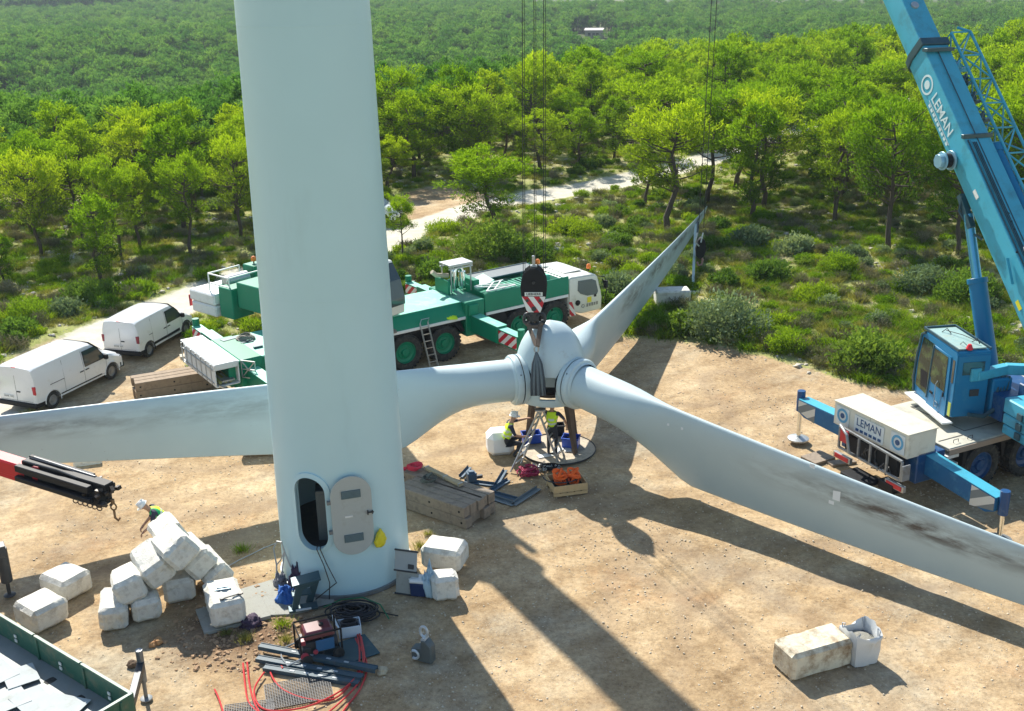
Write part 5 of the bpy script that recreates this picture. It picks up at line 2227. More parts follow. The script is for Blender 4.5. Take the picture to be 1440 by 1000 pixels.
    b.tube([(-.004, 0, .5), (-.0, 0, Ht * .8), (.06, 0, Ht * .93)], .007, 4)
    b.tube([(.0, -hw * .78, .52), (.0, hw * .78, .52)], .006, 4)
    b.build('door_gap', mat('panel_gap', (.10, .10, .10)), t)
    b = MB()
    b.box((-.012, -.12, .88), (.03, .16, .04))
    b.build('rear_handle', BLACK, t)
    b = MB()
    b.box((-.012, hw * .42 if not small else .12, .66), (.02, .44, .10))
    np_ = b.build('number_plate', WHITE, t)
    b = MB()
    for k in range(7):
        if k != 4:
            b.box((-.024, (hw * .42 if not small else .12) + .18 - k * .06, .66), (.004, .035, .06))
    b.build('plate_print', mat('plate_grey', (.25, .25, .25)), np_)
    b = MB()
    b.box((.05, 0, Ht * .97), (.03, .2, .03))
    b.build('brake_lamp', REDM, t)
    put_wheels(make_wheel(rad, .21, mat('steel_wheel', (.28, .28, .28), rough=.45, metal=.5), lugs=0), t,
               [(wx, s_ * (hw - .13), rad) for wx in wheel_x for s_ in (-1, 1)])
    return t


def van_at(px_rear, px_front, Lg, Wd, rear_off):
    a, c = G(*px_rear), G(*px_front)
    h = math.atan2(c.y - a.y, c.x - a.x)
    d = Vector((math.cos(h), math.sin(h), 0))
    n = Vector((-math.sin(h), math.cos(h), 0))
    o = a + n * Wd / 2 - d * rear_off
    return (o.x, o.y, 0), h, (c - a).length


o1, h1, wb1 = van_at((78, 574), (160, 533), 5.0, 1.9, .82)
van('delivery_van', 'longer white panel van with bright red tail lamps parked nearest the photo edge', 'van', o1, h1, wb1 + .82 + .86, 1.92, 1.88, (.82, .82 + wb1), .34, 'white vans parked on the track')
o2, h2, wb2 = van_at((213, 502), (264, 472), 4.4, 1.85, .70)
van('delivery_van', 'smaller white panel van with dark red lamps parked ahead, behind the crane', 'van', o2, h2, wb2 + .70 + .80, 1.85, 1.80, (.70, .70 + wb2), .33, 'white vans parked on the track', hood=.85, small=True)
p = G(538, 314)
van('parked_car', 'white van parked on the gravel track half hidden by the tower', 'van', (p.x - 3.0, p.y + .8, .05), R(-12), 4.3, 1.8, 1.75, (.7, 3.4), .33, None, small=True)

# ================================================================== LOADER TRUCK (left)
lt = thing('loader_crane_truck', 'truck with green dropside bed and folded red and black loader crane, left edge', 'truck', (-11.4, 20.2, 0), R(-37.7))
LI = inv(lt)
A = G(0, 862, 1.62)
Bc = G(187, 974, 1.62)
wd = (Bc - A).normalized()
wn = Vector((wd.y, -wd.x, 0))      # towards the camera
A = A - wd * 2.2
b = MB()


def wall(b, p, q, z0, z1, th):
    d = (q - p).normalized()
    n_ = Vector((-d.y, d.x, 0)) * th / 2
    b.prism([(v.x, v.y) for v in (p - n_, q - n_, q + n_, p + n_)], z0, z1, 'z')


Lw = (Bc - A).length
for k in range(4):
    p0 = A + wd * (Lw * k / 4 + .02)
    p1 = A + wd * (Lw * (k + 1) / 4 - .02)
    b = MB()
    wall(b, p0, p1, .98, 1.60, .05)
    b2 = b.build('side_panel', BEDG, lt) if False else xf(b, LI).build('side_panel', BEDG, lt, bevel=.01)
    b = MB()
    wall(b, p0 + wn * .04, p1 + wn * .04, 1.555, 1.62, .07)
    wall(b, p0 + wn * .03 , p0 + wn * .03 + wd * .07, .98, 1.6, .06)
    xf(b, LI).build('rail', BEDG, b2, bevel=.008)
    q = p0 + wd * (Lw / 4 * .5) + wn * .055
    for dz in (.12, .24):
        b = MB()
        wall(b, q, q + wd * .09, .98 + dz, .98 + dz + .07, .02)
        xf(b, LI).build('lashing_eye', WHITE, b2)
E1 = Bc + wn * 2.4
b = MB()
wall(b, Bc + wn * .03, E1, .98, 1.60, .05)
xf(b, LI).build('tailboard', BEDG, lt, bevel=.01)
b = MB()
wall(b, Bc + wn * .03, E1, 1.57, 1.64, .09)
for k in range(4):
    p0 = Bc + wn * (.3 + k * .6)
    wall(b, p0 + wd * .04, p0 + wn * .06 + wd * .04, .98, 1.6, .06)
xf(b, LI).build('rail', BEDG, lt, bevel=.008)
b = MB()
b.prism([(v.x, v.y) for v in (A, Bc, Bc + wn * 2.4, A + wn * 2.4)], .88, .98, 'z')
xf(b, LI).build('bed_floor', BEDF, lt)
for i in range(7):
    p = Bc - wd * (.55 + i * .55) + wn * (1.0 + .35 * math.sin(i * 2.1))
    b = MB()
    k = rnd.uniform(-20, 20)
    b.box((p.x, p.y, 1.0 + .012 * i), (rnd.uniform(.7, 1.1), rnd.uniform(.5, .8), .014), rot=(rnd.uniform(-2, 2), rnd.uniform(-2, 2), -38 + k))
    sh = b.build('scrap_sheet', mat('pale_scrap_sheet', (.46, .49, .48), rough=.9, spec=.1, var=.15, dirt=(.3, .29, .24), dirt_amt=.3), None)
    tag(sh, 'pale metal sheet lying loose on the green truck bed', 'metal sheet', 'loose sheets on the truck bed')
b = MB()
p = A + wd * .2 + wn * 1.2
b.prism([(v.x, v.y) for v in (A + wn * .7, Bc + wn * .7, Bc + wn * 1.7, A + wn * 1.7)], .5, .86, 'z')
xf(b, LI).build('chassis', BLACK, lt)
put_wheels(make_wheel(.5, .3, STEEL, lugs=0), lt, [tuple(LI @ (Bc - wd * k + wn * s_ + Vector((0, 0, .5 - 1.62)))) for k in (1.6, 2.7) for s_ in (.35, 2.05)])
# stabiliser at the tail
b = MB()
sp0 = Vector((Bc.x, Bc.y, 0)) + wn * .3
sx_ = G(206, 984)
sx_.z = 0
b.beam(sp0 + Vector((0, 0, .95)), sx_ + Vector((0, 0, .95)), .16, .2)
xf(b, LI).build('stabiliser_beam', DARK, lt, bevel=.01)
b = MB()
b.cyl(sx_ + Vector((0, 0, .5)), sx_ + Vector((0, 0, 1.35)), .08)
b.cyl(sx_ + Vector((0, 0, .05)), sx_ + Vector((0, 0, .6)), .045)
b.lathe([(.14, .02), (.14, .05), (.05, .09)], 16, M=Matrix.Translation(sx_))
xf(b, LI).build('stabiliser_leg', STEEL, lt)
p = G(14, 838)
b = MB()
b.cyl(p + Vector((0, 0, .45)), p + Vector((0, 0, 1.45)), .15)
b.cyl(p + Vector((0, 0, .03)), p + Vector((0, 0, .6)), .05)
b.lathe([(.16, .02), (.16, .05), (.05, .09)], 16, M=Matrix.Translation(p))
b.beam(p + Vector((-2.2, -1.3, 1.4)), p + Vector((0.1, 0.05, 1.4)), .34, .34)
xf(b, LI).build('stabiliser_leg', DARK, lt, bevel=.01)
# loader boom, seen from above and behind
z0_ = 3.9
e0 = G(-70, 627, z0_ + .15)
e1 = G(36, 660, z0_ + .05)
e2 = G(186, 706, z0_ - .1)
dv = (e2 - e1).normalized()
ls = Vector((-dv.y, dv.x, 0)).normalized()
lu = dv.cross(ls)
if lu.z < 0:
    lu = -lu
b = MB()
b.beam(e0 - dv * 2.5, e1 + dv * .2, .42, .4)
xf(b, LI).build('red_arm', RED, lt, bevel=.04)
b = MB()
b.beam(e1 - dv * 1.2 - ls * .0 - lu * .25, e1 + dv * 1.1 - lu * .26, .34, .16)
b.box(tuple(e1 + dv * .55 + lu * .05), (.22, .42, .42), rot=(0, 0, math.degrees(math.atan2(dv.y, dv.x))))
xf(b, LI).build('red_linkage', RED, lt, bevel=.03)
for k, (sz, sd_, uu, ln) in enumerate(((.40, .0, -.10, 2.75), (.30, .05, .14, 2.85), (.22, .28, .02, 2.7), (.18, -.24, .16, 2.5), (.12, .2, .26, 2.2), (.14, -.30, -.1, 2.6))):
    b = MB()
    b.beam(e1 + ls * sd_ + lu * uu, e1 + dv * ln + ls * sd_ + lu * uu, sz, sz)
    xf(b, LI).build('extension', BLACK, lt, bevel=.02)
b = MB()
for k, (sd_, uu) in enumerate(((.30, .22), (.10, .30), (-.12, .31), (-.26, .12), (.34, .05))):
    b.tube([e1 + dv * .1 + ls * sd_ + lu * uu, e1 + dv * 1.3 + ls * sd_ * .9 + lu * (uu + .02), e1 + dv * 2.0 + ls * (sd_ + .05) + lu * (uu - .06), e1 + dv * 2.7 + ls * sd_ * .6 + lu * (uu - .1)], .028, 6)
b.cyl(e1 + dv * .2 + lu * .3 + ls * .15, e1 + dv * 2.3 + lu * .27 + ls * .15, .05)
xf(b, LI).build('hydraulic_pipe', mat('worn_black', (.05, .055, .06), rough=.35, metal=.5), lt)
b = MB()
b.cyl(e1 + dv * .6 - ls * .26 - lu * .18, e1 + dv * 2.2 - ls * .26 - lu * .2, .045)
xf(b, LI).build('cylinder_rod', CHROME, lt)
b = MB()
for k in range(6):
    c = e1 + dv * (1.9 + .16 * k) - ls * .2 - lu * .32
    b.tube([c + Vector((.06 * math.cos(R(a)), 0, .06 * math.sin(R(a)))) for a in range(0, 360, 45)], .016, 5, closed=True)
xf(b, LI).build('chain_eye', RUST, lt)
b = MB()
for k in range(30):
    q = e1 + dv * rnd.uniform(2.2, 2.95) + ls * rnd.uniform(-.28, .3) + lu * rnd.uniform(-.25, .25)
    b.box(tuple(q), (rnd.uniform(.05, .16), rnd.uniform(.05, .14), rnd.uniform(.05, .14)), rot=(rnd.uniform(0, 90), rnd.uniform(0, 90), rnd.uniform(0, 90)))
xf(b, LI).build('boom_head', mat('greasy_steel', (.045, .035, .028), rough=.5, metal=.3, var=.4, vscale=8), lt)['kind'] = 'stuff'
hp = e1 + dv * 2.95 - lu * .1
b = MB()
b.tube([hp, hp - Vector((0, 0, .12))], .05, 8)
b.tube([hp - Vector((0, 0, .2)) + Vector((.07 * math.cos(R(a)), 0, .09 * math.sin(R(a)))) for a in range(0, 360, 40)], .022, 6, closed=True)
b.tube([hp - Vector((0, 0, .3)), hp - Vector((0, 0, .5)), hp - Vector((-.07, 0, .58)), hp - Vector((-.12, 0, .5))], .03, 7)
xf(b, LI).build('hook', mat('rusty_hook', (.22, .12, .05), rough=.6, var=.3), lt)

# ================================================================== BLOCKS
def block(px, z, size, yaw, tilt, label, m=None, seed_=0, group=None, bev=.045, at=None, soft=1.0):
    p = at or G(px[0], px[1], z)
    bm = bmesh.new()
    bmesh.ops.create_cube(bm, size=1)
    bmesh.ops.subdivide_edges(bm, edges=list(bm.edges), cuts=11, use_grid_fill=True)
    H3 = Vector(size) / 2
    rb = bev * 2.3
    for v in bm.verts:
        # crowd the grid towards the edges, then round them
        p3 = Vector((0, 0, 0))
        for i in range(3):
            k_ = round((v.co[i] + .5) * 12)
            p3[i] = (-H3[i], -(H3[i] - rb))[k_] if k_ < 2 else (H3[i] - rb, H3[i])[k_ - 11] if k_ > 10 else -(H3[i] - rb) + 2 * (H3[i] - rb) * (k_ - 1) / 10
        q3 = Vector([max(-(H3[i] - rb), min(H3[i] - rb, p3[i])) for i in range(3)])
        d3 = p3 - q3
        if d3.length > 1e-6:
            L1 = abs(d3.x) + abs(d3.y) + abs(d3.z)
            if L1 > rb:
                d3 = d3 * (rb / L1)
            p3 = q3 + d3
        v.co = p3
    bm.normal_update()
    for v in bm.verts:
        q = v.co * 1.9 + Vector((seed_ * 7.1, 3, 1))
        q2 = v.co * 7 + Vector((seed_ * 3.1, 9, 2))
        n2 = noise.noise(q2)
        v.co += v.normal * ((noise.noise(q) * .03 + n2 * .008 - (.03 if n2 > .42 else 0)) * soft)
    for f in bm.faces:
        f.smooth = True
    me = bpy.data.meshes.new('ballast_block')
    bm.to_mesh(me)
    bm.free()
    me.materials.append(m or BLOCKM)
    me.set_sharp_from_angle(angle=R(26))
    o = bpy.data.objects.new('ballast_block', me)
    COL.objects.link(o)
    o.location = (p.x, p.y, p.z)
    o.rotation_euler = (R(tilt[0]), R(tilt[1]), R(yaw))
    tag(o, label, 'block', group)
    return o


gpile = 'white ballast blocks in the heap beside the tower'
S1 = (1.12, .72, .66)
BL = [
 ((58, 858), .33, (1.05, 1.0, .64), -38, (0, 0), 'nearer white block of the pair left of the heap, by the green bed', BLOCKM, None),
 ((93, 818), .33, (1.05, .95, .62), -32, (0, 0), 'farther block of the left pair with grey dusty top', BLOCKM, None),
 ((161, 855), .32, (1.15, .68, .66), 105, (3, -4), 'upright white block at the lower left corner of the heap', BLOCKM, gpile),
 ((203, 846), .32, (1.1, .72, .62), 115, (0, 0), 'low white block in the front of the heap, second from left', BLOCKM, gpile),
 ((181, 820), .86, (1.18, .76, .68), 112, (-16, 6), 'block leaning over the two lowest left blocks of the heap', BLOCKM, gpile),
 ((215, 792), 1.18, (1.25, .76, .72), 122, (-26, -8), 'tilted block in the middle of the heap, second tier', BLOCKM, gpile),
 ((252, 818), .36, (1.1, .8, .68), 105, (0, 0), 'shaded white block under the arch of the heap', BLOCKM, gpile),
 ((246, 768), 1.62, (1.3, .82, .74), 124, (-34, 4), 'topmost white block facing the camera on the heap', BLOCKM, gpile),
 ((236, 748), 1.55, (1.1, .75, .66), 122, (-28, 2), 'topmost block at the back of the heap near the worker', BLOCKM, gpile),
 ((272, 781), 1.05, (1.2, .78, .7), 128, (-34, -6), 'tilted block on the right shoulder of the heap', BLOCKM, gpile),
 ((296, 799), .5, (1.2, .76, .7), 130, (-30, -8), 'lowest right block of the heap sliding toward the tower', BLOCKM, gpile),
 ((316, 846), .45, (1.35, .88, .70), 112, (0, 0), 'separate white block carrying tools, between heap and tower', BLOCKM, None),
 ((626, 778), .42, (1.15, .82, .66), -18, (4, 0), 'larger weathered white block right of the tower foot', BLOCKM, None),
 ((625, 822), .34, (.72, .62, .70), 12, (0, 0), 'small upright white block beside the blue cool box', BLOCKM, None),
]
for k, (px, z, sz, yaw, tl, lab, m_, g) in enumerate(BL):
    block(px, z, sz, yaw, tl, lab, m_, k + 1, g)
rp = G(1136, 938)
block(None, 0, (1.72, .86, .74), 22, (0, 0), 'long stained white block with brown marks alone in the right foreground', BLOCKS, 31, at=Vector((rp.x + .12, rp.y + .12, .34)), bev=.04)
block((945, 417), .42, (1.65, .9, .78), 2, (0, 0), 'white block far off in the scrub under the blade tip', BLOCKM, 33, bev=.03, soft=.5)
block((703, 620), .38, (.92, .92, .84), 8, (0, 0), 'bright white smooth block the crouching worker leans on', mat('bright_block', (.78, .78, .76), rough=.7, var=.04), 35, bev=.08, soft=.6)
block((123, 646), .1, (.9, .5, .35), 20, (0, 0), 'small pale block lying behind the black crane boom', BLOCKM, 36, bev=.02)
# slab under the single block and things on it
s_ = MB()
p = G(330, 880)
s_.box((p.x - .15, p.y + .5, .03), (1.7, 1.2, .1), rot=(0, 0, 25))
tag(s_.build('concrete_slab', CONC, None, bevel=.01), 'grey concrete slab under the white block that carries tools', 'slab')
bp_ = BL[11]
q = G(314, 838, .83)
t = thing('hand_tool', 'dark metal spanner lying on top of the separate white block', 'tool', (q.x + .2, q.y, .80), R(30))
b = MB()
b.beam((-.2, 0, .03), (.2, 0, .03), .05, .03)
b.cyl((-.24, 0, .01), (-.24, 0, .05), .06, n=10)
b.cyl((.24, 0, .01), (.24, 0, .05), .07, n=10)
b.build('handle', DARK, t)
t = thing('steel_plate', 'small bluish steel plate lying on the back of the separate white block', 'plate', (q.x - .12, q.y + .42, .80), R(15))
b = MB()
b.box((0, 0, .02), (.42, .22, .03))
b.box((0, 0, .045), (.3, .1, .03))
b.build('plate', mat('bluish_steel', (.18, .26, .31), rough=.4, metal=.4), t)


def heap_cloth(name, px, r, m_, label, cat, seed_, z=0.0, h=.22, n=9):
    "crumpled pile: several draped folds"
    p = G(px[0], px[1], z)
    bm = bmesh.new()
    bmesh.ops.create_icosphere(bm, subdivisions=4, radius=1)
    for v in bm.verts:
        q = v.co * 1.7 + Vector((seed_, 0, 0))
        k = 1 + .45 * noise.noise(q) + .3 * abs(noise.noise(q * 3.1)) + .12 * noise.noise(q * 8)
        v.co = Vector((v.co.x * r * k, v.co.y * r * k * .8, max(0.0, v.co.z + .2) * h * k * (1 + .5 * noise.noise(q * 4))))
    for f in bm.faces:
        f.smooth = True
    me = bpy.data.meshes.new(name)
    bm.to_mesh(me)
    bm.free()
    me.materials.append(m_)
    o = bpy.data.objects.new(name, me)
    COL.objects.link(o)
    o.location = (p.x, p.y, z)
    tag(o, label, cat)
    return o


heap_cloth('crumpled_cloth', (352, 878), .28, PLUM, 'dark purple crumpled cloth beside the separate white block', 'cloth', 3, h=.16)
heap_cloth('work_jacket', (403, 845), .24, JACKET, 'blue work jacket dropped at the left foot of the tower', 'jacket', 5, h=.3)
heap_cloth('tool_bag', (424, 828), .3, PLUM, 'dark bag of rags on the step beside the tower', 'bag', 8, h=.55)
heap_cloth('leather_gloves', (395, 822), .18, mat('dull_rags', (.2, .2, .22), rough=.8, var=.5, vscale=8), 'grey gloves dropped by the bent steel tube', 'gloves', 12, h=.25)

# bulk bag
bb = thing('bulk_bag', 'open white woven bulk bag of grit beside the stained block', 'bag', tuple(G(1207, 925)), R(18))
b = MB()
prof = []
n = 40
hts = [0, .12, .35, .6, .72, .80]
rings = []
for i, z in enumerate(hts):
    ring = []
    for j in range(n):
        a = 2 * PI * j / n
        sq = .36 / max(abs(math.cos(a)), abs(math.sin(a))) ** .75
        r_ = sq * (.92 + .10 * math.sin(z * 3.2) + (.10 if z > .7 else 0) + .05 * noise.noise(Vector((math.cos(a) * 2, math.sin(a) * 2, z * 4))))
        zz_ = z + (.10 * math.sin(a * 2 + 1) + .10 * noise.noise(Vector((a * 2, z, 3))) if z > .7 else 0)
        ring.append(b.bm.verts.new((r_ * math.cos(a), r_ * math.sin(a), zz_)))
    rings.append(ring)
inner = []
for z, k in ((.74, .93), (.52, .9)):
    inner.append([b.bm.verts.new((v.co.x * k, v.co.y * k, z)) for v in rings[3]])
seq = rings + inner
for A_, B_ in zip(seq, seq[1:]):
    for j in range(n):
        b._f([A_[j], A_[(j + 1) % n], B_[(j + 1) % n], B_[j]])
b._f(rings[0][::-1])
b.build('bag', PVC, bb, angle=60)
b = MB()
b.lathe([(.001, .60), (.15, .62), (.28, .58), (.335, .55)], 24, caps=False)
b.build('grit', mat('grit', (.25, .24, .2), rough=.95, var=.5, vscale=20, bump=.8), bb)
b = MB()
for a in (45, 135, 225, 315):
    c_, s2 = math.cos(R(a)) * .4, math.sin(R(a)) * .4
    c_, s2 = c_ * 1.02, s2 * 1.02
    b.tube([(c_, s2, .62), (c_ * 1.08, s2 * 1.08, .86), (c_ * .9 - s2 * .12, s2 * .9 + c_ * .12, .9), (c_ * .97, s2 * .97, .7)], .016, 4)
b.build('strap', mat('bag_strap', (.35, .38, .42), rough=.7), bb)

# ================================================================== TIMBER
def timbers(px0, px1, label, group, rows, cols, sx, sz, m_, z0=0.0, stag=.1, gap=.012, off=0):
    """stack of beams running from px0 to px1 (front face foot line)"""
    a, c = G(*px0), G(*px1)
    d = (c - a).normalized()
    n_ = Vector((-d.y, d.x, 0))
    for r_ in range(rows):
        for c_ in range(cols):
            e = rnd.uniform(-stag, stag)
            t = thing('timber_beam', label(r_, c_), 'timber', tuple(a + n_ * (sx * (c_ + .5 + off) + gap * c_) + Vector((0, 0, z0 + r_ * (sz + .006)))), math.atan2(d.y, d.x), group)
            L_ = (c - a).length
            b = MB()
            b.box((L_ / 2 + e, 0, sz / 2), (L_, sx - gap, sz - .004), rot=(0, 0, rnd.uniform(-.25, .25)))
            bm_ = b.build('beam', m_, t, bevel=.012)
            if c_ == 0:
                b = MB()
                for q in (.06, .5, .93):
                    b.cyl((L_ * q + e, -sx / 2 - .004, sz / 2), (L_ * q + e, -sx / 2 + .02, sz / 2), .035, n=10)
                b.build('bolt_hole', BLACK, t)


rowN = ['bottom', 'middle', 'top']
timbers((560, 712), (655, 745), lambda r, c: rowN[r * 2 if r else 0] + ' row beam, ' + ('front', 'second', 'third')[c] + ' of the near grey timber stack by the tower', 'grey timbers of the mat stack by the tower', 2, 3, .30, .34, WOODG)
timbers((560, 693), (675, 733), lambda r, c: rowN[r * 2 if r else 0] + ' row beam, ' + ('front', 'back')[c] + ' of the grey timber stack behind the near one', 'grey timbers of the rear mat stack', 2, 2, .30, .34, WOODG, off=.55)
timbers((193, 563), (300, 545), lambda r, c: rowN[r * 2 if r else 0] + ' row beam, ' + ('front', 'second', 'back')[c] + ' of the brown timber stack behind the left blade', 'brown timbers behind the left blade', 2, 3, .34, .34, WOODB)
tb = MB()
p = G(278, 520)
tb.box((p.x + .2, p.y - .6, .86), (1.3, .4, .14), rot=(0, 0, 20))
tag(tb.build('wood_offcut', mat('pale_plywood', (.5, .44, .33), rough=.8, var=.15), None, bevel=.01), 'pale flat plank lying on the brown timber stack', 'plank')
p = G(372, 640)
tb = thing('timber_beam', 'brown timber baulk end showing under the blade left of the tower', 'timber', tuple(p), R(5))
b = MB()
b.box((.0, 0, .3), (1.6, .34, .32))
b.box((0, .36, .3), (1.6, .34, .32))
b.build('beam', WOODB, tb, bevel=.012)
p = G(620, 665, .7)
pk = thing('plank', 'yellowish scaffold plank lying diagonally over the grey timber stack', 'plank', (p.x + .1, p.y - .4, .735), R(-48))
b = MB()
b.box((0, 0, .05), (1.75, .17, .09))
b.build('board', mat('scaffold_plank', (.42, .33, .2), rough=.8, var=.2, vscale=6), pk, bevel=.01)
b = MB()
for x in (-.83, .1, .83):
    b.box((x, 0, .05), (.05, .18, .1))
b.build('end_band', GALV, pk)
p = G(582, 662, .7)
st = thing('red_strap_roll', 'crimson webbing strap coiled on the grey timbers beside the tower', 'strap', (p.x - .05, p.y, .74))
b = MB()
for k in range(4):
    b.tube([(.0 + (.17 + .02 * k) * math.cos(R(a)) + .03 * k, (.16 + .01 * k) * math.sin(R(a)), .06 + .03 * math.sin(R(a * 2)) + .03 * k) for a in range(0, 360, 30)], .035, 5, closed=True)
b.tube([(-.2, -.1, .1), (-.42, -.3, .1), (-.5, -.5, .02), (-.5, -.55, -.3)], .06, 5)
b.build('strap', mat('crimson_strap', (.6, .03, .06), rough=.7, var=.15), st)
p = G(603, 678, .7)
co = thing('cable_coil', 'tangled dark cable with lamp lying on the grey timbers', 'cable', (p.x, p.y, .73))
b = MB()
for k in range(7):
    b.tube([((.2 + .03 * rnd.random()) * math.cos(R(a)) + .03 * (k - 3) * .5, (.15 + .02 * k) * math.sin(R(a)), .02 + .02 * k + .04 * noise.noise(Vector((a * .05, k, 0)))) for a in range(0, 360, 24)], .011, 5, closed=True)
b.cyl((-.05, 0, .15), (.12, .1, .26), .06, .02)
b.build('cable', mat('grey_cable', (.10, .11, .09), rough=.6), co)
# blue steel frames on the sand
def frame_thing(label, pts, px, rz, m_, w_=.12, h_=.1, extra=None):
    p = G(*px)
    t = thing('angle_bar', label, 'steel bar', (p.x, p.y, 0), R(rz))
    for a_, c_ in zip(pts, pts[1:]):
        b = MB()
        b.beam((*a_, .02), (*c_, .02), w_ * 1.2, .025)
        q_ = (Vector(c_) - Vector(a_)).normalized() * w_ * .55
        b.beam((a_[0] - q_.y, a_[1] + q_.x, h_ / 2 + .01), (c_[0] - q_.y, c_[1] + q_.x, h_ / 2 + .01), .02, h_)
        b.build('bar', m_, t, bevel=.01)
    return t
SBL = mat('slate_blue_steel', (.05, .10, .15), rough=.45, var=.15, dirt=(.15, .16, .16), dirt_amt=.3)


def pxframe(label, pxs, m_, w_=.12, h_=.1):
    ps = [G(*q) for q in pxs]
    o = ps[0]
    return frame_thing(label, [(q.x - o.x, q.y - o.y) for q in ps], pxs[0], 0, m_, w_, h_)


pxframe('blue steel angle frame with a bent end, behind the timber stack', [(648, 672), (661, 658)], SBL)
pxframe('long blue steel frame bent upward at its right end', [(652, 678), (698, 684), (711, 662)], SBL)
pxframe('straight blue steel bar lying across the frame parts', [(675, 702), (716, 676)], SBL)
pxframe('grey blue channel with angled arm, nearest the pallet', [(688, 700), (722, 711), (758, 688)], mat('worn_slate_steel', (.16, .2, .22), rough=.4, metal=.3, var=.2), .16)
pxframe('second channel lying in front of the grey blue one', [(690, 694), (727, 704)], SBL, .10)
fb = thing('junction_box', 'dark square motor box standing on the blue steel frame', 'box', tuple(G(663, 678)), R(20))
b = MB()
b.box((0, 0, .2), (.3, .3, .3))
b.box((0, 0, .37), (.2, .2, .06))
b.build('casing', SBL, fb, bevel=.02)
b = MB()
b.box((.25, 0, .15), (.25, .1, .1))
b.build('shaft', DARK, fb)

# pallet crate with orange slings
pa = thing('pallet_crate', 'pale wooden pallet crate holding orange slings near the ladder', 'crate', tuple(G(797, 688)), R(14))
for k in range(3):
    b = MB()
    b.box((0, -.4 + k * .4, .05), (1.1, .1, .09))
    b.build('skid', PALLET, pa)
for k in range(5):
    b = MB()
    b.box((-.46 + k * .23, 0, .115), (.17, .9, .022))
    b.build('board', PALLET, pa)
for s2 in (-1, 1):
    b = MB()
    b.box((0, s2 * .44, .25), (1.1, .025, .22))
    b.build('side', PALLET, pa)
    b = MB()
    b.box((s2 * .54, 0, .25), (.025, .86, .22))
    b.build('end', PALLET, pa)
b = MB()
b.box((0, 0, .15), (1.0, .8, .04))
b.build('liner', BLACK, pa)
pl_ = G(797, 688)
for k, (dx, dy) in enumerate(((-.22, 0), (.22, .06))):
    sg_ = thing('orange_sling', ('left', 'right')[k] + ' bundle of orange webbing slings piled in the pallet crate', 'sling', (pl_.x + dx, pl_.y + dy, .17), 0, 'orange slings in the pallet crate')
    for q in range(9):
        b = MB()
        a0 = rnd.uniform(0, 180)
        rr = rnd.uniform(.15, .22)
        b.tube([(rr * math.cos(R(a)) * math.cos(R(a0)) + rnd.uniform(-.01, .01), rr * math.cos(R(a)) * math.sin(R(a0)) * .6 + rr * .5 * math.sin(R(a)) , .12 + .035 * q + rr * .55 * math.sin(R(a) + q)) for a in range(0, 360, 30)], .042, 5, closed=True)
        b.build('strap', ORS, sg_)
# black hoop round the crate
b = MB()
b.tube([(.62 * math.cos(R(a)) - .1, .45 * math.sin(R(a)) + .2, .42 + .05 * math.sin(R(a))) for a in range(170, 340, 12)], .02, 6)
b.build('hoop', DARK, pa)
cw = thing('webbing_pile', 'crimson lifting webbing piled at the foot of the ladder', 'strap', tuple(G(741, 668)))
for q in range(14):
    b = MB()
    a0 = rnd.uniform(0, 6.28)
    r1 = rnd.uniform(.12, .28)
    cx, cy = rnd.uniform(-.15, .15), rnd.uniform(-.12, .12)
    b.tube([(cx + r1 * math.cos(a0 + R(a)), cy + r1 * .8 * math.sin(a0 + R(a)), .04 + q * .014 + .03 * math.sin(R(a * 3) + q)) for a in range(0, rnd.choice((280, 330, 360)), 30)], .026, 5)
    b.build('strap', PURPLE, cw)
ch = thing('chain_pile', 'black and silver chain piled on the sand behind the orange slings', 'chain', tuple(G(763, 660)))
b = MB()
for q in range(46):
    c = Vector((rnd.gauss(0, .28), rnd.gauss(0, .12), rnd.uniform(.02, .12)))
    e = Euler((rnd.uniform(0, 3), rnd.uniform(0, 3), rnd.uniform(0, 3))).to_matrix()
    b.tube([c + e @ Vector((.06 * math.cos(R(a)), .035 * math.sin(R(a)), 0)) for a in range(0, 360, 45)], .014, 4, closed=True)
lk_ = b.build('links', GALV, ch)
lk_['kind'] = 'stuff'
b = MB()
for q in range(3):
    b.tube([(.3 * math.cos(R(a)) + .25, .16 * math.sin(R(a)), .05 + q * .04) for a in range(0, 360, 30)], .03, 5, closed=True)
b.build('black_sling', BLACK, ch)

# ladders
def ladder_side(b, p0, p1, q0, q1, rungs, w_=.05, th=.03):
    b.beam(p0, p1, th, w_)
    b.beam(q0, q1, th, w_)
    return b


la = thing('step_ladder', 'aluminium A frame step ladder standing open before the rotor hub', 'ladder', tuple(G(757, 652)))
ap = Vector((.1, .42, 0))
ap.z = height_for(la.location.x + ap.x, la.location.y + ap.y, 577)
for nm, f0, f1 in (('front_frame', (-.62, -.05, 0), (-.22, -.42, 0)), ('back_frame', (.62, .35, 0), (.80, .8, 0))):
    f0, f1 = Vector(f0), Vector(f1)
    if nm == 'front_frame':
        f0, f1 = Vector(G(718, 664)) - la.location, Vector(G(733, 652)) - la.location
    else:
        f0, f1 = Vector(G(785, 650)) - la.location, Vector(G(793, 640)) - la.location
    hd = (f1 - f0).normalized() * .16
    t0, t1 = ap - hd, ap + hd
    b = MB()
    b.beam(f0, t0, .03, .07)
    b.beam(f1, t1, .03, .07)
    fr_ = b.build(nm, ALU, la)
    for k in range(1, 8):
        b = MB()
        u = k / 8
        b.beam(f0.lerp(t0, u), f1.lerp(t1, u), .05, .028)
        b.build('rung', ALU, fr_)
b = MB()
b.box(tuple(ap + Vector((0, 0, .03))), (.36, .3, .04))
b.build('top_cap', ALU, la, bevel=.01)
gl = thing('leaning_ladder', 'narrow aluminium ladder leaning against the green crane between two wheels', 'ladder', (0, 0, 0))
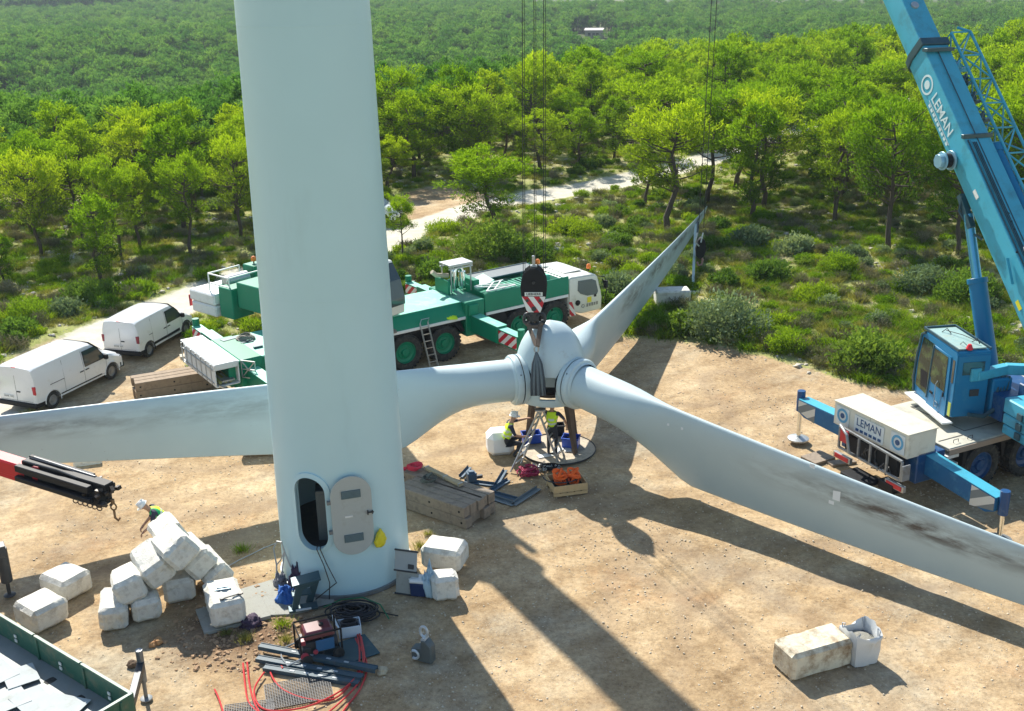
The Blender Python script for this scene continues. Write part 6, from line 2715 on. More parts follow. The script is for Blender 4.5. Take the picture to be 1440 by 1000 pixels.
MG = Matrix.Translation(gc.location) @ Matrix.Rotation(gc.rotation_euler[2], 4, 'Z')
pf0, pf1 = MG @ Vector((-6.15, -1.95, 0)), MG @ Vector((-5.78, -1.95, 0))
pt0, pt1 = MG @ Vector((-6.33, -1.56, 1.9)), MG @ Vector((-5.96, -1.56, 1.9))
gl.location = pf0
b = MB()
b.beam(pf0 - pf0, pt0 - pf0, .03, .06)
b.beam(pf1 - pf0, pt1 - pf0, .03, .06)
b.tube([pt0 - pf0, pt0 - pf0 + Vector((.05, .2, .12)), pt1 - pf0 + Vector((.05, .2, .12)), pt1 - pf0], .02, 5)
b.build('rails', ALU, gl)
for k in range(1, 7):
    b = MB()
    u = k / 6.6
    b.beam((pf0 - pf0).lerp(pt0 - pf0, u), (pf1 - pf0).lerp(pt1 - pf0, u), .04, .03)
    b.build('rung', ALU, gl)
# sling coils on the green crane
def coil(name, label, cat, base, r, m_, n=5, th=.03, sy=.7):
    t = thing(name, label, cat, tuple(base))
    for k in range(n):
        b = MB()
        b.tube([(r * (1 - .08 * k) * math.cos(R(a)) + rnd.uniform(-.02, .02), r * sy * (1 - .05 * k) * math.sin(R(a)) + rnd.uniform(-.02, .02), th + th * 1.3 * k + .02 * math.sin(R(a) * 2 + k)) for a in range(0, 360, 24)], th, 6, closed=True)
        b.build('loop', m_, t)
    return t


coil('wire_sling', 'grey wire sling coiled on the white fender of the green crane', 'sling', MG @ Vector((-7.7, -1.36, 1.76)), .34, mat('grey_wire', (.22, .2, .17), rough=.6, metal=.3, var=.3), 4, .025, .42)
coil('wire_sling', 'wire sling coiled on the rear deck of the green crane', 'sling', MG @ Vector((-12.9, .75, 2.0)), .38, mat('grey_wire', (.22, .2, .17), rough=.6, metal=.3, var=.3), 6, .025, .8)
jk = heap_cloth('hi_vis_vest', (655, 436), .26, HIVIS, 'yellow hi vis vest lying on the white fender of the green crane', 'vest', 21, h=.08)
jk.location = MG @ Vector((-4.75, -1.36, 1.77))

# crates and boxes below the hub
def crate(label, px, rz, size, m_, cat='crate', z=.03):
    p = G(*px)
    t = thing('plastic_crate', label, cat, (p.x, p.y, z), R(rz))
    sx, sy, sz = size
    b = MB()
    b.box((0, 0, .015), (sx, sy, .03))
    for s2 in (-1, 1):
        b.box((s2 * (sx / 2 - .012), 0, sz / 2), (.024, sy, sz))
        b.box((0, s2 * (sy / 2 - .012), sz / 2), (sx - .05, .024, sz - .002))
    b.build('tub', m_, t)
    b = MB()
    for s2 in (-1, 1):
        b.box((s2 * (sx / 2), 0, sz - .02), (.05, sy + .06, .04))
        b.box((0, s2 * (sy / 2), sz - .02), (sx - .06, .05, .036))
    b.build('rim', m_, t)
    b = MB()
    for k in range(7):
        b.box((rnd.uniform(-.3, .3) * sx, rnd.uniform(-.3, .3) * sy, rnd.uniform(.3, .8) * sz), (.12, .1, .08), rot=(rnd.uniform(0, 90), 20, rnd.uniform(0, 90)))
    b.build('contents', DARK, t)


crate('blue plastic crate on the left of the round plate behind the ladder', (747, 622), 10, (.62, .45, .34), BLUEP)
crate('blue plastic crate on the right rim of the round plate', (803, 628), -15, (.55, .45, .36), BLUEP)
crate('black tool box between the two blue crates', (783, 612), 4, (.5, .35, .4), BLACK, 'tool box')

# ---- things at the tower foot
sr = thing('step_stool', 'dark blue steel step frame standing at the tower doorway', 'steps', tuple(G(425, 850)), R(16))
for s2 in (-1, 1):
    b = MB()
    b.prism([(-.32, 0), (-.16, 0), (.02, .62), (.40, .74), (.52, .86), (.40, .90), (-.12, .80)] if s2 < 0 else [(.10, 0), (.28, 0), (.52, .68), (.46, .86), (.36, .80)], s2 * .04 - .04 - .25 * (s2 < 0), s2 * .04 + .04 - .25 * (s2 < 0), 'y')
    b.build('side_frame', TEAL, sr, bevel=.01)
b = MB()
b.box((.14, -.16, .83), (.75, .46, .05), rot=(0, -7, 0))
b.build('tread', TEAL, sr, bevel=.01)
b = MB()
b.box((.0, -.25, .06), (.75, .3, .06))
b.box((.0, -.1, .42), (.5, .3, .04))
b.build('tread', TEAL, sr, bevel=.01)
b = MB()
b.box((.0, -.40, .09), (.4, .06, .03))
b.build('white_strip', WHITE, sr)
hr = thing('handrail', 'bent galvanised handrail rising from the step to the tower door', 'handrail', tuple(G(394, 818)))
b = MB()
o_ = Vector(G(394, 818))
pp = []
for (u, v, z) in ((397, 815, .0), (400, 800, .6), (398, 775, 1.1), (404, 757, 1.35), (410, 756, 1.38), (413, 770, 1.1), (419, 790, .7), (430, 798, .52)):
    pp.append(Vector((-6.55 + (u - 397) * .022, 26.45 - (u - 397) * .012, z)) - o_)
b.tube(pp, .022, 8)
b.tube([pp[1], pp[1].lerp(pp[5], .5) + Vector((0, 0, -.05)), pp[5]], .018, 7)
b.tube([pp[0] + Vector((.12, -.1, 0)), pp[5]], .018, 7)
b.build('tube', GALV, hr)
yb = thing('plastic_bag', 'crumpled bright yellow plastic bag hanging beside the open tower door', 'bag', (0, 0, 0))
ay = face_frame(534, 1.2)
yp = Vector((TX + (trad(1.2) + .09) * math.cos(ay), TY + (trad(1.2) + .09) * math.sin(ay), 0))
zy = height_for(yp.x, yp.y, 756)
yb.location = (yp.x, yp.y, 0)
bm = bmesh.new()
bmesh.ops.create_icosphere(bm, subdivisions=4, radius=1)
for v in bm.verts:
    q = v.co * 2.1
    k = 1 + .3 * noise.noise(q) + .16 * abs(noise.noise(q * 3))
    tz = v.co.z
    wv = (.62 - .38 * tz)
    v.co = Vector((v.co.x * .17 * k * wv * 1.45, v.co.y * .07 * k, zy + tz * .25 * min(k, 1.15)))
    v.co = Matrix.Rotation(ay + PI / 2, 3, 'Z') @ v.co
for f in bm.faces:
    f.smooth = True
me = bpy.data.meshes.new('bag')
bm.to_mesh(me); bm.free()
me.materials.append(YELLOW)
o = bpy.data.objects.new('bag', me)
COL.objects.link(o)
o.parent = yb
# leaning panels
for k, (u, v, hh, ww, lab) in enumerate(((572, 836, 1.15, .62, 'front grey metal panel leaning against the right foot of the tower'),)):
    p = G(u, v)
    t = thing('metal_cover', lab, 'metal cover', (p.x, p.y, 0), R(-16))
    for q, (z0, z1, m_) in enumerate(((.0, .62, CONC), (.64, 1.18, mat('panel_light', (.36, .38, .37), rough=.6, var=.1)))):
        b = MB()
        b.box((-.06 * q, 0, (z0 + z1) / 2), (ww, .05, z1 - z0))
        b.build('sheet', m_, t, bevel=.008)
    b = MB()
    for z0, z1 in ((0, 0), (.63, .63), (1.19, 1.19)):
        b.box((-.05 * (z0 > .5), -.02, z0 + .01), (ww + .04, .05, .04))
    b.box((.10, -.04, .78), (.16, .03, .12))
    b.build('edge_strip', DARK, t)
    t.rotation_euler = (R(-14), 0, R(-16))
cb = thing('cool_box', 'navy cool box with white lid next to the tower foot', 'cool box', tuple(G(590, 835)), R(-10))
b = MB()
b.box((0, 0, .2), (.42, .34, .4), taper=(1.06, 1.06))
b.build('tub', NAVY, cb, bevel=.03)
b = MB()
b.box((0, 0, .45), (.46, .38, .1))
b.build('lid', WHITE, cb, bevel=.03)
b = MB()
b.tube([(-.22, 0, .4), (-.24, -.12, .5), (.24, -.12, .5), (.22, 0, .4)], .014, 6)
b.build('handle', WHITE, cb)
heap_cloth('plastic_bag', (605, 838), .15, mat('pale_blue_bag', (.45, .6, .66), rough=.4, var=.15), 'pale blue crumpled plastic bag between cool box and small block', 'bag', 31, h=.6)

# generator
gn = thing('generator', 'portable generator with maroon tank in a tubular frame by the cables', 'generator', tuple(G(449, 918)), R(22))
b = MB()
fr0 = [(-.5, -.36), (.5, -.36), (.5, .36), (-.5, .36)]
for z in (.06, .78):
    b.tube([(x, y, z) for x, y in fr0], .025, 7, closed=True)
for x, y in fr0:
    b.tube([(x, y, .06), (x, y, .78)], .025, 7)
b.build('frame', BLACK, gn)
b = MB()
b.box((0, 0, .68), (.78, .58, .2), taper=(.86, .84))
b.build('fuel_tank', MAROON, gn, bevel=.04)
b = MB()
b.cyl((.1, 0, .78), (.1, 0, .82), .06, n=14)
b.build('filler_cap', BLACK, gn)
b = MB()
b.box((-.18, 0, .3), (.5, .5, .4))
b.cyl((.12, 0, .3), (.45, 0, .3), .2, n=20)
b.cyl((-.35, -.3, .3), (-.35, .1, .3), .12, n=14)
b.build('engine', DARK, gn, bevel=.02)
b = MB()
b.box((.1, -.33, .42), (.45, .04, .3))
b.build('control_panel', mat('panel_blue_dark', (.03, .12, .25), rough=.4), gn, bevel=.01)
b = MB()
b.cyl((-.42, -.42, .25), (-.42, -.36, .25), .1, n=14)
b.cyl((-.15, -.40, .3), (-.15, -.34, .3), .06, n=12)
b.box((-.42, -.2, .55), (.12, .2, .12))
b.build('pull_starter', mat('dull_red', (.35, .04, .06), rough=.4), gn, bevel=.01)
b = MB()
for x in (-.38, .4):
    b.cyl((x, -.44, .14), (x, -.36, .14), .14, n=18)
    b.cyl((x, .44, .14), (x, .36, .14), .14, n=18)
b.build('wheel', RUBBER, gn)
b = MB()
b.tube([(-.5, -.36, .2), (-.85, -.4, .12), (-.92, 0, .14), (-.85, .36, .12), (-.5, .36, .2)], .022, 7)
b.build('handle', GALV, gn)
mt = MB()
p = G(488, 918)
mt.box((p.x, p.y, .025), (1.35, .95, .035), rot=(0, 0, 30))
tag(mt.build('rubber_mat', TEAL, None, bevel=.01), 'dark rubber mat on the ground right of the generator', 'mat')
ty = thing('cable_drum_pile', 'black coil of thick cables piled behind the white box', 'cables', tuple(G(497, 868)))
for q in range(20):
    b = MB()
    a0 = rnd.uniform(0, 6.28)
    r1 = rnd.uniform(.25, .62)
    cx, cy = rnd.uniform(-.15, .15), rnd.uniform(-.1, .1)
    b.tube([(cx + r1 * math.cos(a0 + R(a)), cy + r1 * .62 * math.sin(a0 + R(a)), .03 + .014 * q + .05 * noise.noise(Vector((a * .03, q, 1)))) for a in range(0, 360, 20)], .022, 5, closed=True)
    b.build('loop', CABLE, ty)
wbx = thing('open_box', 'white open box full of black cable beside the generator', 'box', tuple(G(492, 890)), R(14))
b = MB()
b.box((0, -.2, .15), (.55, .02, .3))
b.box((0, .2, .15), (.55, .02, .3))
b.box((-.27, 0, .15), (.02, .38, .3))
b.box((.27, 0, .15), (.02, .38, .3))
b.box((0, 0, .02), (.52, .38, .02))
b.quad((-.28, .2, .3), (-.28, -.2, .3), (-.40, -.2, .50), (-.40, .2, .50))
b.build('carton', mat('white_carton', (.6, .68, .74), rough=.6, var=.06), wbx)
b = MB()
for q in range(8):
    b.tube([(.2 * math.cos(R(a)), .13 * math.sin(R(a)), .2 + .02 * q) for a in range(0, 360, 30)], .025, 5, closed=True)
b.build('cable', CABLE, wbx)
# long channels
CH = mat('blue_grey_channel', (.045, .085, .11), rough=.55, var=.2, dirt=(.12, .12, .11), dirt_amt=.3, dscale=4, spec=.3)
for k, (a_, c_, lab, hz_) in enumerate((((366, 916), (530, 949), 'upper of three long steel channels in front of the generator', .09),
                                   ((362, 930), (510, 957), 'middle of three long steel channels in front of the generator', .02),
                                   ((372, 942), (505, 964), 'lowest of three long steel channels in front of the generator', .0))):
    pa_, pc = G(*a_), G(*c_)
    d = pc - pa_
    t = thing('steel_channel', lab, 'steel channel', tuple(pa_), math.atan2(d.y, d.x), 'long steel channels by the generator')
    L_ = d.length
    b = MB()
    b.box((L_ / 2, 0, hz_ + .09), (L_, .16, .02))
    b.box((L_ / 2, -.08, hz_ + .06), (L_, .018, .11))
    b.box((L_ / 2, .08, hz_ + .06), (L_, .018, .11))
    ch_ = b.build('channel', CH, t)
    b = MB()
    for q in range(4):
        b.box((L_ * (.3 + .15 * q), 0, hz_ + .104), (.12, .05, .01))
    b.build('slot', mat('pale_mark', (.4, .44, .45)), t)
# grating mats
def grating(label, px, rz, sx, sy):
    p = G(*px)
    t = thing('steel_grating', label, 'grating', (p.x, p.y, .03), R(rz))
    GRT = mat('dull_grating', (.09, .09, .09), rough=.6, var=.3)
    nx_, ny_ = int(sx / .055), int(sy / .055)
    for k in range(nx_ + 1):
        b = MB()
        b.box((-sx / 2 + sx * k / nx_, 0, .02), (.012, sy, .03))
        b.build('bar', GRT, t)
    for k in range(ny_ + 1):
        b = MB()
        b.box((0, -sy / 2 + sy * k / ny_, .028), (sx, .012, .02))
        b.build('cross_bar', GRT, t)


grating('square of steel grating lying under the steel channels and red hoses', (420, 975), 16, 1.5, .95)
grating('second steel grating at the bottom edge under the hoses', (350, 1006), 10, 1.1, .8)
# red hoses
def hose(label, pxs, r=.022, z=.05):
    P_ = []
    for q in pxs:
        g = G(q[0], q[1])
        P_.append(Vector((g.x, g.y, q[2] if len(q) > 2 else z)))
    # catmull-rom
    out = []
    for i in range(len(P_) - 1):
        a, b_, c, d = P_[max(i - 1, 0)], P_[i], P_[i + 1], P_[min(i + 2, len(P_) - 1)]
        for k in range(6):
            t = k / 6
            out.append(.5 * ((2 * b_) + (-a + c) * t + (2 * a - 5 * b_ + 4 * c - d) * t * t + (-a + 3 * b_ - 3 * c + d) * t ** 3))
    out.append(P_[-1])
    m_ = MB()
    m_.tube(out, r, 7)
    tag(m_.build('red_hose', HOSE), label, 'hose', 'red hoses by the generator')


hose('long red hose sweeping left around the grating', [(503, 895), (506, 925), (500, 955), (470, 985), (430, 985), (395, 970), (380, 945), (392, 935), (398, 945, .1)])
hose('red hose running closest along the steel channels then off frame', [(506, 895), (511, 930), (505, 962), (480, 990), (450, 1015)], z=.07)
hose('red hose looping furthest left past the grating', [(342, 935), (345, 965), (350, 990), (365, 1005), (390, 1015)])
hose('red hose in the left loop, inner strand', [(348, 935), (352, 970), (362, 1000), (380, 1020)], z=.07)
hose('red hose crossing under the channels to the loop', [(372, 950), (358, 975), (368, 1000), (400, 1004), (445, 994), (490, 968), (512, 935), (508, 900)], z=.09)
hose('short red hose end at the far left of the gratings', [(302, 972), (308, 985), (316, 1010)])
hose('outer red hose strand beside the dark shadow', [(500, 900), (516, 935), (508, 968), (488, 995), (470, 1020)], z=.04)
hb2 = thing('headache_ball', 'grey steel hook weight standing on the shaded sand', 'hook weight', tuple(G(597, 928)), R(-25))
b = MB()
b.prism([(-.30, 0), (.26, 0), (.26, .46), (.12, .62), (-.02, .62), (-.05, .40), (-.30, .34)], -.12, .12, 'y')
b.build('weight', mat('grey_green_steel', (.12, .14, .14), rough=.5, metal=.4, var=.2), hb2, bevel=.03)
b = MB()
b.tube([(.02 + .10 * math.cos(R(a)), 0, .80 + .14 * math.sin(R(a))) for a in range(0, 360, 30)], .035, 7, closed=True)
b.cyl((.04, -.1, .62), (.04, .1, .62), .06)
b.build('shackle', mat('pale_shackle', (.5, .55, .58), rough=.4, metal=.4), hb2)
b = MB()
b.tube([(-.18 + .11 * math.cos(R(a)), -.15, .2 + .11 * math.sin(R(a))) for a in range(-120, 150, 30)], .035, 7)
b.build('hook', mat('pale_shackle', (.5, .55, .58), rough=.4, metal=.4), hb2)
# rocks
def rock(px, r, label, m_, seed_):
    p = G(*px)
    bm = bmesh.new()
    bmesh.ops.create_icosphere(bm, subdivisions=3, radius=r)
    for v in bm.verts:
        q = v.co / r * 1.3 + Vector((seed_, 0, 0))
        v.co *= 1 + .4 * noise.noise(q) + .12 * noise.noise(q * 3)
        v.co.z *= .75
    me = bpy.data.meshes.new('rock')
    bm.to_mesh(me); bm.free()
    me.materials.append(m_)
    o = bpy.data.objects.new('rock', me)
    COL.objects.link(o)
    o.location = (p.x, p.y, r * .35)
    tag(o, label, 'rock')


ROCK = mat('pale_limestone', (.45, .38, .26), rough=.95, var=.25, vscale=5, bump=.5)
ORK = mat('orange_earth_clod', (.42, .23, .10), rough=.95, var=.25, vscale=5, bump=.5)
rock((537, 946), .13, 'yellowish stone at the right end of the steel channels', ROCK, 1)
rock((222, 904), .12, 'orange clod of earth left of the rubble below the heap', ORK, 2)
rock((214, 908), .09, 'small orange clod beside the larger one', ORK, 3)
rock((186, 936), .12, 'dark brown clod above the truck stabiliser', mat('dark_clod', (.12, .08, .05), rough=.95), 4)
# cables around the tower foot
for lab, pxs, col_, r_ in (('green cable curving along the tower foot into shadow', [(455, 856), (480, 845), (510, 842), (535, 852), (547, 872)], mat('green_cable', (.02, .2, .08)), .018),
                    ('black cable lying along the tower foot', [(440, 858), (470, 850), (500, 852), (530, 862), (560, 868)], CABLE, .018),
                    ('thin grey cable trailing over the pale gravel', [(318, 800), (335, 790), (352, 782), (372, 772), (390, 765)], GALV, .016)):
    m_ = MB()
    ps = [G(*q) + Vector((0, 0, .04)) for q in pxs]
    m_.tube(ps, r_, 6)
    tag(m_.build('cable', col_), lab, 'cable')
m_ = MB()
pd0 = Mdoor @ Vector((.12, -DH / 2 + .1, .08)) + Vector((TX, TY, 0))
g1 = G(458, 845) + Vector((0, 0, .05))
for dx in (0, .09):
    m_.tube([pd0 + Vector((dx, .1, .05)), pd0 + Vector((dx, -.05, -.02)), pd0.lerp(g1, .3) + Vector((.12 + dx, -.08, 0)), pd0.lerp(g1, .65) + Vector((.2 + dx * 2, -.08, 0)), g1 + Vector((.1 - dx * 4, 0, 0))], .014, 6)
tag(m_.build('cable', CABLE), 'pair of black cables hanging out of the oval doorway', 'cable')

# white strap and counter plate at blade tip
bdir = Vector((math.cos(R(angc)), math.sin(R(angc)), 0))
bt = Vector((HX, HY, 0)) + bdir * (lenc * .88)
ga = G(974, 412)
stp = thing('tie_down_strap', 'pale strap tying the far blade tip down to a white plate', 'strap', (bt.x, bt.y, 0))
b = MB()
ttop = Vector((0, 0, HZ - .95))
b.beam(ttop, Vector((ga.x - bt.x, ga.y - bt.y, .1)), .16, .02, up=(0, 1, 0))
b.build('webbing', mat('pale_webbing', (.45, .55, .55), rough=.6), stp)
b = MB()
b.tube([Vector((.3 * math.cos(R(a)) * .3, .3 * math.cos(R(a)), HZ - 1.42 + .45 * math.sin(R(a)))) for a in range(0, 360, 30)], .06, 6, closed=True)
b.tube([Vector((.3 * math.cos(R(a)) * .3 + .15, .3 * math.cos(R(a)) + .3, HZ - 1.42 + .43 * math.sin(R(a)))) for a in range(0, 360, 30)], .06, 6, closed=True)
b.build('blade_wrap', SLING, stp)
wp = MB()
wp.box((ga.x - .05, ga.y - .1, .10), (.5, .5, .16), rot=(0, 6, 35))
tag(wp.build('anchor_plate', WHITE, None, bevel=.02), 'white plate in the scrub holding the foot of the pale strap', 'plate')

# ================================================================== PEOPLE
def skin_mesh(name, joints, edges, mats, facemat, parent, sub=2, root=0):
    me = bpy.data.meshes.new(name)
    me.from_pydata([j[0] for j in joints], edges, [])
    o = bpy.data.objects.new(name, me)
    COL.objects.link(o)
    md = o.modifiers.new('skin', 'SKIN')
    md.use_smooth_shade = True
    sv = me.skin_vertices[0].data
    for i, j in enumerate(joints):
        r_ = j[1]
        sv[i].radius = (r_, r_) if not isinstance(r_, tuple) else r_
    sv[root].use_root = True
    s2 = o.modifiers.new('sub', 'SUBSURF')
    s2.levels = sub
    dg = bpy.context.evaluated_depsgraph_get()
    nm = bpy.data.meshes.new_from_object(o.evaluated_get(dg))
    o.modifiers.clear()
    o.data = nm
    nm.materials.clear()
    for m_ in mats:
        nm.materials.append(m_)
    nm.shade_smooth()
    if facemat:
        for p in nm.polygons:
            p.material_index = facemat(p.center)
    o.parent = parent
    return o


def seg_dist(p, a, b):
    ab = b - a
    t = max(0, min(1, (p - a).dot(ab) / max(ab.length_squared, 1e-9)))
    return (p - a - ab * t).length


def person(label, loc, rz, J, helmet=HELM, vest=HIVIS, bands=True, extra_band=None):
    """J: joint positions in local coordinates, x forward"""
    t = thing('person', label, 'person', loc, rz)
    V = {k: Vector(v) for k, v in J.items()}
    names = ['pelvis', 'waist', 'chest', 'neck', 'head0', 'head1']
    rad = {'pelvis': (.15, .115), 'waist': (.14, .11), 'chest': (.16, .12), 'neck': .055, 'head0': .082, 'head1': .085}
    joints, idx, edges = [], {}, []

    def add(n_, p, r_):
        idx[n_] = len(joints)
        joints.append((p, r_))
    for n_ in names:
        add(n_, V[n_], rad[n_])
    for a, b_ in zip(names, names[1:]):
        edges.append((idx[a], idx[b_]))
    for s_ in 'lr':
        for n_, r_ in (('sho', .07), ('elb', .046), ('wri', .030), ('palm', (.038, .018))):
            add(n_ + s_, V[n_ + s_], r_)
        edges += [(idx['chest'], idx['sho' + s_]), (idx['sho' + s_], idx['elb' + s_]), (idx['elb' + s_], idx['wri' + s_]), (idx['wri' + s_], idx['palm' + s_])]
        d = (V['palm' + s_] - V['wri' + s_]).normalized()
        sd_ = d.cross(Vector((0, 0, 1)))
        if sd_.length < .1:
            sd_ = Vector((1, 0, 0))
        sd_.normalize()
        dn = d.cross(sd_)
        for k, (o_, ln) in enumerate(((-.033, .07), (-.012, .082), (.012, .078), (.033, .06))):
            p1 = V['palm' + s_] + sd_ * o_ + d * .045
            p2 = p1 + d * ln * .55 + dn * .02
            p3 = p2 + d * ln * .3 + dn * .04
            add('f%d1%s' % (k, s_), p1, .0095)
            add('f%d2%s' % (k, s_), p2, .009)
            add('f%d3%s' % (k, s_), p3, .008)
            edges += [(idx['palm' + s_], idx['f%d1%s' % (k, s_)]), (idx['f%d1%s' % (k, s_)], idx['f%d2%s' % (k, s_)]), (idx['f%d2%s' % (k, s_)], idx['f%d3%s' % (k, s_)])]
        p1 = V['wri' + s_].lerp(V['palm' + s_], .5) - sd_ * .045 + d * .01
        add('t1' + s_, p1, .011)
        add('t2' + s_, p1 - sd_ * .015 + d * .05, .009)
        edges += [(idx['palm' + s_], idx['t1' + s_]), (idx['t1' + s_], idx['t2' + s_])]
        for n_, r_ in (('hip', .095), ('kne', .062), ('ank', .042), ('toe', .038)):
            add(n_ + s_, V[n_ + s_], r_)
        edges += [(idx['pelvis'], idx['hip' + s_]), (idx['hip' + s_], idx['kne' + s_]), (idx['kne' + s_], idx['ank' + s_]), (idx['ank' + s_], idx['toe' + s_])]
    segs = []
    for s_ in 'lr':
        segs += [(V['elb' + s_], V['wri' + s_], 0), (V['wri' + s_], V['palm' + s_] + (V['palm' + s_] - V['wri' + s_]) * 1.2, 0), (V['sho' + s_], V['elb' + s_], 1), (V['chest'], V['sho' + s_], 1),
                 (V['hip' + s_], V['kne' + s_], 2), (V['kne' + s_], V['ank' + s_], 2), (V['ank' + s_], V['toe' + s_], 3), (V['pelvis'], V['hip' + s_], 2)]
    segs += [(V['waist'], V['chest'], 1), (V['pelvis'], V['waist'].lerp(V['pelvis'], .5), 2), (V['neck'], V['head1'], 0)]

    def fm(c):
        return min(segs, key=lambda q: seg_dist(c, q[0], q[1]))[2]
    skin_mesh('body', joints, edges, [SKIN, SHIRT, TROUS, BOOT], fm, t)
    # face
    hc = V['head0'].lerp(V['head1'], .5)
    upv = (V['head1'] - V['head0']).normalized()
    fwd = Vector(J.get('look', (1, 0, 0))).normalized()
    fwd = (fwd - upv * fwd.dot(upv)).normalized()
    sdv = upv.cross(fwd)
    b = MB()
    for s2 in (-1, 1):
        b.lathe([(.001, -.012), (.012, 0), (.001, .012)], 8, M=Matrix.Translation(hc + fwd * .088 + sdv * s2 * .032 + upv * .005))
    b.build('eye', BLACK, t)
    b = MB()
    b.beam(hc + fwd * .095 + upv * .01, hc + fwd * .112 - upv * .028, .02, .02, up=tuple(sdv), w1=.03, h1=.03)
    for s2 in (-1, 1):
        b.lathe([(.001, -.03), (.022, 0), (.001, .03)], 8, M=Matrix.Translation(hc + sdv * s2 * .092))
    b.build('nose_and_ears', SKIN, t)
    b = MB()
    b.beam(hc + fwd * .088 - upv * .05 - sdv * .022, hc + fwd * .088 - upv * .05 + sdv * .022, .012, .008)
    b.build('mouth', mat('lips', (.3, .1, .08)), t)
    # helmet with brim
    if helmet:
        Mh = frameM(hc + upv * .035, fwd, sdv)
        b = MB()
        b.lathe([(.118, -.01), (.118, .03), (.105, .075), (.07, .108), (.001, .12)], 20, M=Mh, caps=False)
        b.lathe([(.118, -.012), (.135, -.016), (.135, -.008), (.118, .0)], 20, M=Mh, caps=False)
        b.prism([(.08, -.09), (.165, -.06), (.175, 0), (.165, .06), (.08, .09)], -.02, -.008, 'z', Mh)
        b.prism([(-.10, -.012), (.10, -.012), (.10, .012), (-.10, .012)], .09, .122, 'z', Mh)
        b.build('hard_hat', helmet, t)
    # vest: torso shell a little larger than the body
    jv = [(V['pelvis'].lerp(V['waist'], .15), (.172, .14)), (V['waist'], (.165, .135)), (V['chest'], (.183, .145)), (V['chest'].lerp(V['neck'], .6), (.10, .09))]
    ev = [(0, 1), (1, 2), (2, 3)]
    for s_ in 'lr':
        jv.append((V['chest'].lerp(V['sho' + s_], .92) + Vector((0, 0, .015)), .083))
        ev.append((2, len(jv) - 1))
    w0_, w1_ = V['pelvis'], V['chest']
    ax = (w1_ - w0_)

    def vm(c):
        u = (c - w0_).dot(ax) / ax.length_squared
        if abs(u - .45) < .06 or abs(u - .80) < .055:
            return 1
        if extra_band and extra_band(c):
            return 2
        return 0
    skin_mesh('vest', jv, ev, [vest, REFL, HIGREEN], vm, t)
    return t


base = dict(pelvis=(0, 0, .93), waist=(.0, 0, 1.08), chest=(0, 0, 1.30), neck=(.0, 0, 1.50), head0=(.02, 0, 1.58), head1=(.03, 0, 1.68),
            shol=(0, .19, 1.42), elbl=(.02, .25, 1.14), wril=(.16, .23, .92), palml=(.19, .22, .84),
            shor=(0, -.19, 1.42), elbr=(.02, -.25, 1.14), wrir=(.16, -.23, .92), palmr=(.19, -.22, .84),
            hipl=(0, .09, .88), knel=(.02, .11, .48), ankl=(0, .12, .09), toel=(.14, .13, .04),
            hipr=(0, -.09, .88), kner=(.02, -.11, .48), ankr=(0, -.12, .09), toer=(.14, -.13, .04))
# worker behind the heap, bent forward
J = dict(base)
J.update(pelvis=(-.15, 0, .92), waist=(-.06, 0, 1.06), chest=(.10, 0, 1.22), neck=(.24, 0, 1.36), head0=(.30, 0, 1.42), head1=(.37, 0, 1.50), look=(.7, 0, -.7),
         shol=(.12, .19, 1.30), elbl=(.20, .22, 1.02), wril=(.38, .18, .86), palml=(.44, .16, .80),
         shor=(.12, -.19, 1.30), elbr=(.20, -.22, 1.02), wrir=(.38, -.18, .86), palmr=(.44, -.16, .80), hipl=(-.15, .09, .88), hipr=(-.15, -.09, .88))
p = G(232, 781)
person('worker in white hard hat and yellow green vest bending behind the block heap', (p.x, p.y, 0), R(200), J, extra_band=lambda c: c.y * (1) > .07).scale = (1.15, 1.15, 1.15)
# crouching worker, facing right, arm out
J = dict(base)
J.update(pelvis=(-.12, 0, .50), waist=(-.09, 0, .66), chest=(-.01, 0, .90), neck=(.07, 0, 1.09), head0=(.11, 0, 1.17), head1=(.13, 0, 1.27), look=(1, 0, -.1),
         shol=(.0, .19, 1.00), elbl=(.26, .24, .98), wril=(.50, .22, 1.02), palml=(.58, .21, 1.03),
         shor=(.0, -.19, 1.00), elbr=(.10, -.25, .74), wrir=(.34, -.20, .66), palmr=(.42, -.19, .66),
         hipl=(-.1, .1, .47), knel=(.34, .14, .52), ankl=(.22, .14, .10), toel=(.36, .15, .04),
         hipr=(-.1, -.1, .47), kner=(.32, -.16, .44), ankr=(.05, -.16, .10), toer=(.19, -.17, .04))
p = G(722, 640)
ps_ = person('worker in hard hat and yellow vest crouching at the ladder with one arm out', (p.x - .1, p.y - .1, 0), R(10), J)
ps_.scale = (1.2, 1.2, 1.2)
J = dict(base)
J.update(elbl=(.22, .30, 1.32), wril=(.42, .36, 1.42), palml=(.48, .37, 1.47), elbr=(.1, -.34, 1.2), wrir=(.2, -.40, .98), palmr=(.23, -.41, .90))
ps_ = person('worker in yellow vest standing under the hub behind the ladder, head hidden', (HX + .02, HY - .62, 0), R(75), J)
ps_.scale = (1.12, 1.12, 1.12)


# ================================================================== VEGETATION
def tone_attr(me, vals):
    a = me.attributes.new('tone', 'FLOAT', 'POINT')
    a.data.foreach_set('value', vals)


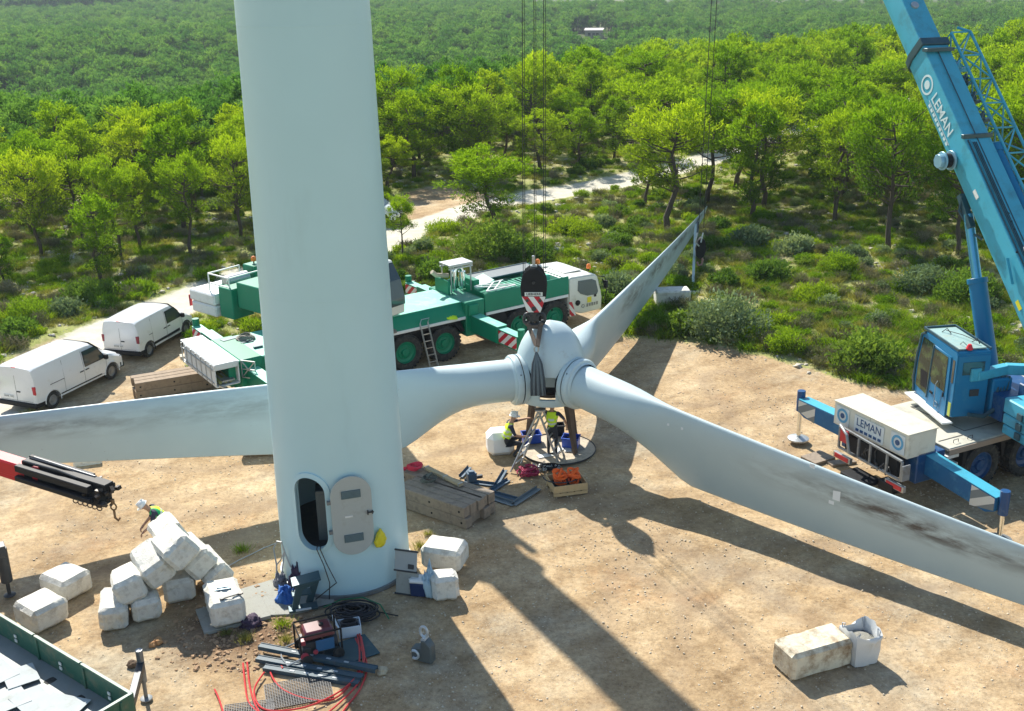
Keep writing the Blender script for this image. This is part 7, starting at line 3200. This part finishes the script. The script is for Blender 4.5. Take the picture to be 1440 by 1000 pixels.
PINE = leafmat('pine_needles', (.085, .145, .028), (.275, .42, .018), .5)
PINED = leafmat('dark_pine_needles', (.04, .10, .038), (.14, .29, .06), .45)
BUSHG = leafmat('grey_green_leaves', (.10, .155, .075), (.29, .37, .20), .25)
BUSHD = leafmat('dark_green_leaves', (.07, .135, .028), (.20, .32, .05), .35)
BUSHY = leafmat('bright_green_leaves', (.10, .18, .016), (.28, .43, .025), .4)
GRASS = leafmat('dry_grass', (.15, .17, .04), (.40, .40, .13), .35)
HEATH = leafmat('grey_twigs', (.12, .12, .065), (.30, .28, .17), .1)
BARK = mat('pine_bark', (.085, .065, .05), rough=.95, var=.35, vscale=4, bump=.5)


def tuft_faces(V, Fc, T, c, out, r, n, sz, tone, rn, aspect=.34, flat=.0):
    for _ in range(n):
        d = Vector((rn.gauss(0, 1), rn.gauss(0, 1), rn.gauss(0, 1)))
        d.normalize()
        p = c + Vector((d.x * r, d.y * r, d.z * r * .7)) * rn.random() ** .45
        ax = (out * .7 + Vector((rn.gauss(0, .7), rn.gauss(0, .7), rn.gauss(0, .6) + .35))).normalized()
        sd_ = ax.cross(Vector((rn.gauss(0, 1), rn.gauss(0, 1), rn.gauss(0, 1))))
        if sd_.length < .01:
            continue
        sd_.normalize()
        L_ = sz * rn.uniform(.6, 1.3)
        i = len(V)
        V += [p - sd_ * L_ * aspect * .5, p + sd_ * L_ * aspect * .5, p + ax * L_ + sd_ * L_ * aspect * .3, p + ax * L_ * .92 - sd_ * L_ * aspect * .35]
        Fc.append((i, i + 1, i + 2, i + 3))
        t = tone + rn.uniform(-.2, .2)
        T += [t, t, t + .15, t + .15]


def pine_variant(k, H=7.5, Wd=5.0, npuff=95, nleaf=38, leaf=.24, dead=.2, base=.35, twigs=True):
    rn = random.Random(100 + k)
    V, Fc, T = [], [], []
    # trunk path
    tr = [Vector((0, 0, -.3))]
    lean = Vector((rn.uniform(-.13, .13), rn.uniform(-.13, .13), 1))
    nseg = 7
    for i in range(1, nseg + 1):
        z = H * .82 * i / nseg
        tr.append(Vector((lean.x * z + .16 * math.sin(i * 1.3 + k), lean.y * z + .16 * math.cos(i * 1.7 + k), z)))
    trunk = MB()
    r0 = .022 * H
    trunk.tube(tr, [r0 * (1 - .85 * i / nseg) + .012 for i in range(nseg + 1)], 7)
    limbs = []
    nl = int(npuff / 5.5)
    crown_top = H
    for i in range(nl):
        u = rn.random() ** .9
        z0 = H * (base + (.82 - base) * u)
        j = min(nseg - 1, int(z0 / (H * .82) * nseg))
        st_ = tr[j].lerp(tr[j + 1], z0 / (H * .82) * nseg - j)
        a = rn.uniform(0, 2 * PI)
        # crown envelope: broad and rounded on top
        zr = (z0 - H * base) / (H * (1 - base))
        ext = Wd / 2 * (.55 + .60 * math.sin(min(1, zr * 1.2 + .15) * PI * .70)) * rn.uniform(.6, 1.08) * (1 - .55 * zr ** 2)
        rise = rn.uniform(.15, .55) * ext + .06 * H * (1 - zr) * rn.random()
        en = st_ + Vector((math.cos(a) * ext, math.sin(a) * ext, rise))
        md_ = st_.lerp(en, .5) + Vector((0, 0, -.08 * ext + rn.uniform(-.1, .1)))
        limbs.append((st_, md_, en, zr))
        trunk.tube([st_, md_, en], [r0 * .32, r0 * .2, .015], 5)
    cen = tr[-1].copy()
    cen.z = H * .62
    for st_, md_, en, zr in limbs:
        for q in range(6):
            u = rn.uniform(.45, 1.08)
            p = st_.lerp(md_, u * 2) if u < .5 else md_.lerp(en, (u - .5) * 2)
            p = p + Vector((rn.gauss(0, .30), rn.gauss(0, .30), rn.gauss(.08, .2))) * (Wd / 5)
            out = (p - cen)
            out.z = abs(out.z) * .8 + .3
            out.normalize()
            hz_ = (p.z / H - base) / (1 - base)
            tone = .02 + .86 * max(0, hz_) ** 1.15 + .12 * (u > .8)  # paler upwards: new growth, plus light on the tops put into the tone
            if rn.random() < dead * (1 - hz_):
                if twigs:
                    for _ in range(5):
                        e = p + Vector((rn.gauss(0, .4), rn.gauss(0, .4), rn.gauss(-.05, .25)))
                        trunk.tube([st_.lerp(p, .7), e], [.018, .007], 3)
                continue
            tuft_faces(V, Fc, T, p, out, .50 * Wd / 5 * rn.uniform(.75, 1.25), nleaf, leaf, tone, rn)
    # crown cap
    for q in range(int(npuff * .22)):
        a, rr = rn.uniform(0, 2 * PI), Wd * .32 * math.sqrt(rn.random())
        p = Vector((tr[-1].x + rr * math.cos(a), tr[-1].y + rr * math.sin(a), H * (.98 - .20 * (rr / (Wd * .32)) ** 2) + rn.uniform(-.35, .05)))
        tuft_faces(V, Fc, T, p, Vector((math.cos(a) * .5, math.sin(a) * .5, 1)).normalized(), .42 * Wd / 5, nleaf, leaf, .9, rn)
    me = bpy.data.meshes.new('crown')
    me.from_pydata(V, [], Fc)
    tone_attr(me, [max(0, min(1, t)) for t in T])
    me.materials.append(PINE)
    bmt = trunk.bm
    mt_ = bpy.data.meshes.new('trunk')
    bmt.to_mesh(mt_)
    bmt.free()
    mt_.materials.append(BARK)
    return mt_, me


NEARV = [pine_variant(k, 7.5, (5.2, 4.6, 5.6, 4.2, 5.0)[k % 5], npuff=(140, 125, 150, 115, 135)[k % 5], nleaf=52, leaf=.175, dead=(.22, .12, .35, .15, .28)[k % 5], base=(.24, .16, .28, .18, .30)[k % 5]) for k in range(7)]
MIDV = [pine_variant(20 + k, 7.5, 5.0, npuff=100, nleaf=28, leaf=.27, dead=.1, base=.16, twigs=False) for k in range(5)]


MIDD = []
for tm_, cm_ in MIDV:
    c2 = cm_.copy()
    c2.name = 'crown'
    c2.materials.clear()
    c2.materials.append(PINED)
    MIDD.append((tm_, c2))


def tree_obj(kind, x, y, H, label, group, var, W=1.0, rz=None, z=None, dark=False):
    tm, cm = var
    z = terrain(x, y) if z is None else z
    t = bpy.data.objects.new('pine_tree', None)
    COL.objects.link(t)
    t.location = (x, y, z)
    t.rotation_euler = (0, 0, rnd.uniform(0, 6.28) if rz is None else rz)
    s_ = H / 7.5
    t.scale = (s_ * W, s_ * W, s_)
    tag(t, label, 'tree', group)
    for nm, me in (('trunk', tm), ('crown', cm)):
        o = bpy.data.objects.new(nm, me)
        COL.objects.link(o)
        o.parent = t
    return t


used = []
# individually placed trees: base px, top row px, crown width px, variant, label
TREES = [
 ((139, 402), 272, 84, 1, 'small young pine with thin lower branches standing nearest the vans at left'),
 ((58, 362), 205, 90, 2, 'broad pine with forked trunk at the left photo edge'),
 ((170, 366), 216, 78, 0, 'pine with leaning trunk just behind the small young pine'),
 ((197, 350), 222, 60, 3, 'slim pine squeezed between two bigger pines left of the tower'),
 ((270, 362), 216, 74, 4, 'round headed pine left of the tower, its crown reaching low'),
 ((338, 338), 183, 92, 2, 'tall pine with dark bare trunk against the left side of the tower'),
 ((4, 402), 330, 50, 1, 'low pine cut by the left photo edge above the track'),
 ((696, 330), 203, 132, 0, 'leaning pine with sparse grey lower branches beside the hoist ropes'),
 ((568, 366), 274, 44, 5, 'small dark young tree with thin bare stem right of the tower'),
 ((940, 326), 143, 142, 4, 'large round pine standing behind the far blade tip'),
 ((545, 268), 186, 66, 3, 'pine partly hidden behind the right side of the tower'),
 ((1056, 306), 136, 104, 1, 'broad pine right of the far blade, trunk leaning left'),
 ((1250, 352), 134, 130, 2, 'tall pine with long straight trunk left of the blue boom'),
 ((1346, 362), 175, 104, 0, 'pine whose trunk shows between blue cylinder and scrub'),
 ((1174, 314), 140, 84, 3, 'slender pine left of the tall straight trunked one'),
 ((1264, 288), 150, 74, 5, 'pine standing just behind the blue boom shoulder'),
 ((1436, 336), 120, 120, 4, 'wide pine at the right edge beyond the lattice jib'),
 ((590, 226), 126, 74, 5, 'pine at the far edge of the pale clearing'),
 ((760, 238), 150, 80, 6, 'dense pine beyond the track behind the hoist ropes'),
 ((812, 236), 150, 70, 1, 'pine beyond the track right of the hoist ropes'),
 ((870, 206), 112, 60, 3, 'pine deeper in the forest above the large round pine'),
 ((990, 214), 118, 62, 6, 'pine standing by the thin rope of the blue crane'),
 ((1420, 300), 96, 110, 6, 'bushy pine at the right edge, second row'),
]
for (bx, by), vt, wpx, k, lab in TREES:
    p = G(bx, by)
    H = height_for(p.x, p.y, vt)
    zc_ = P((p.x, p.y, H * .5))[2]
    Wm = wpx / FPX * zc_
    baseW = (5.2, 4.6, 5.6, 4.2, 5.0)[k % 5] * H / 7.5
    tree_obj('pine', p.x, p.y, H, lab, None, NEARV[k], W=min(1.6, max(.7, Wm / baseW)))
    used.append((p.x, p.y))


def forest_edge(u):
    pts = [(-300, 410), (0, 392), (140, 388), (345, 330), (520, 262), (600, 252), (700, 246), (850, 240), (905, 300), (1000, 298), (1110, 292), (1200, 312), (1290, 322), (1440, 322), (1800, 330)]
    for (a, va), (b_, vb) in zip(pts, pts[1:]):
        if a <= u <= b_:
            return va + (vb - va) * (u - a) / (b_ - a)
    return 330


cell = {}


def ok_space(x, y, d):
    ci, cj = int(x // 8), int(y // 8)
    for i in range(ci - 1, ci + 2):
        for j in range(cj - 1, cj + 2):
            for (a, c) in cell.get((i, j), ()):
                if (a - x) ** 2 + (c - y) ** 2 < d * d:
                    return False
    cell.setdefault((ci, cj), []).append((x, y))
    return True


for (x, y) in used:
    cell.setdefault((int(x // 8), int(y // 8)), []).append((x, y))
cand = []
rn = random.Random(5)
tries = 0
while tries < 22000:
    tries += 1
    y = 52 + 178 * math.sqrt(rn.random() * .97 + .0)
    x = rn.uniform(-.56, .56) * y * 1.02 + rn.uniform(-9, 9)
    u, v, zc_ = P((x, y, 0))
    if v > forest_edge(u) or not -160 < u < 1620:
        continue
    if road_d(x, y) < 3.6 or (y < 95 and sdist(x, y, clear_poly) > -2):
        continue
    if 1085 < u < 1138 and 196 < v < 300:
        continue
    if not ok_space(x, y, 3.5 if y < 120 else 3.9):
        continue
    cand.append((zc_, x, y, u))
cand.sort()
grp = {}
NI = 277


def zone(u, zc_):
    rows = ((78, 'front row pine', 'front row'), (96, 'second row pine', 'second row'), (118, 'middle row pine', 'middle rows'), (999, 'back row pine', 'back rows'))
    r_ = next(q for q in rows if zc_ < q[0])
    cols = ((90, 'above the longer van'), (200, 'above the shorter van'), (340, 'just left of the tower'), (560, 'hugging the tower edges'), (680, 'right of the tower above the pale clearing'),
            (780, 'crossed by the hoist ropes'), (900, 'between hoist ropes and the large round pine'), (1010, 'above the large round pine'), (1110, 'above the broad pine right of the blade'),
            (1210, 'over the bend of the track'), (1310, 'left of the blue boom'), (9999, 'right of the blue boom'))
    c_ = next(q for q in cols if u < q[0])
    return r_[1] + ' ' + c_[1], 'pines, ' + r_[2] + ', ' + c_[1]


far_pts, far_dk = [], []
for i, (zc_, x, y, u) in enumerate(cand):
    if i < NI:
        lab, g = zone(u, zc_)
        H = rn.uniform(5.2, 8.2)
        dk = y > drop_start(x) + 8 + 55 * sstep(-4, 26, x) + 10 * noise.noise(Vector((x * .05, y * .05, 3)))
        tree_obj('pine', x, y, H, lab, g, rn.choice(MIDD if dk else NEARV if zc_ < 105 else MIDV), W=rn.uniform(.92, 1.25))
    else:
        (far_pts if y < drop_start(x) + 8 + 55 * sstep(-4, 26, x) + 10 * noise.noise(Vector((x * .05, y * .05, 3))) else far_dk).append((x, y, terrain(x, y) - .2, rn.uniform(0, 6.28), rn.uniform(.75, 1.15)))
print('pines', len(cand), 'far from mid', len(far_pts))


def srcs(vars_, m_=None):
    out = []
    for k, (tm, cm) in enumerate(vars_):
        bm = bmesh.new()
        bm.from_mesh(cm)
        lay = bm.verts.layers.float.get('tone')
        n0 = len(bm.faces)
        bm.from_mesh(tm)
        bm.faces.ensure_lookup_table()
        for i in range(n0, len(bm.faces)):
            bm.faces[i].material_index = 1
        me = bpy.data.meshes.new('pine_source')
        bm.to_mesh(me)
        bm.free()
        me.materials.append(m_ or PINE)
        me.materials.append(BARK)
        out.append(bpy.data.objects.new('pine_source', me))
    return out


# middle distance: rest of the near forest
FARV = [pine_variant(40 + k, 7.5, 5.6, npuff=60, nleaf=13, leaf=.44, dead=0, base=.2, twigs=False) for k in range(4)]
a_ = gn_scatter('blue_green_forest', srcs(MIDV, PINED), far_dk)  # same pine meshes with darker blue green needles
a_['kind'] = 'stuff'
a_['label'] = 'blue green pine forest where the ground falls away behind the bright pines'
a_ = gn_scatter('forest', srcs(MIDV), far_pts)
a_['kind'] = 'stuff'
a_['label'] = 'bright green pine forest continuing behind the nearer trees'
# distant forest
far2, far3 = [], []
rn2 = random.Random(9)
for i in range(25500):
    y = math.sqrt(215 ** 2 + (900 ** 2 - 215 ** 2) * rn2.random()) if i < 17500 else rn2.uniform(880, 2300)
    lim = .50 * y + 20
    x = rn2.uniform(-lim, lim)
    z = terrain(x, y)
    u, v, zc_ = P((x, y, z + 4))
    if zc_ < 200:
        continue
    ub, vb, _z = P((x, y, z))
    if 796 < ub < 872 and 48 < vb < 72:
        continue
    # open plain at top right
    lim_v = 12 if u > 760 else (-8 if u < 560 else -8 + 20 * (u - 560) / 200)
    lim_v += 3 * noise.noise(Vector((u * .01, 0, 0)))
    if v < lim_v:
        continue
    if 790 < u < 930 and 44 < v < 74 and abs((v - 58) - (u - 860) * -.12) < 8 + (2 if u < 860 else -3):
        continue
    far2.append((x, y, z - .3, rn2.uniform(0, 6.28), rn2.uniform(.7, 1.45) * (1.05 if y < 800 else 1.8)))
print('far', len(far2))
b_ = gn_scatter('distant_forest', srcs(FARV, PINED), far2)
b_['kind'] = 'stuff'
b_['label'] = 'dark blue green pine forest filling the far slope'
# sparse shrubs on the plain
sc_ = []
for i in range(2600):
    y = rn2.uniform(700, 2600)
    x = rn2.uniform(-.5, .5) * y
    if noise.noise(Vector((x * .006, y * .006, 2))) < -.05:
        continue
    sc_.append((x, y, terrain(x, y) - .5, rn2.uniform(0, 6.28), rn2.uniform(.5, 1.1)))
c_ = gn_scatter('plain_trees', srcs(FARV, PINED), sc_)
c_['kind'] = 'stuff'
c_['label'] = 'scattered trees on the hazy plain at the horizon'

# far house and shed
def house(px, L_, W_, H_, label, m_, roofm):
    # ground height is found on the terrain
    p = G(*px)
    for _ in range(30):
        z = terrain(p.x, p.y)
        p = G(px[0], px[1], z)
    t = thing('farm_building', label, 'building', (p.x, p.y, terrain(p.x, p.y)), R(-12))
    b = MB()
    b.box((0, 0, H_ / 2), (L_, W_, H_))
    b.build('wall', m_, t)
    b = MB()
    b.prism([(-W_ / 2 - .3, H_), (W_ / 2 + .3, H_), (W_ / 2 + .3, H_ + .2), (0, H_ + W_ * .2), (-W_ / 2 - .3, H_ + .2)], -L_ / 2 - .3, L_ / 2 + .3, 'x')
    b.build('roof', roofm, t)
    for x in (-L_ * .25, L_ * .2):
        b = MB()
        b.box((x, -W_ / 2 - .03, H_ * .5), (1.1, .08, 1.2))
        b.build('window', GLASS, t)
    b = MB()
    b.box((0, -W_ / 2 - .04, 1.05), (1.1, .08, 2.1))
    b.build('door', DARK, t)


house((836, 53), 8, 5, 3.2, 'small stone farmhouse far off in a gap of the forest', mat('stone_wall', (.35, .3, .25)), mat('pale_roof', (.55, .5, .46)))
house((812, 64), 6, 3.0, 2.0, 'low shed with bright roof left of the far farmhouse', mat('stone_wall', (.35, .3, .25)), WHITE)


# ---- shrubs
def shrub_mesh(name, seed_, W_, H_, n, leaf, m_, aspect=.5, nclump=16, upright=.4, blades=False):
    rn = random.Random(seed_)
    V, Fc, T = [], [], []
    if blades:
        for _ in range(n):
            a = rn.uniform(0, 2 * PI)
            r_ = abs(rn.gauss(0, .25)) * W_
            p = Vector((r_ * math.cos(a), r_ * math.sin(a), 0))
            d = Vector((math.cos(a) * rn.uniform(.1, .8), math.sin(a) * rn.uniform(.1, .8), 1)).normalized()
            sd_ = d.cross(Vector((rn.gauss(0, 1), rn.gauss(0, 1), 0))).normalized()
            L_ = H_ * rn.uniform(.5, 1.1)
            i = len(V)
            m2 = p + d * L_ * .55
            V += [p - sd_ * leaf * .3, p + sd_ * leaf * .3, m2 + sd_ * leaf * .22, p + d * L_ + Vector((math.cos(a), math.sin(a), -.3)) * L_ * .2, m2 - sd_ * leaf * .22]
            Fc += [(i, i + 1, i + 2, i + 4), (i + 4, i + 2, i + 3)]
            t = rn.random()
            T += [t * .6, t * .6, t, t, t]
    else:
        for k in range(nclump):
            a = rn.uniform(0, 2 * PI)
            rr = W_ / 2 * math.sqrt(rn.random()) * .85
            hh = H_ * math.sqrt(max(0, 1 - (rr / (W_ / 2)) ** 2)) * rn.uniform(.55, 1.0)
            for q in range(2):
                zq = hh * (.88 if q else .45)
                c = Vector((rr * math.cos(a) + rn.gauss(0, .04), rr * math.sin(a), zq))
                out = Vector((math.cos(a) * rr / W_ * 2, math.sin(a) * rr / W_ * 2, upright + .4)).normalized()
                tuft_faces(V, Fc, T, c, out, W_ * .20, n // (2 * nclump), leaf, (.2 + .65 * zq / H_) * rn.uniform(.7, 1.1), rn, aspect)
    me = bpy.data.meshes.new(name)
    me.from_pydata(V, [], Fc)
    tone_attr(me, [max(0, min(1, t)) for t in T])
    me.materials.append(m_)
    return me


SH = {
 'grey': [shrub_mesh('shrub', 1, 1.6, .9, 1800, .13, BUSHG, .5, 22), shrub_mesh('shrub', 2, 1.2, .7, 1100, .12, BUSHG, .5, 16)],
 'dark': [shrub_mesh('shrub', 3, 1.6, 1.0, 1800, .14, BUSHD, .5, 20), shrub_mesh('shrub', 4, 1.2, .9, 1100, .13, BUSHD, .5, 14)],
 'bright': [shrub_mesh('shrub', 5, 1.5, .65, 1500, .15, BUSHY, .25, 20, .9), shrub_mesh('shrub', 6, 1.0, .5, 900, .14, BUSHY, .25, 12, .9)],
 'grass': [shrub_mesh('grass_tuft', 7, .8, .38, 170, .03, GRASS, blades=True), shrub_mesh('grass_tuft', 8, .6, .30, 130, .03, GRASS, blades=True), shrub_mesh('grass_tuft', 9, .9, .45, 190, .03, BUSHY, blades=True)],
 'heath': [shrub_mesh('twiggy_shrub', 10, 1.1, .55, 700, .12, HEATH, .16, 14, .8)],
}
bushes = [
 # px base centre, width px, top px, kind, label
 ((1022, 482), 118, 412, 'grey', 'big grey green bush at the sand edge below the far white block'),
 ((1226, 528), 100, 466, 'dark', 'dense dark green bush left of the blue crane cab'),
 ((966, 474), 54, 440, 'dark', 'dark bush touching the left side of the big grey green one'),
 ((1110, 500), 60, 462, 'bright', 'bright green tuft bush right of the big grey green bush'),
 ((803, 335), 70, 308, 'bright', 'low vivid green dome of shrub beyond the green crane cab'),
 ((624, 330), 52, 312, 'bright', 'low vivid green shrub beside the track behind the leaning pine'),
 ((686, 372), 104, 308, 'dark', 'dark bush at the foot of the leaning pine'),
 ((614, 396), 66, 366, 'dark', 'dark olive bush behind the green crane deck'),
 ((745, 372), 72, 338, 'dark', 'dark shrub behind the hook block'),
 ((120, 428), 78, 396, 'dark', 'dark green fan palm clump left of the small young pine'),
 ((188, 418), 52, 394, 'bright', 'yellow green fan palm clump right of the small young pine'),
 ((288, 396), 36, 374, 'bright', 'small yellow green bush above the counterweight'),
 ((1180, 388), 56, 352, 'bright', 'yellow green bush among scrub below the slender pine'),
 ((1300, 412), 80, 372, 'grey', 'grey green bush beside the blue luffing cylinder'),
 ((1365, 430), 90, 380, 'dark', 'dark bush seen under the blue boom'),
 ((915, 446), 40, 430, 'bright', 'bright bush between the far blade and the far white block'),
 ((1085, 398), 60, 366, 'dark', 'dark low bush in the middle of the scrub'),
 ((1150, 430), 64, 400, 'bright', 'green bush upper right of the big grey green one'),
 ((1060, 350), 62, 320, 'grey', 'grey shrub under the broad pine right of the blade'),
 ((1120, 360), 56, 330, 'grey', 'silvery shrub right of the broad pine foot'),
 ((900, 470), 50, 446, 'bright', 'green tuft bush at the sand edge right of the blade root'),
 ((36, 452), 70, 424, 'bright', 'green shrub on the left verge above the longer van'),
 ((88, 446), 54, 424, 'grey', 'grey leafed shrub on the verge between the palm clump and vans'),
 ((20, 478), 60, 448, 'dark', 'dark shrub at the left edge above the track'),
 ((845, 430), 36, 410, 'dark', 'dark shrub just right of the green crane cab'),
 ((870, 420), 60, 385, 'grey', 'silver leafed shrub right of the green crane cab'),
 ((1390, 520), 40, 500, 'dark', 'dark shrub behind the blue cab and cylinder foot'),
]
for (bx, by), wpx, vt, kd, lab in bushes:
    p = G(bx, by)
    H = max(.3, height_for(p.x, p.y, vt) * .92)
    zc_ = P(p)[2]
    Wm = wpx / FPX * zc_
    n_ = int(2600 * max(.6, min(2.4, Wm / 2.2)))
    m_ = {'grey': BUSHG, 'dark': BUSHD, 'bright': BUSHY}[kd]
    me = shrub_mesh('shrub', int(bx * 7 + by), Wm, H, n_, .15, m_, .5 if kd != 'bright' else .26, int(26 * max(1, Wm / 2.5)), .4 if kd != 'bright' else .9)
    o = bpy.data.objects.new('shrub', me)
    COL.objects.link(o)
    o.location = (p.x, p.y + Wm * .25, -.03)
    tag(o, lab, 'bush')
# verge grass tufts on the sand, individually visible
tufts = [((398, 880), 'green grass tuft between the concrete slab and the generator'), ((318, 892), 'grass tuft at the corner of the slab below the separate block'), ((345, 900), 'thin grass tuft right of the slab corner'),
         ((602, 752), 'dry yellow grass at the right foot of the tower under the timbers'), ((590, 770), 'yellow grass clump touching the tower right side'), ((340, 775), 'green weed in the blade shadow left of the tower'),
         ((400, 815), 'green weed sprig by the handrail foot'), ((310, 444), 'dry tuft in front of the track behind the rear deck'), ((352, 440), 'yellow tuft in front of the counterweight'), ((283, 462), 'tuft beside the far rear outrigger'),
         ((402, 902), 'small tuft beside the generator wheel'), ((1255, 548), 'orange dry tuft at the foot of the dense dark bush'), ((40, 588), 'grass tuft by the rear wheel of the longer van'), ((10, 460), 'grass on the verge at the left edge')]
for k, (px, lab) in enumerate(tufts):
    p = G(*px)
    me = SH['grass'][2] if 'green' in lab else SH['grass'][k % 2]
    o = bpy.data.objects.new('grass_tuft', me)
    COL.objects.link(o)
    o.location = (p.x, p.y, 0)
    s_ = .6 if px[1] > 600 else 1.0
    o.scale = (s_, s_, s_)
    tag(o, lab, 'grass')


def mesh_srcs(keys):
    out = []
    for k in keys:
        for me in SH[k]:
            out.append(bpy.data.objects.new(me.name + '_source', me))
    return out


def scrub_points(n, seed_, dens, size, ymax=135, keepout=.2):
    rn = random.Random(seed_)
    out = []
    t = 0
    while len(out) < n and t < n * 12:
        t += 1
        y = 38 + (ymax - 38) * rn.random() ** 1.3
        x = rn.uniform(-.55, .55) * y + rn.uniform(-6, 6)
        u, v, zc_ = P((x, y, 0))
        if not -60 < u < 1500 or v < 170:
            continue
        dirt, rd = masks(x, y)
        if dirt > keepout or rd > keepout:
            continue
        if dens(x, y, rn) < rn.random():
            continue
        out.append((x, y, terrain(x, y, (dirt, rd)) - .04, rn.uniform(0, 6.28), rn.uniform(*size)))
    return out


d1 = lambda x, y, rn: .5 + 1.4 * noise.noise(Vector((x * .22, y * .22, 4)))
d2 = lambda x, y, rn: .45 + 1.6 * noise.noise(Vector((x * .30, y * .30, 14)))
d3 = lambda x, y, rn: .7 + .8 * noise.noise(Vector((x * .5, y * .5, 24)))
for nm, keys, n, dd_, size, lab in (('undergrowth', ('dark', 'grey'), 380, d1, (.35, .95), 'low dark and grey bushes covering the ground between the pines'),
                               ('green_scrub', ('bright',), 800, d2, (.35, 1.0), 'patches of bright low green scrub'),
                               ('dry_grass', ('grass', 'heath', 'grass', 'grass'), 12000, d3, (.5, 1.25), 'dry grass and twiggy heath over the stony ground')):
    o = gn_scatter(nm, mesh_srcs(keys), scrub_points(n, len(nm), dd_, size))
    o['kind'] = 'stuff'
    o['label'] = lab

# ---- stones: loose stones on scrub and pad, joined real geometry
def stones(name, n, xr, yr, size, m_, label, filt, seed_):
    rn = random.Random(seed_)
    V, Fc = [], []
    base_ = [Vector(v) for v in ((1, 0, -.4), (-.4, .9, -.4), (-.6, -.8, -.4), (.5, .55, .4), (-.75, .1, .35), (.3, -.7, .45))]
    fc = [(0, 1, 3), (1, 4, 3), (1, 2, 4), (2, 5, 4), (2, 0, 5), (0, 3, 5), (3, 4, 5), (0, 2, 1)]
    k = 0
    tries = 0
    while k < n and tries < n * 12:
        tries += 1
        x, y = rn.uniform(*xr), rn.uniform(*yr)
        if not filt(x, y, rn):
            continue
        s_ = size[0] + (size[1] - size[0]) * rn.random() ** 3.2
        a = rn.uniform(0, 6.28)
        ca_, sa_ = math.cos(a), math.sin(a)
        z = terrain(x, y, masks(x, y)) if y > 30 else terrain(x, y, (1, 0))
        i = len(V)
        for v in base_:
            vx, vy, vz = v.x * s_ * rn.uniform(.7, 1.2), v.y * s_ * rn.uniform(.7, 1.2), v.z * s_ * rn.uniform(.6, .9)
            V.append((x + vx * ca_ - vy * sa_, y + vx * sa_ + vy * ca_, z + vz + s_ * .22))
        Fc += [tuple(i + q for q in f) for f in fc]
        k += 1
    me = bpy.data.meshes.new(name)
    me.from_pydata(V, [], Fc)
    me.materials.append(m_)
    o = bpy.data.objects.new(name, me)
    COL.objects.link(o)
    o['kind'] = 'stuff'
    o['label'] = label


PEB = mat('pad_pebbles', (.55, .46, .33), rough=.95, var=.45, vscale=2.5)
stones('pebbles', 16000, (-14, 17), (20, 46), (.009, .042), PEB, 'small pebbles strewn over the sandy clearing', lambda x, y, rn: abs(x) < .5 * y + 1 and rn.random() < .5 + .9 * noise.noise(Vector((x * .3, y * .3, 8))), 1)
stones('rubble', 900, (-10, -5), (22.5, 28.5), (.02, .10), mat('brown_rubble', (.36, .23, .13), rough=.95, var=.4, vscale=3), 'brown and orange rubble between the heap and the tower', lambda x, y, rn: (x + 7.1) ** 2 / 4 + (y - 24.6) ** 2 / 5 < 1.1 * rn.random() + .2, 2)
stones('limestone_scree', 5200, (-38, 44), (41, 92), (.04, .24), mat('white_stones', (.46, .42, .35), rough=.95, var=.3, vscale=2), 'pale limestone stones scattered in the scrub', lambda x, y, rn: abs(x) < .55 * y and noise.noise(Vector((x * .18, y * .18, 31))) > .02 and masks(x, y)[0] < .9 and masks(x, y)[1] < .3, 3)
